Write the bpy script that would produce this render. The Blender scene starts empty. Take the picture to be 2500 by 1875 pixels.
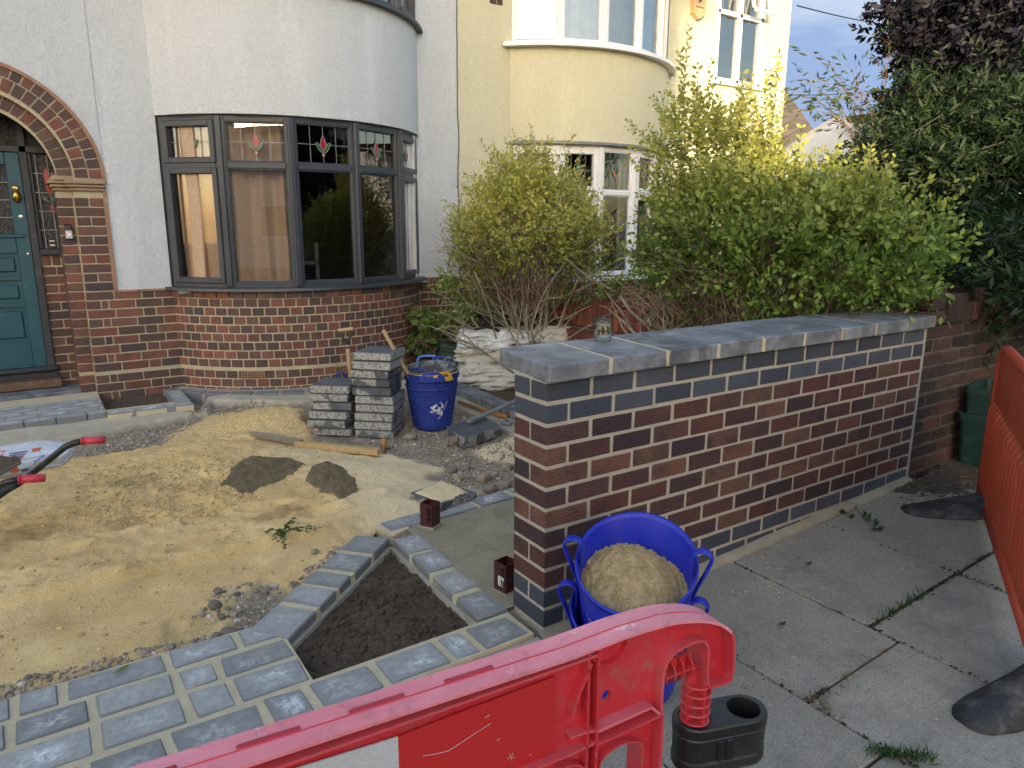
import bpy, math, random
import numpy as np
from mathutils import Vector, Matrix, noise
from mathutils.geometry import tessellate_polygon
random.seed(7); rng=np.random.default_rng(7)
R=math.radians; PI=math.pi
S=bpy.context.scene; COL=S.collection
# ---------------------------------------------------------------- camera
CAM=Vector((-1.538,-2.066,1.572))
CM=Matrix(((0.8320,0.1180,-0.5430),(-0.5550,0.1840,-0.8110),(0.0040,0.9760,0.2180)))
_q=(Matrix.Rotation(-0.590,3,'Z')@Matrix.Rotation(1.351,3,'X')@Matrix.Rotation(0.0043,3,'Z'))
CM=_q
cd=bpy.data.cameras.new('camera'); cam=bpy.data.objects.new('camera',cd); COL.objects.link(cam)
cam.matrix_world=Matrix.Translation(CAM)@CM.to_4x4()
cd.sensor_width=36; cd.lens=1748.06/2500*36; cd.clip_start=0.05; cd.clip_end=2000
S.camera=cam
# ---------------------------------------------------------------- sky and sun
SUN_EL=R(8.5); SUN_DIR=Vector((-.67,-.74,0)).normalized()   # horizontal direction TO the sun
w=bpy.data.worlds.new('World'); S.world=w; w.use_nodes=True
nt=w.node_tree; nt.nodes.clear()
o=nt.nodes.new('ShaderNodeOutputWorld'); bg=nt.nodes.new('ShaderNodeBackground'); sk=nt.nodes.new('ShaderNodeTexSky')
sk.sky_type='NISHITA'; sk.sun_disc=False; sk.sun_elevation=SUN_EL
sk.sun_rotation=math.atan2(SUN_DIR.x,SUN_DIR.y)
sk.air_density=1.0; sk.dust_density=2.0; sk.ozone_density=1.1
tc=nt.nodes.new('ShaderNodeTexCoord'); mp=nt.nodes.new('ShaderNodeMapping'); mp.inputs['Scale'].default_value=(1.2,1.2,5.5)
nz=nt.nodes.new('ShaderNodeTexNoise'); nz.inputs['Scale'].default_value=2.2; nz.inputs['Detail'].default_value=6; nz.inputs['Distortion'].default_value=.6
rp=nt.nodes.new('ShaderNodeValToRGB'); rp.color_ramp.elements[0].position=.40; rp.color_ramp.elements[1].position=.68
rp.color_ramp.elements[0].color=(0,0,0,1); rp.color_ramp.elements[1].color=(1,1,1,1)
mx=nt.nodes.new('ShaderNodeMix'); mx.data_type='RGBA'
# thin veil of cloud: bluer and darker on the side of the sky away from the sun
dt_=nt.nodes.new('ShaderNodeVectorMath'); dt_.operation='DOT_PRODUCT'; dt_.inputs[1].default_value=(-SUN_DIR.x*.985,-SUN_DIR.y*.985,.17)
r2=nt.nodes.new('ShaderNodeValToRGB'); r2.color_ramp.elements[0].position=.45; r2.color_ramp.elements[0].color=(.12,.12,.12,1); r2.color_ramp.elements[1].position=.85; r2.color_ramp.elements[1].color=(.97,.97,.97,1)
c2=nt.nodes.new('ShaderNodeMix'); c2.data_type='RGBA'; c2.inputs[6].default_value=(.40,.57,.96,1); c2.inputs[7].default_value=(1.05,1.15,1.30,1)
nt.links.new(tc.outputs['Generated'],dt_.inputs[0]); nt.links.new(dt_.outputs['Value'],r2.inputs[0])
nt.links.new(tc.outputs['Generated'],mp.inputs[0]); nt.links.new(mp.outputs[0],nz.inputs['Vector']); nt.links.new(nz.outputs[0],rp.inputs[0]); nt.links.new(rp.outputs[0],c2.inputs[0])
nt.links.new(r2.outputs[0],mx.inputs[0]); nt.links.new(sk.outputs[0],mx.inputs[6]); nt.links.new(c2.outputs[2],mx.inputs[7]); nt.links.new(mx.outputs[2],bg.inputs[0])
bg.inputs[1].default_value=0.15; nt.links.new(bg.outputs[0],o.inputs[0])
sl=bpy.data.lights.new('sun','SUN'); sl.energy=2.1; sl.angle=R(.6); sl.color=(1,.78,.50)
so=bpy.data.objects.new('sun',sl); COL.objects.link(so)
sd=Vector((SUN_DIR.x*math.cos(SUN_EL),SUN_DIR.y*math.cos(SUN_EL),math.sin(SUN_EL)))
so.rotation_euler=sd.to_track_quat('Z','Y').to_euler(); so.location=(0,-10,20)
S.view_settings.view_transform='Standard'; S.view_settings.look='None'; S.view_settings.exposure=2.32; S.view_settings.gamma=1
# ---------------------------------------------------------------- measuring helpers
KK=2500/2212
def ray(x,y,s=KK): return CM@Vector(((x*s-1250)/1748.06,-(y*s-937.5)/1748.06,-1))
def onz(x,y,z=0,s=KK): d=ray(x,y,s); return CAM+d*((z-CAM.z)/d.z)
def ony(x,y,Y,s=KK): d=ray(x,y,s); return CAM+d*((Y-CAM.y)/d.y)
def onx(x,y,X,s=KK): d=ray(x,y,s); return CAM+d*((X-CAM.x)/d.x)
# ---------------------------------------------------------------- materials
class NT:
    def __init__(s,name):
        s.m=bpy.data.materials.new(name); s.m.use_nodes=True; s.t=s.m.node_tree; s.t.nodes.clear()
        s.out=s.t.nodes.new('ShaderNodeOutputMaterial'); s.b=s.t.nodes.new('ShaderNodeBsdfPrincipled')
        s.t.links.new(s.b.outputs[0],s.out.inputs[0]); s.co=None
    def n(s,ty): return s.t.nodes.new('ShaderNode'+ty)
    def L(s,a,b):
        s.t.links.new(a,b)
    def setv(s,inp,v):
        if hasattr(v,'is_output') or isinstance(v,bpy.types.NodeSocket): s.L(v,inp)
        elif isinstance(v,(tuple,list)) and len(v)==3 and inp.type=='RGBA': inp.default_value=(*v,1)
        else: inp.default_value=v
    def coord(s,kind='Object',scale=None,rot=None):
        if s.co is None: s.co=s.n('TexCoord')
        c=s.co.outputs[kind]
        if scale or rot:
            m=s.n('Mapping'); s.L(c,m.inputs[0])
            if scale: m.inputs['Scale'].default_value=scale
            if rot: m.inputs['Rotation'].default_value=rot
            c=m.outputs[0]
        return c
    def noise(s,scale,detail=4,rough=.55,dist=0,co=None):
        q=s.n('TexNoise'); q.inputs['Scale'].default_value=scale; q.inputs['Detail'].default_value=detail
        q.inputs['Roughness'].default_value=rough; q.inputs['Distortion'].default_value=dist
        s.L(co or s.coord(),q.inputs['Vector']); return q.outputs[0]
    def vor(s,scale,co=None,out='Distance',feature='F1'):
        q=s.n('TexVoronoi'); q.feature=feature; q.inputs['Scale'].default_value=scale; s.L(co or s.coord(),q.inputs['Vector']); return q.outputs[out]
    def ramp(s,f,stops,interp='LINEAR'):
        q=s.n('ValToRGB'); q.color_ramp.interpolation=interp; e=q.color_ramp.elements
        while len(e)<len(stops): e.new(.5)
        for i,(p,c) in enumerate(stops):
            e[i].position=p; e[i].color=(*c,1) if isinstance(c,(tuple,list)) else (c,c,c,1)
        s.L(f,q.inputs[0]); return q.outputs[0]
    def mix(s,f,a,b,mode='MIX'):
        q=s.n('Mix'); q.data_type='RGBA'; q.blend_type=mode; s.setv(q.inputs[0],f); s.setv(q.inputs[6],a); s.setv(q.inputs[7],b); return q.outputs[2]
    def math(s,op,a,b=0,clamp=False):
        q=s.n('Math'); q.operation=op; q.use_clamp=clamp; s.setv(q.inputs[0],a); s.setv(q.inputs[1],b); return q.outputs[0]
    def attr(s,name,out='Fac'):
        q=s.n('Attribute'); q.attribute_name=name; return q.outputs[out]
    def sep(s,v):
        q=s.n('SeparateXYZ'); s.L(v,q.inputs[0]); return q.outputs
    def bump(s,h,strength=.5,dist=.01):
        q=s.n('Bump'); q.inputs['Strength'].default_value=strength; q.inputs['Distance'].default_value=dist
        s.L(h,q.inputs['Height'])
        if s.b.inputs['Normal'].is_linked: s.L(s.b.inputs['Normal'].links[0].from_socket,q.inputs['Normal'])
        s.L(q.outputs[0],s.b.inputs['Normal'])
    def fin(s,col,rough=.8,spec=.5,metal=0):
        s.setv(s.b.inputs['Base Color'],col); s.setv(s.b.inputs['Roughness'],rough)
        s.b.inputs['Specular IOR Level'].default_value=spec; s.b.inputs['Metallic'].default_value=metal
        return s.m
def simple(name,col,rough=.6,var=.25,scale=8,bs=.3,bscale=60,bd=.003,spec=.5,metal=0,dirt=None,dscale=5,dlo=.55,dhi=.75):
    s=NT(name); c2=tuple(x*(1-var) for x in col); c=s.mix(s.ramp(s.noise(scale,5),[(.3,0),(.7,1)]),c2,col)
    if dirt: c=s.mix(s.ramp(s.noise(dscale,6,.65),[(dlo,0),(dhi,1)]),c,dirt)
    if bs: s.bump(s.noise(bscale,4),bs,bd)
    return s.fin(c,rough,spec,metal)
MT={}
def rendermat(name,col,seed=0):
    s=NT(name)
    big=s.noise(.7,4); c=s.mix(s.ramp(big,[(.35,0),(.7,1)]),tuple(x*.93 for x in col),col)
    st=s.noise(1.3,6,.7,co=s.coord(scale=(1.6,1.6,.35))); c=s.mix(s.ramp(st,[(.52,0),(.72,.7)]),c,tuple(min(1,x*1.16) for x in col)); c=s.mix(s.ramp(s.noise(2.0,8,.75,.4,co=s.coord(scale=(2.5,2.5,.5))),[(.54,0),(.70,.35)]),c,tuple(x*.78 for x in col))
    sp=s.noise(3,8,.75); c=s.mix(s.ramp(sp,[(.70,0),(.76,.5)]),c,tuple(x*.72 for x in col))
    s.bump(s.noise(50,6,.7),.9,.02); c=s.mix(.5,c,s.mix(s.ramp(s.noise(50,6,.7),[(.35,0),(.6,1)]),(.80,.80,.80),(1.06,1.06,1.06)),'MULTIPLY'); s.bump(s.noise(9,3),.25,.02)
    return s.fin(c,.9,.2)
MT['render_white']=rendermat('render_white',(.62,.635,.66))
MT['render_yellow']=rendermat('render_yellow',(.69,.655,.47))
def brickmat(name,stops,flash=(.05,.03,.035),tex=(30,30,200),rough=.85,bs=.8,bd=.004,dust=(.4,.36,.3),dustlo=.66,moss=None):
    s=NT(name); r=s.attr('rnd'); c=s.ramp(r,stops)
    n1=s.noise(9,4); c=s.mix(s.ramp(n1,[(.45,0),(.72,.75)]),c,flash)
    n2=s.noise(1,5,.75,co=s.coord(scale=tuple(q*1.4+20 for q in tex))); c=s.mix(.5,c,s.mix(s.ramp(n2,[(.3,0),(.7,1)]),(.18,.18,.18),(1.95,1.9,1.85)),'MULTIPLY')
    c=s.mix(s.ramp(s.noise(26,8,.8),[(dustlo,0),(dustlo+.1,.6)]),c,dust)
    if moss: c=s.mix(s.ramp(s.noise(3.5,8,.75),[(.52,0),(.68,.9)]),c,moss)
    s.bump(s.noise(1,5,.6,co=s.coord(scale=tex)),bs,bd)
    return s.fin(c,rough,.3)
BR=[(0,(.045,.03,.035)),(.25,(.10,.04,.034)),(.55,(.15,.05,.036)),(.8,(.19,.072,.045)),(1,(.13,.075,.05))]
MT['brick_new']=brickmat('brick_new',[(0,(.045,.030,.035)),(.2,(.075,.038,.036)),(.45,(.125,.047,.034)),(.65,(.085,.045,.042)),(.85,(.17,.078,.055)),(1,(.13,.075,.052))],flash=(.045,.030,.038),tex=(30,30,150),bs=1,bd=.014,dust=(.40,.35,.28),dustlo=.615)
MT['brick_blue']=brickmat('brick_blue',[(0,(.035,.042,.06)),(1,(.07,.08,.105))],flash=(.05,.05,.065),tex=(60,60,60),rough=.5,bs=.2,bd=.002,dust=(.35,.34,.32),dustlo=.70)
MT['brick_house']=brickmat('brick_house',[(0,(.06,.047,.05)),(.3,(.11,.06,.05)),(.45,(.085,.056,.052)),(.62,(.16,.062,.048)),(.85,(.20,.082,.06)),(1,(.13,.08,.06))],flash=(.075,.05,.044),tex=(60,60,60),bs=.5,dustlo=.68)
MT['brick_old']=brickmat('brick_old',[(0,(.03,.023,.021)),(.5,(.06,.033,.027)),(1,(.11,.048,.038))],flash=(.03,.025,.02),tex=(40,40,40),bs=1,bd=.008,dust=(.28,.25,.22),dustlo=.60,moss=(.035,.033,.022))
MT['brick_red']=brickmat('brick_red',[(0,(.10,.035,.028)),(.5,(.20,.06,.038)),(.9,(.26,.085,.045)),(1,(.3,.13,.06))],flash=(.08,.035,.03),tex=(50,50,50),bs=.6,dustlo=.72)
def mortarmat(name,col,b=.5):
    s=NT(name); c=s.mix(s.ramp(s.noise(14,6),[(.3,0),(.7,1)]),tuple(x*.8 for x in col),col)
    c=s.mix(s.ramp(s.noise(180,3),[(.35,0),(.7,.4)]),c,tuple(x*.6 for x in col))
    s.bump(s.noise(150,5,.7),b,.006); s.bump(s.noise(22,4),b,.008); return s.fin(c,.95,.2)
MT['mortar_new']=mortarmat('mortar_new',(.46,.405,.32))
MT['mortar_house']=mortarmat('mortar_house',(.50,.43,.29))
MT['mortar_old']=mortarmat('mortar_old',(.15,.13,.11),1)
MT['mortar_joint']=mortarmat('mortar_joint',(.60,.50,.335))
MT['haunch']=mortarmat('haunch',(.42,.37,.29),.35)
MT['concrete_damp']=None
s=NT('concrete_damp'); c=s.mix(s.ramp(s.noise(3.5,6,.6,1.5),[(.35,0),(.65,1)]),(.22,.188,.125),(.31,.265,.185))
c=s.mix(s.ramp(s.noise(5,8,.7,1),[(.56,0),(.64,.6)]),c,(.33,.27,.14)); s.bump(s.noise(6,6,.6,1.2),.6,.02); s.bump(s.noise(120,4),.3,.003)
MT['concrete_damp']=s.fin(c,s.ramp(s.noise(4,4),[(.3,.35),(.7,.7)]),.4)
# coping slabs: blue-grey with a pale bloom on the top
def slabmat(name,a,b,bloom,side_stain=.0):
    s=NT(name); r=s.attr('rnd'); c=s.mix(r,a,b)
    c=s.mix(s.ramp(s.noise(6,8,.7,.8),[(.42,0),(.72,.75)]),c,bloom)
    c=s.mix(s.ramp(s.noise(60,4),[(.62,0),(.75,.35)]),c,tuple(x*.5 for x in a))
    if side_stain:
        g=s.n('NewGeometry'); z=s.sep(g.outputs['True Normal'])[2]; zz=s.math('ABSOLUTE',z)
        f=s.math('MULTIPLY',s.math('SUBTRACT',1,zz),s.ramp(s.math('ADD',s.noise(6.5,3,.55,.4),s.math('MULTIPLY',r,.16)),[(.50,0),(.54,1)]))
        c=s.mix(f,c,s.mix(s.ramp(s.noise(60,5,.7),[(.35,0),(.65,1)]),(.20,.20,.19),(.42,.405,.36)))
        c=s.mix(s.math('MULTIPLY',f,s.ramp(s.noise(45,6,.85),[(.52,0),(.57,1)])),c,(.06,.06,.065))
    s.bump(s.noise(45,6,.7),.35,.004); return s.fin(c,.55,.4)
MT['slab_blue']=slabmat('slab_blue',(.075,.079,.09),(.135,.139,.15),(.36,.37,.40))
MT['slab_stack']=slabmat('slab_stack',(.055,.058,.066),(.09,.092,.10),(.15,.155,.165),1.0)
# paving setts with chalky white bloom in the middle of each (uses the UV of each block)
s=NT('sett'); uv=s.n('UVMap'); u=s.sep(uv.outputs[0])
du=s.math('MULTIPLY',s.math('ABSOLUTE',s.math('SUBTRACT',u[0],.5)),2); dv=s.math('MULTIPLY',s.math('ABSOLUTE',s.math('SUBTRACT',u[1],.5)),2)
d=s.math('MAXIMUM',du,dv); d=s.math('ADD',d,s.math('MULTIPLY',s.math('SUBTRACT',s.noise(14,6,.7),.5),1.5))
r=s.attr('rnd'); c=s.mix(r,(.225,.215,.205),(.38,.365,.34))
c=s.mix(s.ramp(s.noise(30,6,.7),[(.35,0),(.7,.5)]),c,(.13,.138,.152))
f=s.math('MULTIPLY',s.ramp(d,[(.25,.95),(.8,0)]),s.ramp(s.noise(34,7,.75,.6),[(.42,0),(.58,1)]))
f=s.math('MULTIPLY',f,s.ramp(s.noise(5,2),[(.38,.1),(.6,1)])); f=s.math('MULTIPLY',f,s.ramp(s.math('FRACT',s.math('MULTIPLY',r,7.3)),[(.1,.35),(.8,1)])); c=s.mix(s.ramp(s.noise(9,9,.8,.5),[(.56,0),(.66,.6)]),c,(.42,.36,.26))
c=s.mix(s.ramp(s.math('MAXIMUM',du,dv),[(.86,0),(.99,.55)]),c,(.10,.105,.12)); c=s.mix(f,c,(.75,.75,.76)); c=s.mix(s.ramp(s.noise(4,7,.7),[(.66,0),(.72,.6)]),c,(.45,.33,.15))
c=s.mix(s.ramp(s.vor(95),[(.02,.8),(.10,0)]),c,(.05,.05,.055))
s.bump(s.noise(70,5,.7),.5,.006); s.bump(s.noise(14,3),.35,.01); MT['sett']=s.fin(c,.8,.3)
# pavement flags
s=NT('flagstone'); r=s.attr('rnd'); c=s.mix(r,(.275,.232,.175),(.375,.322,.25))
c=s.mix(s.ramp(s.noise(1.6,6,.65),[(.35,0),(.7,.7)]),c,(.235,.215,.185)); c=s.mix(s.ramp(s.noise(150,5,.85),[(.52,0),(.62,.65)]),c,(.50,.48,.44)); c=s.mix(s.ramp(s.noise(130,5,.85,co=s.coord(scale=(1,1,1.01))),[(.40,.75),(.47,0)]),c,(.09,.085,.075))
c=s.mix(s.ramp(s.noise(7,9,.8),[(.60,0),(.70,.5)]),c,(.30,.28,.235)); c=s.mix(s.ramp(s.vor(26),[(.04,.7),(.10,0)]),c,(.05,.047,.04))
c=s.mix(s.ramp(s.noise(11,9,.8,co=s.coord(scale=(1,1.7,1))),[(.63,0),(.70,.75)]),c,(.09,.08,.06)); c=s.mix(s.ramp(s.noise(2.2,9,.78),[(.47,0),(.66,.75)]),c,(.17,.155,.13)); c=s.mix(s.ramp(s.noise(9,9,.85,1),[(.58,0),(.64,.45)]),c,(.10,.09,.07)); c=s.mix(s.ramp(s.vor(7),[(.03,.6),(.06,0)]),c,(.5,.47,.36))
s.bump(s.noise(240,5,.8),.7,.004); s.bump(s.noise(6,4),.3,.02); MT['flagstone']=s.fin(c,.88,.25)
# garden ground: painted by mask attributes (what lies where: sand, orange gravel, rubble, haunching)
s=NT('site_ground'); sa=s.attr('sand'); og=s.attr('orange'); ha=s.attr('haunch'); dk=s.attr('damp')  # damp mask holds stains and painted relief shade
base=s.mix(s.ramp(s.noise(5,7,.7),[(.35,0),(.65,1)]),(.21,.17,.125),(.34,.285,.22))
st=s.vor(75,out='Color'); stc=s.sep(st)[0]; base=s.mix(.5,base,s.ramp(stc,[(0,(.4,.38,.36)),(.4,(.8,.75,.68)),(.8,(1.25,1.15,1.0)),(1,(2.2,2.1,2.0))]),'MULTIPLY')
sand=s.mix(s.ramp(s.noise(2.5,7,.65,.5),[(.35,0),(.68,1)]),(.58,.37,.15),(.80,.565,.265))
sand=s.mix(s.ramp(s.noise(1.5,9,.75,1.0),[(.50,0),(.62,.6)]),sand,(.46,.30,.13))
sand=s.mix(s.ramp(s.noise(160,5,.85),[(.50,0),(.60,.35)]),sand,(.86,.68,.40)); sand=s.mix(s.ramp(s.noise(42,8,.8,.4,co=s.coord(scale=(.6,1.2,1))),[(.56,0),(.64,.7)]),sand,(.34,.225,.095))
gr=s.attr('gritty'); sand=s.mix(s.math('MULTIPLY',gr,.75),sand,s.mix(s.ramp(s.noise(210,4,.8),[(.4,0),(.6,1)]),(.56,.42,.24),(.86,.73,.50)))
ora=s.mix(s.ramp(s.noise(60,6,.75),[(.4,0),(.62,1)]),(.48,.30,.11),(.78,.59,.32))
c=s.mix(sa,base,sand); c=s.mix(og,c,ora); c=s.mix(ha,c,s.mix(s.ramp(s.noise(4,7,.6,.5),[(.3,0),(.7,1)]),(.40,.34,.25),(.52,.46,.36))); c=s.mix(dk,c,(.30,.19,.085))
s.bump(s.noise(110,6,.8),.7,.010); s.bump(s.vor(85,feature='SMOOTH_F1'),.35,.01); MT['site_ground']=s.fin(c,.95,.15)
s=NT('soil'); c=s.mix(s.ramp(s.noise(40,7,.75),[(.35,0),(.65,1)]),(.085,.060,.040),(.18,.132,.092)); c=s.mix(s.ramp(s.noise(300,2),[(.74,0),(.76,1)]),c,(.5,.48,.42))
s.bump(s.noise(60,7,.8),1,.02); s.bump(s.vor(110),.5,.01); MT['soil']=s.fin(c,.95,.15)
s=NT('mortar_wet'); c=s.mix(s.ramp(s.noise(18,7,.75),[(.35,0),(.65,1)]),(.20,.15,.08),(.37,.28,.16)); s.bump(s.noise(30,9,.85),1,.05); MT['mortar_wet']=s.fin(c,.7,.35)
s=NT('tub_sand'); c=s.mix(s.ramp(s.noise(30,7,.75),[(.35,0),(.65,1)]),(.46,.31,.14),(.76,.56,.30)); s.bump(s.noise(60,8,.8),1,.02); s.bump(s.vor(70),.6,.012); MT['tub_sand']=s.fin(c,.95,.15)
s=NT('sand_clod'); r=s.attr('rnd'); c=s.ramp(r,[(0,(.38,.24,.09)),(.5,(.56,.39,.17)),(1,(.66,.48,.23))]); s.bump(s.noise(200,4,.8),.6,.004); MT['sand_clod']=s.fin(c,.95,.15)
s=NT('asphalt'); c=s.mix(s.noise(200,3),(.035,.035,.036),(.07,.07,.07)); s.bump(s.noise(200,3),.5,.005); MT['asphalt']=s.fin(c,.9,.3)
s=NT('earth'); c=s.mix(s.ramp(s.noise(3,8,.7),[(.35,0),(.65,1)]),(.055,.045,.03),(.10,.08,.055)); s.bump(s.noise(25,8,.8),1,.03); MT['earth']=s.fin(c,.95,.15)
s=NT('gravel_stone'); r=s.attr('rnd'); c=s.ramp(r,[(0,(.12,.105,.09)),(.3,(.24,.19,.14)),(.6,(.36,.29,.21)),(.75,(.33,.22,.16)),(.90,(.45,.40,.33)),(1,(.62,.58,.5))]); c=s.mix(s.ramp(s.noise(50,5),[(.35,0),(.7,.5)]),c,(.16,.13,.10)); s.bump(s.noise(60,5),.6,.006); MT['gravel_stone']=s.fin(c,.85,.3)
# plastics, metals
s=NT('blue_plastic'); c=s.mix(s.ramp(s.noise(5,6,.6),[(.4,0),(.7,.5)]),(.008,.018,.34),(.014,.03,.44)); c=s.mix(s.ramp(s.noise(17,9,.8,1),[(.58,0),(.68,.45)]),c,(.16,.17,.30)); c=s.mix(s.ramp(s.noise(30,9,.85,2,co=s.coord(scale=(1,1,.25))),[(.64,0),(.68,.4)]),c,(.25,.24,.3)); s.bump(s.noise(9,3),.08,.01); s.bump(s.noise(200,3),.08,.001); MT['blue_plastic']=s.fin(c,s.ramp(s.noise(12,6),[(.3,.30),(.7,.5)]),.5)
s=NT('blue_plastic_used'); c=s.mix(s.ramp(s.noise(4,5),[(.3,0),(.7,1)]),(.008,.02,.20),(.015,.04,.30)); 
sc=s.noise(20,8,.8,2,co=s.coord(scale=(1,1,2.5))); c=s.mix(s.ramp(sc,[(.55,0),(.62,.5)]),c,(.22,.27,.42)); 
wv=s.ramp(s.vor(14,co=s.coord(scale=(1,1,2.3)),feature='DISTANCE_TO_EDGE'),[(.0,.45),(.02,0)]); c=s.mix(wv,c,(.18,.24,.42)); MT['blue_plastic_used']=s.fin(c,.55,.4)
MT['blue_light']=simple('blue_light',(.09,.20,.52),.5,dirt=(.3,.33,.4),dscale=12)
MT['yellow_plastic']=simple('yellow_plastic',(.72,.45,.05),.5,dirt=(.3,.25,.15),dscale=20)
MT['grey_tub']=simple('grey_tub',(.055,.06,.07),.7,dirt=(.22,.22,.22),dscale=14,dlo=.45,dhi=.6)
s=NT('barrier_red'); g=s.n('NewGeometry'); c=s.mix(s.ramp(s.noise(5,5),[(.3,0),(.7,1)]),(.46,.018,.03),(.54,.03,.045))
fade=s.attr('fade'); c=s.mix(s.math('MULTIPLY',fade,s.ramp(s.noise(7,7,.7,co=s.coord(scale=(.35,1,1))),[(.2,.35),(.6,1)])),c,(.72,.26,.31))
c=s.mix(s.ramp(s.noise(13,9,.82,1.5),[(.52,0),(.64,.55)]),c,(.27,.11,.09)); c=s.mix(s.ramp(s.noise(9,9,.9,2.5,co=s.coord(scale=(.5,1,4))),[(.60,0),(.63,.5)]),c,(.62,.30,.30)); c=s.mix(s.ramp(s.noise(5,8,.8),[(.56,0),(.70,.45)]),c,(.33,.19,.16)); c=s.mix(s.math('MULTIPLY',fade,s.ramp(s.noise(11,7,.75,.5),[(.60,0),(.70,.8)])),c,(.85,.68,.70)); c=s.mix(s.ramp(s.noise(40,9,.85,3),[(.66,0),(.69,.6)]),c,(.75,.45,.42))
s.bump(s.noise(7,3),.05,.01); s.bump(s.noise(160,4),.12,.001); MT['barrier_red']=s.fin(c,s.ramp(s.noise(14,6),[(.3,.34),(.7,.55)]),.45)
s=NT('sheet_red'); c=s.mix(s.noise(500,1),(.40,.008,.012),(.50,.02,.022)); c=s.mix(s.ramp(s.noise(30,9,.8,4),[(.66,0),(.68,.5)]),c,(.62,.2,.16)); s.bump(s.vor(320),.15,.001); MT['sheet_red']=s.fin(c,.35,.6)
s=NT('sheet_white'); hx=s.vor(210,feature='DISTANCE_TO_EDGE'); c=s.mix(s.ramp(hx,[(.0,1),(.12,0)]),(.42,.42,.44),(.52,.52,.54)); c=s.mix(s.ramp(s.noise(22,7,.8),[(.62,0),(.7,.7)]),c,(.20,.19,.18)); MT['sheet_white']=s.fin(c,.4,.6)
s=NT('barrier_orange'); c=s.mix(s.ramp(s.noise(4,5),[(.3,0),(.7,1)]),(.36,.045,.016),(.50,.075,.028)); c=s.mix(s.ramp(s.noise(10,9,.85,1),[(.52,0),(.66,.65)]),c,(.22,.08,.05)); MT['barrier_orange']=s.fin(c,.45,.45)
MT['rubber']=simple('rubber',(.010,.0105,.012),.42,dirt=(.03,.029,.027),dscale=9,dlo=.5,dhi=.75)
MT['rubber_dusty']=simple('rubber_dusty',(.02,.02,.022),.6,bs=.8,bscale=30,bd=.01,dirt=(.10,.092,.08),dscale=8,dlo=.48,dhi=.64)
MT['post_brown']=simple('post_brown',(.055,.012,.013),.4,dirt=(.25,.2,.18),dscale=30,dlo=.64,dhi=.72,spec=.5)
MT['black_paint']=simple('black_paint',(.013,.012,.012),.35,dirt=(.08,.07,.055),dscale=18)
MT['grip_red']=simple('grip_red',(.55,.03,.06),.45,dirt=(.55,.25,.25),dscale=20)
MT['tray']=simple('tray',(.10,.082,.065),.8,dirt=(.12,.10,.08),dscale=20)
MT['green_plastic']=simple('green_plastic',(.008,.036,.030),.5,dirt=(.05,.07,.06),dscale=8)
MT['green_plastic_dark']=simple('green_plastic_dark',(.012,.033,.027),.6,dirt=(.05,.06,.05),dscale=8)
s=NT('bag_white'); c=s.mix(s.ramp(s.noise(4,6,.7),[(.35,0),(.65,1)]),(.50,.51,.52),(.72,.74,.77)); c=s.mix(s.ramp(s.noise(7,8,.8),[(.58,0),(.7,.6)]),c,(.25,.22,.18)); s.bump(s.noise(5,5,.6,2.5),.9,.05); s.bump(s.noise(18,4,.6,2),.5,.02); MT['bag_white']=s.fin(c,.6,.35)
MT['bag_dirty']=simple('bag_dirty',(.50,.48,.43),.75,bs=.7,bscale=10,bd=.03,dirt=(.2,.18,.14),dscale=6)
MT['bag_black']=simple('bag_black',(.02,.021,.023),.45,bs=.6,bscale=9,bd=.03)
s=NT('cement_bag'); c=s.mix(s.ramp(s.noise(6,5),[(.3,0),(.7,1)]),(.50,.50,.54),(.62,.62,.66)); s.bump(s.noise(14,5,.6,1),.7,.02); MT['cement_bag']=s.fin(c,.5,.4)
MT['bag_orange']=simple('bag_orange',(.62,.13,.035),.5); MT['bag_ink']=simple('bag_ink',(.12,.13,.25),.5)
def woodmat(name,a,b,sc=(4,4,60),rough=.7,dirt=(.45,.43,.40)):
    s=NT(name); c=s.mix(s.ramp(s.noise(1,5,.6,.6,co=s.coord('Generated',scale=sc)),[(.3,0),(.7,1)]),a,b); c=s.mix(s.ramp(s.noise(12,7,.75),[(.60,0),(.70,.6)]),c,dirt); s.bump(s.noise(1,4,co=s.coord('Generated',scale=sc)),.3,.002); return s.fin(c,rough,.3)
MT['timber']=woodmat('timber',(.34,.21,.09),(.50,.35,.17),(3,40,3)); MT['timber_grey']=woodmat('timber_grey',(.14,.11,.08),(.26,.21,.15),(3,40,3))
MT['handle_wood']=woodmat('handle_wood',(.30,.18,.09),(.44,.30,.17)); MT['handle_orange']=woodmat('handle_orange',(.30,.13,.045),(.42,.20,.08)); MT['wood_step']=woodmat('wood_step',(.10,.055,.03),(.17,.10,.055),(20,3,3))
MT['aluminium']=simple('aluminium',(.34,.35,.36),.45,dirt=(.14,.13,.12),dscale=25,metal=.6); MT['steel']=simple('steel',(.22,.21,.20),.5,dirt=(.12,.09,.07),dscale=20,metal=.7)
MT['brass']=simple('brass',(.75,.48,.12),.25,var=.1,metal=1); MT['chrome']=simple('chrome',(.6,.58,.55),.25,metal=1)
s=NT('anthracite'); c=s.mix(s.ramp(s.noise(3,4),[(.3,0),(.7,1)]),(.030,.034,.045),(.042,.047,.060)); s.bump(s.noise(1,4,co=s.coord(scale=(160,160,8))),.12,.001); MT['anthracite']=s.fin(c,.42,.5)
MT['door_frame']=simple('door_frame',(.035,.034,.042),.5,dirt=(.09,.085,.08),dscale=14)
MT['teal_paint']=simple('teal_paint',(.012,.075,.10),.42,var=.15,dirt=(.03,.11,.13),dscale=6)
MT['upvc']=simple('upvc',(.74,.75,.77),.3,var=.05,bs=.05)
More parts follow.
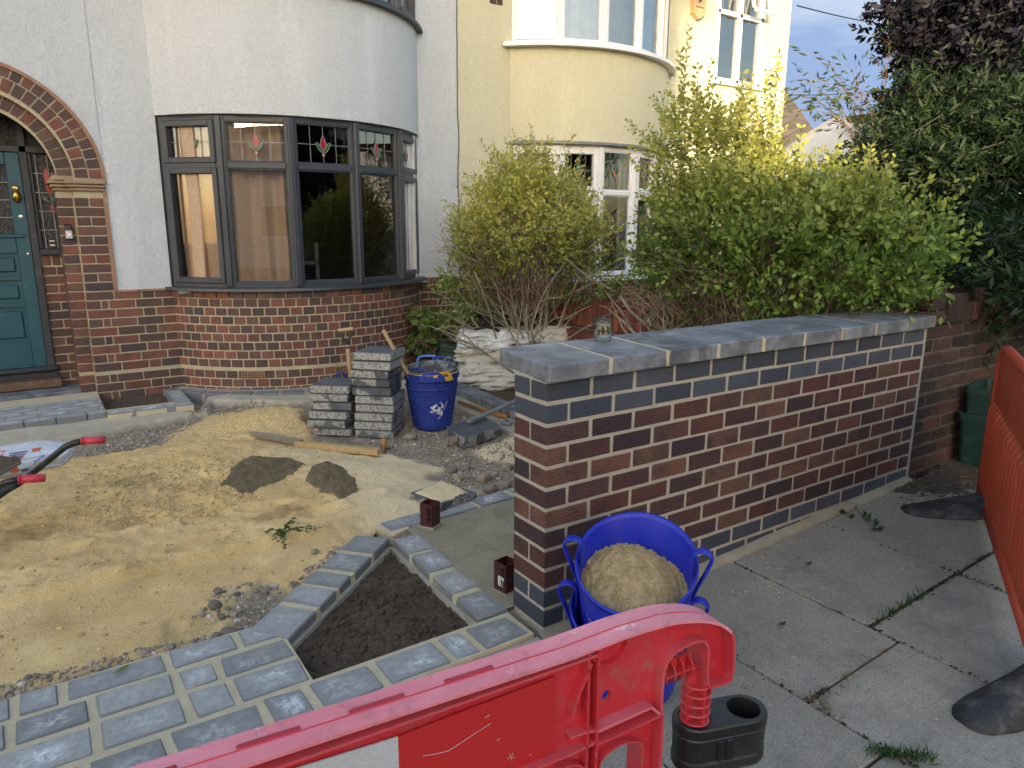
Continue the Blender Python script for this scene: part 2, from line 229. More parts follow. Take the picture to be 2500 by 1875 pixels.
MT['lead']=simple('lead',(.26,.26,.26),.5,metal=.4); MT['glass_red']=simple('glass_red',(.36,.012,.03),.2); MT['glass_green']=simple('glass_green',(.02,.10,.045),.2); MT['glass_amber']=simple('glass_amber',(.55,.28,.04),.2)
def glassmat(name,tint=(.9,.93,.95),rough=0.0,base=.06):
    m=bpy.data.materials.new(name); m.use_nodes=True; t=m.node_tree; t.nodes.clear(); o=t.nodes.new('ShaderNodeOutputMaterial')
    a=t.nodes.new('ShaderNodeBsdfTransparent'); a.inputs[0].default_value=(*tint,1); g=t.nodes.new('ShaderNodeBsdfGlossy'); g.inputs['Roughness'].default_value=rough; g.inputs[0].default_value=(1,1,1,1)
    f=t.nodes.new('ShaderNodeFresnel'); f.inputs[0].default_value=1.5; ad=t.nodes.new('ShaderNodeMath'); ad.operation='ADD'; ad.inputs[1].default_value=base; ad.use_clamp=True
    mxx=t.nodes.new('ShaderNodeMixShader'); t.links.new(f.outputs[0],ad.inputs[0]); t.links.new(ad.outputs[0],mxx.inputs[0]); t.links.new(a.outputs[0],mxx.inputs[1]); t.links.new(g.outputs[0],mxx.inputs[2]); t.links.new(mxx.outputs[0],o.inputs[0])
    return m
MT['glass']=glassmat('glass',(.9,.93,.95),0,.075); MT['glass_mirror']=glassmat('glass_mirror',(.6,.63,.67),0,.16)
s=NT('obscure_glass'); s.bump(s.noise(60,4,.6,1,co=s.coord(scale=(1,1,.4))),1,.02); MT['obscure_glass']=s.fin((.035,.033,.033),.18,.6)
s=NT('jar_glass'); s.b.inputs['Transmission Weight'].default_value=1; s.b.inputs['IOR'].default_value=1.45; MT['jar_glass']=s.fin((.85,.92,.88),.02)
s=NT('curtain'); c=s.mix(s.ramp(s.noise(150,4,.8),[(.42,0),(.58,1)]),(.36,.235,.155),(.56,.41,.30)); c=s.mix(s.ramp(s.noise(60,6,.8,2),[(.5,0),(.6,.35)]),c,(.25,.12,.07)); MT['curtain']=s.fin(c,.9,.1)
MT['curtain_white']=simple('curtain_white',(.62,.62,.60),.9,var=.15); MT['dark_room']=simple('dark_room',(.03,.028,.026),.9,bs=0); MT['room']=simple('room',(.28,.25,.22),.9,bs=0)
MT['terracotta']=simple('terracotta',(.33,.18,.11),.8,dirt=(.4,.33,.24),dscale=18,bs=.6,bscale=60,bd=.005)
MT['stone_tile']=simple('stone_tile',(.36,.24,.15),.8,dirt=(.22,.15,.10),dscale=22,bs=.5)
MT['bell_black']=simple('bell_black',(.01,.01,.012),.2); MT['bell_grey']=simple('bell_grey',(.5,.5,.52),.35)
MT['white_paint']=simple('white_paint',(.75,.75,.74),.6); MT['cream_box']=simple('cream_box',(.62,.40,.20),.5); MT['ink']=simple('ink',(.10,.07,.05),.6)
MT['cable']=simple('cable',(.02,.02,.02),.6); MT['canopy']=simple('canopy',(.72,.66,.58),.8,var=.1)
s=NT('slate'); c=s.ramp(s.vor(1,co=s.coord(scale=(4,4,9)),out='Color'),[(0,(.05,.046,.045)),(1,(.10,.09,.085))]); s.bump(s.sep(s.vor(1,co=s.coord(scale=(4,4,9)),out='Color'))[0],.8,.05); MT['slate']=s.fin(c,.8,.3)
MT['blue_tarp']=simple('blue_tarp',(.03,.20,.50),.5); MT['opp_wall']=simple('opp_wall',(.62,.58,.54),.9,var=.2); MT['opp_roof']=simple('opp_roof',(.10,.06,.045),.9)
def leafmat(name,stops,tip,rough=.45,trans=.35):
    s=NT(name); r=s.attr('rnd'); c=s.ramp(r,stops); c=s.mix(s.attr('tip'),c,tip)
    s.fin(c,rough,.35); t=s.n('BsdfTranslucent'); s.L(c,t.inputs[0]); m=s.n('MixShader'); m.inputs[0].default_value=trans
    s.L(s.b.outputs[0],m.inputs[1]); s.L(t.outputs[0],m.inputs[2]); s.L(m.outputs[0],s.out.inputs[0]); return s.m
MT['privet']=leafmat('privet',[(0,(.05,.105,.02)),(.5,(.14,.225,.035)),(1,(.28,.36,.08))],(.62,.55,.14),.38,.38)
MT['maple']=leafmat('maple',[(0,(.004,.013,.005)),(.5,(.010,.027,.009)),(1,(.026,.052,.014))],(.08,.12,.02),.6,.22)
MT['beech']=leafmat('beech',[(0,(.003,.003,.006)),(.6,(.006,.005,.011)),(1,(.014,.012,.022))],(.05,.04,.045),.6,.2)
MT['bamboo_leaf']=leafmat('bamboo_leaf',[(0,(.03,.055,.015)),(1,(.08,.12,.03))],(.2,.2,.06)); MT['lime_leaf']=leafmat('lime_leaf',[(0,(.22,.26,.02)),(1,(.45,.46,.05))],(.5,.5,.08))
MT['hydrangea_leaf']=leafmat('hydrangea_leaf',[(0,(.03,.08,.02)),(1,(.08,.17,.04))],(.22,.28,.05)); MT['petal']=leafmat('petal',[(0,(.20,.12,.09)),(1,(.42,.30,.22))],(.4,.3,.2))
MT['weed']=leafmat('weed',[(0,(.025,.07,.02)),(1,(.06,.13,.035))],(.15,.2,.05)); MT['dry_grass']=leafmat('dry_grass',[(0,(.16,.10,.045)),(1,(.30,.21,.10))],(.3,.25,.1))
MT['bark']=simple('bark',(.30,.26,.19),.9,bs=.8,bscale=40,bd=.01,dirt=(.10,.10,.05),dscale=10); MT['bark_brown']=simple('bark_brown',(.19,.125,.085),.9,bs=.6,bscale=40,bd=.01); MT['twig_grey']=simple('twig_grey',(.24,.20,.16),.9)
MT['bark_dark']=simple('bark_dark',(.035,.03,.025),.9)
# ---------------------------------------------------------------- mesh helpers
class MB:
    def __init__(s): s.v=[]; s.f=[]; s.m=[]; s.r=[]; s.uv=[]; s.a={}
    def add(s,vs,fs,mi=0,rnd=.5,uvs=None):
        o=len(s.v); s.v+= [tuple(v) for v in vs]
        for i,f in enumerate(fs):
            s.f.append(tuple(o+k for k in f)); s.m.append(mi); s.r.append(rnd)
            s.uv.append(uvs[i] if uvs else None)
        return s
    def box(s,x0,x1,y0,y1,z0,z1,mi=0,rnd=.5,T=None):
        vs=[Vector((x,y,z)) for z in (z0,z1) for y in (y0,y1) for x in (x0,x1)]
        if T: vs=[T@v for v in vs]
        return s.add(vs,[(0,2,3,1),(4,5,7,6),(0,1,5,4),(2,6,7,3),(0,4,6,2),(1,3,7,5)],mi,rnd)
    def rbox(s,x0,x1,y0,y1,z0,z1,b=.003,mi=0,rnd=.5,T=None,jit=0,top_uv=False):
        c=((x0+x1)/2,(y0+y1)/2,(z0+z1)/2); h=((x1-x0)/2,(y1-y0)/2,(z1-z0)/2); b=min(b,min(h)*.8); vs=[]; idx={}
        for sx in (-1,1):
            for sy in (-1,1):
                for sz in (-1,1):
                    j=[random.uniform(-jit,jit) for _ in range(3)] if jit else (0,0,0)
                    for ax in range(3):
                        p=[c[i]+(sx,sy,sz)[i]*(h[i]-(0 if i==ax else b))+j[i] for i in range(3)]
                        idx[(sx,sy,sz,ax)]=len(vs); vs.append(Vector(p))
        if T: vs=[T@v for v in vs]
        I=lambda *k: idx[k]; fs=[]; uvs=[]
        def q(l,uv=None): fs.append(tuple(l)); uvs.append(uv)
        for sg in (-1,1):
            l=[I(sg,-1,-1,0),I(sg,1,-1,0),I(sg,1,1,0),I(sg,-1,1,0)]; q(l if sg>0 else l[::-1])
            l=[I(-1,sg,-1,1),I(1,sg,-1,1),I(1,sg,1,1),I(-1,sg,1,1)]; q(l[::-1] if sg>0 else l)
            l=[I(-1,-1,sg,2),I(1,-1,sg,2),I(1,1,sg,2),I(-1,1,sg,2)]; uvq=[(.06,.06),(.94,.06),(.94,.94),(.06,.94)]
            q(l if sg>0 else l[::-1], uvq if sg>0 else None)
        for a in (-1,1):
            for bb in (-1,1):
                q([I(-1,a,bb,1),I(1,a,bb,1),I(1,a,bb,2),I(-1,a,bb,2)][::(1 if a*bb>0 else -1)])
                q([I(a,-1,bb,2),I(a,1,bb,2),I(a,1,bb,0),I(a,-1,bb,0)][::(1 if a*bb>0 else -1)])
                q([I(a,bb,-1,0),I(a,bb,1,0),I(a,bb,1,1),I(a,bb,-1,1)][::(1 if a*bb>0 else -1)])
        for sx in (-1,1):
            for sy in (-1,1):
                for sz in (-1,1): q([I(sx,sy,sz,0),I(sx,sy,sz,1),I(sx,sy,sz,2)][::(1 if sx*sy*sz>0 else -1)])
        return s.add(vs,fs,mi,rnd,uvs)
    def tube(s,pts,r,n=8,mi=0,rnd=.5,caps=True,closed=False,flat=None,up=None):
        pts=[Vector(p) for p in pts]; N=len(pts); rr=r if isinstance(r,(list,tuple)) else [r]*N
        vs=[]; nrm=Vector((0,0,1)) if up is None else Vector(up)
        for i,p in enumerate(pts):
            a=pts[(i-1)%N] if (closed or i>0) else p; b=pts[(i+1)%N] if (closed or i<N-1) else p
            t=(b-a).normalized()
            if up is None:
                nn=nrm-t*nrm.dot(t)
                if nn.length<.1: nn=t.orthogonal()
                nn.normalize(); nrm=nn
            else:
                nn=Vector(up)-t*Vector(up).dot(t)
                nn=nn.normalized() if nn.length>1e-4 else t.orthogonal().normalized()
            bi=t.cross(nn)
            fx,fy=(1,1) if flat is None else flat
            for k in range(n):
                an=2*PI*k/n; vs.append(p+nn*(math.cos(an)*rr[i]*fx)+bi*(math.sin(an)*rr[i]*fy))
        fs=[]; M=N if closed else N-1
        for i in range(M):
            for k in range(n):
                a=i*n+k; b=i*n+(k+1)%n; c=((i+1)%N)*n+(k+1)%n; d=((i+1)%N)*n+k; fs.append((a,b,c,d))
        if caps and not closed: fs.append(tuple(range(n))[::-1]); fs.append(tuple((N-1)*n+k for k in range(n)))
        return s.add(vs,fs,mi,rnd)
    def lathe(s,prof,c=(0,0,0),n=48,mi=0,rnd=.5,fn=None,close=False):
        vs=[]
        for (r,z) in prof:
            for k in range(n):
                a=2*PI*k/n; p=Vector((c[0]+r*math.cos(a),c[1]+r*math.sin(a),c[2]+z))
                vs.append(fn(p,r,z,a) if fn else p)
        fs=[]; P=len(prof)
        for i in range(P-1):
            for k in range(n): fs.append((i*n+k,i*n+(k+1)%n,(i+1)*n+(k+1)%n,(i+1)*n+k))
        return s.add(vs,fs,mi,rnd)
    def poly(s,loops,f,mi=0,rnd=.5,thick=0,dirv=None):
        """flat polygon with holes; f maps (a,b) to a point; thick extrudes along dirv"""
        L=[[Vector((*p,0)) for p in l] for l in loops]; tri=tessellate_polygon(L); pts=[p for l in loops for p in l]
        vs=[Vector(f(*p)) for p in pts]; o=len(vs)
        if thick:
            dv=Vector(dirv)*thick; vs2=vs+[v+dv for v in vs]; fs=[tuple(t) for t in tri]+[tuple(o+k for k in t[::-1]) for t in tri]
            st=0
            for l in loops:
                n=len(l)
                for k in range(n): fs.append((st+k,st+(k+1)%n,o+st+(k+1)%n,o+st+k))
                st+=n
            return s.add(vs2,fs,mi,rnd)
        return s.add(vs,[tuple(t) for t in tri],mi,rnd)
    def strip(s,pts,d0,d1,thick,mi=0,rnd=.5,closed=False):
        """ribbon along pts, from pts+d0 to pts+d1, with in-plane thickness (vector offset by normal)"""
        pts=[Vector(p) for p in pts]; d0=Vector(d0); d1=Vector(d1); ax=(d1-d0).normalized(); N=len(pts); vs=[]
        for i,p in enumerate(pts):
            a=pts[(i-1)%N] if (closed or i>0) else p; b=pts[(i+1)%N] if (closed or i<N-1) else p
            t=(b-a).normalized(); n_=t.cross(ax).normalized()*thick*.5
            vs+=[p+d0-n_,p+d0+n_,p+d1+n_,p+d1-n_]
        fs=[]; M=N if closed else N-1
        for i in range(M):
            j=(i+1)%N
            for k in range(4): fs.append((i*4+k,i*4+(k+1)%4,j*4+(k+1)%4,j*4+k))
        if not closed: fs+=[(0,3,2,1),((N-1)*4,(N-1)*4+1,(N-1)*4+2,(N-1)*4+3)]
        return s.add(vs,fs,mi,rnd)
    def build(s,name,mats,parent=None,smooth=False,attrs=None):
        me=bpy.data.meshes.new(name)
        off=Vector(parent_loc(parent)); vs=[(v[0]-off.x,v[1]-off.y,v[2]-off.z) for v in s.v] if parent else s.v
        me.from_pydata(vs,[],s.f)
        for m in (mats if isinstance(mats,(list,tuple)) else [mats]): me.materials.append(MT[m])
        me.polygons.foreach_set('material_index',s.m)
        at=me.attributes.new('rnd','FLOAT','FACE'); at.data.foreach_set('value',s.r)
        if any(u is not None for u in s.uv):
            uvl=me.uv_layers.new(name='UVMap'); flat=[]
            for f,u in zip(s.f,s.uv):
                for k in range(len(f)): flat+=list(u[k]) if u else [0,0]
            uvl.data.foreach_set('uv',flat)
        for k,arr in s.a.items():
            at=me.attributes.new(k,'FLOAT','FACE'); at.data.foreach_set('value',arr)
        if smooth: me.polygons.foreach_set('use_smooth',[True]*len(me.polygons))
        me.update(); me.validate()
        o=bpy.data.objects.new(name,me); COL.objects.link(o)
        if parent: o.parent=parent
        return o
def parent_loc(p):
    v=Vector((0,0,0))
    while p is not None: v+=Vector(p.location); p=p.parent
    return v
def smooth_by_angle(o,ang=40):
    me=o.data; me.polygons.foreach_set('use_smooth',[True]*len(me.polygons))
    import bmesh
    bm=bmesh.new(); bm.from_mesh(me)
    for e in bm.edges:
        if len(e.link_faces)==2 and e.calc_face_angle(0)>R(ang): e.smooth=False
    bm.to_mesh(me); bm.free(); return o
def tag(o,label=None,cat=None,group=None,kind=None):
    if label: o['label']=label
    if cat: o['category']=cat
    if group: o['group']=group
    if kind: o['kind']=kind
    return o
def thing(name,label,cat,loc=(0,0,0),group=None):
    o=bpy.data.objects.new(name,None); COL.objects.link(o); o.location=loc; o.empty_display_size=.1
    return tag(o,label,cat,group)
def copy_tree(o,parent=None):
    c=o.copy(); COL.objects.link(c)
    if parent: c.parent=parent
    for ch in list(o.children): copy_tree(ch,c)
    return c
def leafcloud(name,P,D,size,mat,parent,tips=None,aspect=.5,rnds=None,fold=.25,uprand=.6):
    """P: leaf bases, D: directions; one folded 4-corner leaf each"""
    P=np.asarray(P,float); D=np.asarray(D,float); n=len(P); D/=np.linalg.norm(D,axis=1,keepdims=True)+1e-9
    rv=rng.normal(size=(n,3)); rv[:,2]*=uprand; X=np.cross(D,rv); X/=np.linalg.norm(X,axis=1,keepdims=True)+1e-9
    Nn=np.cross(X,D); sz=(size*rng.uniform(.65,1.25,n))[:,None]
    a=P; tipp=P+D*sz; mid=P+D*sz*.48+Nn*sz*.0; l=mid+X*sz*aspect*.5+Nn*sz*fold*.4; r=mid-X*sz*aspect*.5+Nn*sz*fold*.4
    V=np.stack([a,l,tipp,r],1).reshape(-1,3)-np.array(parent_loc(parent) if parent else (0,0,0))
    me=bpy.data.meshes.new(name); me.vertices.add(4*n); me.vertices.foreach_set('co',V.ravel())
    me.loops.add(4*n); me.polygons.add(n); me.loops.foreach_set('vertex_index',np.arange(4*n,dtype=np.int32))
    me.polygons.foreach_set('loop_start',np.arange(0,4*n,4,dtype=np.int32)); me.polygons.foreach_set('loop_total',np.full(n,4,dtype=np.int32))
    me.materials.append(MT[mat]); me.update(calc_edges=True)
    at=me.attributes.new('rnd','FLOAT','FACE'); at.data.foreach_set('value',(rnds if rnds is not None else rng.random(n)).astype(np.float32))
    at=me.attributes.new('tip','FLOAT','FACE'); at.data.foreach_set('value',(tips if tips is not None else np.zeros(n)).astype(np.float32))
    me.validate(); o=bpy.data.objects.new(name,me); COL.objects.link(o)
    if parent: o.parent=parent
    return o
def nz3(x,y,z=0,s=1): return noise.noise(Vector((x*s,y*s,z)))
def fbm(x,y,s=1,o=4,z=0):
    a=0;am=1;t=0
    for i in range(o): a+=am*noise.noise(Vector((x*s,y*s,z+i*7.3))); t+=am; am*=.55; s*=2.1
    return a/t
# ================================================================ GROUND
def inside(poly,X,Y):
    c=np.zeros(X.shape,bool); n=len(poly)
    for i in range(n):
        x1,y1=poly[i]; x2,y2=poly[(i+1)%n]
        k=((y1>Y)!=(y2>Y))&(X<(x2-x1)*(Y-y1)/((y2-y1)+1e-12)+x1); c^=k
    return c
def sdist(poly,X,Y):
    d=np.full(X.shape,1e9); n=len(poly)
    for i in range(n):
        x1,y1=poly[i]; x2,y2=poly[(i+1)%n]; dx,dy=x2-x1,y2-y1
        t=np.clip(((X-x1)*dx+(Y-y1)*dy)/(dx*dx+dy*dy+1e-12),0,1); d=np.minimum(d,np.hypot(X-x1-t*dx,Y-y1-t*dy))
    return np.where(inside(poly,X,Y),d,-d)
def sm(a,b,x):
    t=np.clip((x-a)/(b-a),0,1); return t*t*(3-2*t)
mb=MB(); mb.box(-60,80,-60,90,-.5,-.16); tag(mb.build('ground','earth'),kind='structure')
mb=MB(); mb.box(-40,60,-9.5,-3.2,-.158,-.13); tag(mb.build('road','asphalt'),kind='structure')
# garden surface as a height field
def vnoise(X,Y,s,seed,o=5,g=.55):
    """cheap numpy value noise"""
    r=np.random.default_rng(seed); T=r.random((256,256)); out=np.zeros(X.shape); a=1; t=0
    for i in range(o):
        x=X*s+100+i*17.3; y=Y*s+100+i*9.1; xi=np.floor(x).astype(int); yi=np.floor(y).astype(int); fx=x-xi; fy=y-yi
        fx=fx*fx*(3-2*fx); fy=fy*fy*(3-2*fy); A=T[xi%256,yi%256]; B=T[(xi+1)%256,yi%256]; C_=T[xi%256,(yi+1)%256]; D=T[(xi+1)%256,(yi+1)%256]
        out+=a*((A*(1-fx)+B*fx)*(1-fy)+(C_*(1-fx)+D*fx)*fy-.5)*2; t+=a; a*=g; s*=2.03
    return out/t
SAND=[(-3.4,3.9),(-1.9,3.77),(-1.51,3.57),(-1.18,3.48),(-.94,3.52),(-.56,3.48),(-.27,3.37),(.33,2.42),(.55,2.24),(.56,1.94),(.44,1.7),(.35,1.6),(.62,1.45),(.29,1.25),(-.13,1.25),(-.56,.92),(-.75,.85),(-.85,.98),(-.95,.92),(-1.08,.71),(-1.37,.66),(-1.58,.70),(-1.79,.72),(-3.4,.72)]
ORANGE=[(-.94,3.50),(-.71,3.95),(-.41,4.2),(.0,4.2),(.3,3.75),(.16,3.2),(.05,2.98),(-.24,3.28),(-.58,3.42)]
HAUNCH=[(-3.4,4.75),(-1.87,4.6),(-.62,4.42),(-.46,4.3),(-.28,5.0),(.5,4.55),(.95,4.5),(1.6,4.6),(1.6,4.3),(.39,4.2),(-.30,4.55),(-.42,4.25),(-.95,4.15),(-1.58,3.97),(-1.85,3.95),(-3.4,4.05)]
YS2=[(1.0,2.2),(1.5,2.3),(1.4,1.8),(1.03,1.75),(.95,1.96)]
HK=[(1.5,2.4),(1.62,3.7),(1.72,3.75),(1.72,2.4)]
def gridmesh(name,x0,x1,y0,y1,st,hf,mat,masks=None,keep=None,parent=None):
    nx=int((x1-x0)/st)+1; ny=int((y1-y0)/st)+1; xs=np.linspace(x0,x1,nx); ys=np.linspace(y0,y1,ny); X,Y=np.meshgrid(xs,ys,indexing='ij')
    Z=hf(X,Y); off=parent_loc(parent) if parent else Vector((0,0,0))
    V=np.stack([X-off.x,Y-off.y,Z-off.z],-1).reshape(-1,3); i=np.arange(nx-1)[:,None]*ny+np.arange(ny-1)[None,:]
    F=np.stack([i,i+ny,i+ny+1,i+1],-1).reshape(-1,4)
    if keep is not None: k=keep((X[:-1,:-1]+X[1:,1:])/2,(Y[:-1,:-1]+Y[1:,1:])/2).ravel(); F=F[k]
    me=bpy.data.meshes.new(name); me.vertices.add(len(V)); me.vertices.foreach_set('co',V.ravel().astype(np.float32)); n=len(F)
    me.loops.add(4*n); me.polygons.add(n); me.loops.foreach_set('vertex_index',F.ravel().astype(np.int32)); me.polygons.foreach_set('loop_start',np.arange(0,4*n,4,dtype=np.int32)); me.polygons.foreach_set('loop_total',np.full(n,4,dtype=np.int32))
    me.materials.append(MT[mat]); me.update(calc_edges=True)
    for k,fn in (masks or {}).items():
        at=me.attributes.new(k,'FLOAT','POINT'); at.data.foreach_set('value',fn(X,Y).ravel().astype(np.float32))
    me.polygons.foreach_set('use_smooth',[True]*n); me.validate()
    o=bpy.data.objects.new(name,me); COL.objects.link(o)
    if parent: o.parent=parent
    return o
def m_sand(X,Y): return np.maximum(sm(-.05,.07,sdist(SAND,X,Y)+.12*vnoise(X,Y,5,3)),sm(-.03,.04,sdist(YS2,X,Y)+.06*vnoise(X,Y,6,4)))
def m_or(X,Y): return sm(-.04,.06,sdist(ORANGE,X,Y)+.12*vnoise(X,Y,6,5))
def m_ha(X,Y): return np.maximum(sm(-.03,.04,sdist(HAUNCH,X,Y)+.05*vnoise(X,Y,4,6)),sm(-.02,.02,sdist(HK,X,Y)))
def m_grit(X,Y): return np.clip(sm(-.1,.5,X+.35+.25*vnoise(X,Y,2,8))*sm(3.6,3.0,Y),0,1)
def gz(X,Y):
    X=np.asarray(X,float); Y=np.asarray(Y,float)
    z=-.035+.012*vnoise(X,Y,3,11)
    ms=m_sand(X,Y); mo=m_or(X,Y); mh=m_ha(X,Y)
    e=sm(0,.45,sdist(SAND,X,Y)); md=.065*e+.03*np.exp(-((X+.45)**2+(Y-2.6)**2)/.5)
    z=z+ms*(.018+md+.022*vnoise(X,Y,3.2,12,5,.62)+.016*vnoise(X,Y,13,13,5,.68)*(.35+.65*sm(.3,-.5,X+.3*vnoise(X,Y,2,14)))-.012*np.clip(vnoise(X,Y,9,17,4,.6)-.25,0,1)*4*sm(.2,-.4,X))
    clod=vnoise(X,Y,24,31,4,.65); area=np.exp(-(((X+.95)/.30)**2+((Y-2.4)/.42)**2))+.5*np.exp(-(((X+.75)/.35)**2+((Y-2.0)/.2)**2))
    z=z+area*(.055*np.abs(clod)+.035*vnoise(X,Y,9,37))
    foot=np.zeros(X.shape)
    for (fx,fy,ang) in [(-1.0,1.5,.3),(-1.25,1.9,.2),(-.6,1.75,-.2),(-.35,1.55,.1),(-1.5,1.3,.5),(-1.4,2.4,.1),(-.1,1.6,.4),(-.8,1.2,.2),(-1.6,1.7,.4)]:
        c,s_=math.cos(ang),math.sin(ang); a=(X-fx)*c+(Y-fy)*s_; b=-(X-fx)*s_+(Y-fy)*c; q=(a/.14)**2+(b/.055)**2; foot+=-.026*np.exp(-q**2)+.012*np.exp(-((q-1.6)**2)*3)
    z=z+foot*ms
    z=z+mo*(.11*np.exp(-(((X+.02)/.42)**2+((Y-3.72)/.34)**2))+.012*vnoise(X,Y,20,15,4,.7)+.02)
    z=z+mh*(.035+.03*sm(3.9,4.7,Y)*sm(1.0,-.5,X))
    rub=1-np.maximum(np.maximum(ms,mo),mh); z=z+rub*.016*np.maximum(vnoise(X,Y,16,16,4,.7),-.2)
    z=np.where(Y<1.35,np.minimum(z,.0-0.012*sm(1.35,.7,Y)),z)
    return z
def keep(X,Y): return (~inside([(-.86,.67),(-.13,1.3),(.8,1.33),(.8,.3),(-.86,.3)],X,Y))&(Y>.66)&(((X+1.88*0-.865)**2+(Y-6.116)**2)>1.48**2)
STAIN=[(-.58,1.62,.15,.05),(-1.28,1.95,.10,.05),(-1.75,2.05,.2,.12),(-1.15,2.55,.12,.10)]
def m_damp_shade(X,Y):  # damp stains, plus specks darkening the sand colour in place of relief shade
    q=np.zeros(X.shape)
    for x,y,a,b in STAIN: q=np.maximum(q,.6*sm(1.5,.7,((X-x)/a)**2+((Y-y)/b)**2+.8*vnoise(X,Y,12,21)))
    return np.maximum(q,.8*sm(.62,.80,vnoise(X,Y,26,22,3,.5)+.22*vnoise(X,Y,2.5,23)))*sm(.5,.9,m_sand(X,Y))
gs=gridmesh('sand',-3.4,1.62,.655,4.75,.0135,gz,'site_ground',{'sand':m_sand,'orange':m_or,'haunch':m_ha,'gritty':m_grit,'damp':m_damp_shade},keep)
tag(gs,kind='structure')
# planting bed on the far right of the garden and behind
mb=MB()
def gsoil(X,Y): return -.03+.02*vnoise(X,Y,5,40)+.008*vnoise(X,Y,25,41)
tag(gridmesh('soil',1.6,2.86,1.3,5.4,.03,gsoil,'soil'),kind='structure')
mb=MB(); mb.box(-1.26+.12,-.60,4.62,5.36,-.12,-.02); 
tag(gridmesh('soil',-1.2,-.62,4.55,5.35,.02,lambda X,Y:-.02+.03*vnoise(X,Y,12,42),'soil'),kind='structure')
tag(gridmesh('soil',-.95,-.08,.12,1.22,.012,lambda X,Y:-.066+.035*vnoise(X,Y,4,43)+.020*np.abs(vnoise(X,Y,22,44,5,.7))+.008*vnoise(X,Y,60,45,3)+.02*np.exp(-((X+.35)**2+(Y-.55)**2)/.08),'soil'),kind='structure')
# ---------------------------------------------------------------- paving across the drive mouth
mb=MB(); mb.box(-4.2,-.03,.012,.655,-.12,-.008,1)
# cut the mortar bed out of the planter by building it in pieces
mb=MB(); ms_=1
mb.box(-4.2,-.87,.0,.66,-.12,-.007,ms_); mb.box(-.87,-.045,.0,.19,-.12,-.007,ms_)
rows=[(.012,.168),(.197,.345),(.372,.502),(.529,.652)]
pat=[[.225,.105,.26,.21,.115,.30,.22],[.14,.225,.12,.235,.30,.14,.2],[.23,.13,.24,.115,.225,.2,.14],[.20,.115,.24,.14,.22,.30,.11]]
def sett(x0,x1,y0,y1,T=None,z=.0):
    mb.rbox(x0,x1,y0,y1,-.10,z+random.uniform(-.002,.003)-.002,.005,0,random.random(),T,.004)
for i,(y0,y1) in enumerate(rows):
    xr=-.88 if i else -.068; k=i*3
    if i==0: ws=[.19,.10,.235,.215,.125,.26,.2,.11,.24,.2,.14,.28,.2,.13,.25,.2,.1,.3,.2]
    else: ws=[pat[i][(j+i)%7] for j in range(18)]
    for wd in ws:
        sett(xr-wd+.0,xr,y0,y1); xr-=wd+.028
        if xr<-4.1: break
tag(mb.build('block_paving',['sett','mortar_joint']),kind='structure')
# planter edging: three arms of setts on a haunched concrete upstand
def arm(name,label,p0,p1,w_,n,ws,inner):
    """p0->p1 is the inner edge; the blocks lie on the outer side"""
    p0=Vector((*p0,0)); p1=Vector((*p1,0)); d=(p1-p0); Ln=d.length; d.normalize(); nrm=Vector((-d.y,d.x,0))*inner
    T=Matrix(((d.x,nrm.x,0,p0.x),(d.y,nrm.y,0,p0.y),(0,0,1,0),(0,0,0,1)))
    root=thing(name,label,'edging',tuple(p0)); global mb; mb=MB(); tot=sum(ws)+.032*(len(ws)-1); sc=Ln/tot; x=0
    det=T.to_3x3().determinant()
    for wd in ws: mb.rbox(x,x+wd*sc,0,w_,-.042,random.uniform(.001,.006),.006,0,random.random(),T,.003); x+=(wd+.032)*sc
    mb.box(.004,Ln-.004,.003,w_-.004,-.13,-.002,1,.5,T); mb.box(0,Ln,-.016,w_+.004,-.15,-.040,2,.5,T)
    o=mb.build('edging_blocks',['sett','mortar_joint','haunch'],root)
    if det<0:
        o.data.flip_normals()
    return root
arm('planter_edging','left arm of grey block edging beside the dark soil triangle, running diagonally to the sand',(-.865,.49),(-.168,1.10),.185,5,[.20,.13,.11,.16,.17],1)
arm('planter_edging','right arm of grey block edging between the dark soil triangle and the damp concrete pad',(-.178,.20),(-.155,1.085),.140,4,[.21,.20,.20,.20],-1)
arm('planter_edging','grey block edging along the back of the damp concrete pad',(-.13,1.175),(1.2,1.255),.135,5,[.26,.30,.25,.24,.24],1)
mb=MB(); T=Matrix.Translation(Vector((-.045,.02,0))); mb.rbox(-.20+.18,.0,.16,.18,-.1,.0,.004)
mb=MB(); mb.poly([[(-.15,1.20),(-.16,1.29),(-.10,1.32),(-.02,1.30),(-.02,1.17),(-.14,1.12)]],lambda a,b:(a,b,-.06),1,.5,.062,(0,0,1)); tag(mb.build('mortar_bed',['sett','mortar_joint']),kind='structure')
# damp concrete pad behind the new wall
def gpad(X,Y): return .000+.006*vnoise(X,Y,2.5,50)+.0012*vnoise(X,Y,14,51)
tag(gridmesh('concrete_pad',-.045,2.72,.205,1.25,.02,gpad,'concrete_damp',None,lambda X,Y: Y<1.18+.06*X),kind='structure')
mb=MB(); mb.box(-.045,2.7,.2,1.2,-.15,-.02); tag(mb.build('concrete_base','haunch'),kind='structure')
# edge strip in front of the setts
mb=MB(); mb.rbox(-4.2,-.03,-.055,-.002,-.15,-.020,.006); mb.rbox(-4.2,-.04,-.16,-.058,-.15,-.034,.004,1)
tag(mb.build('kerb',['haunch','flagstone']),kind='structure')
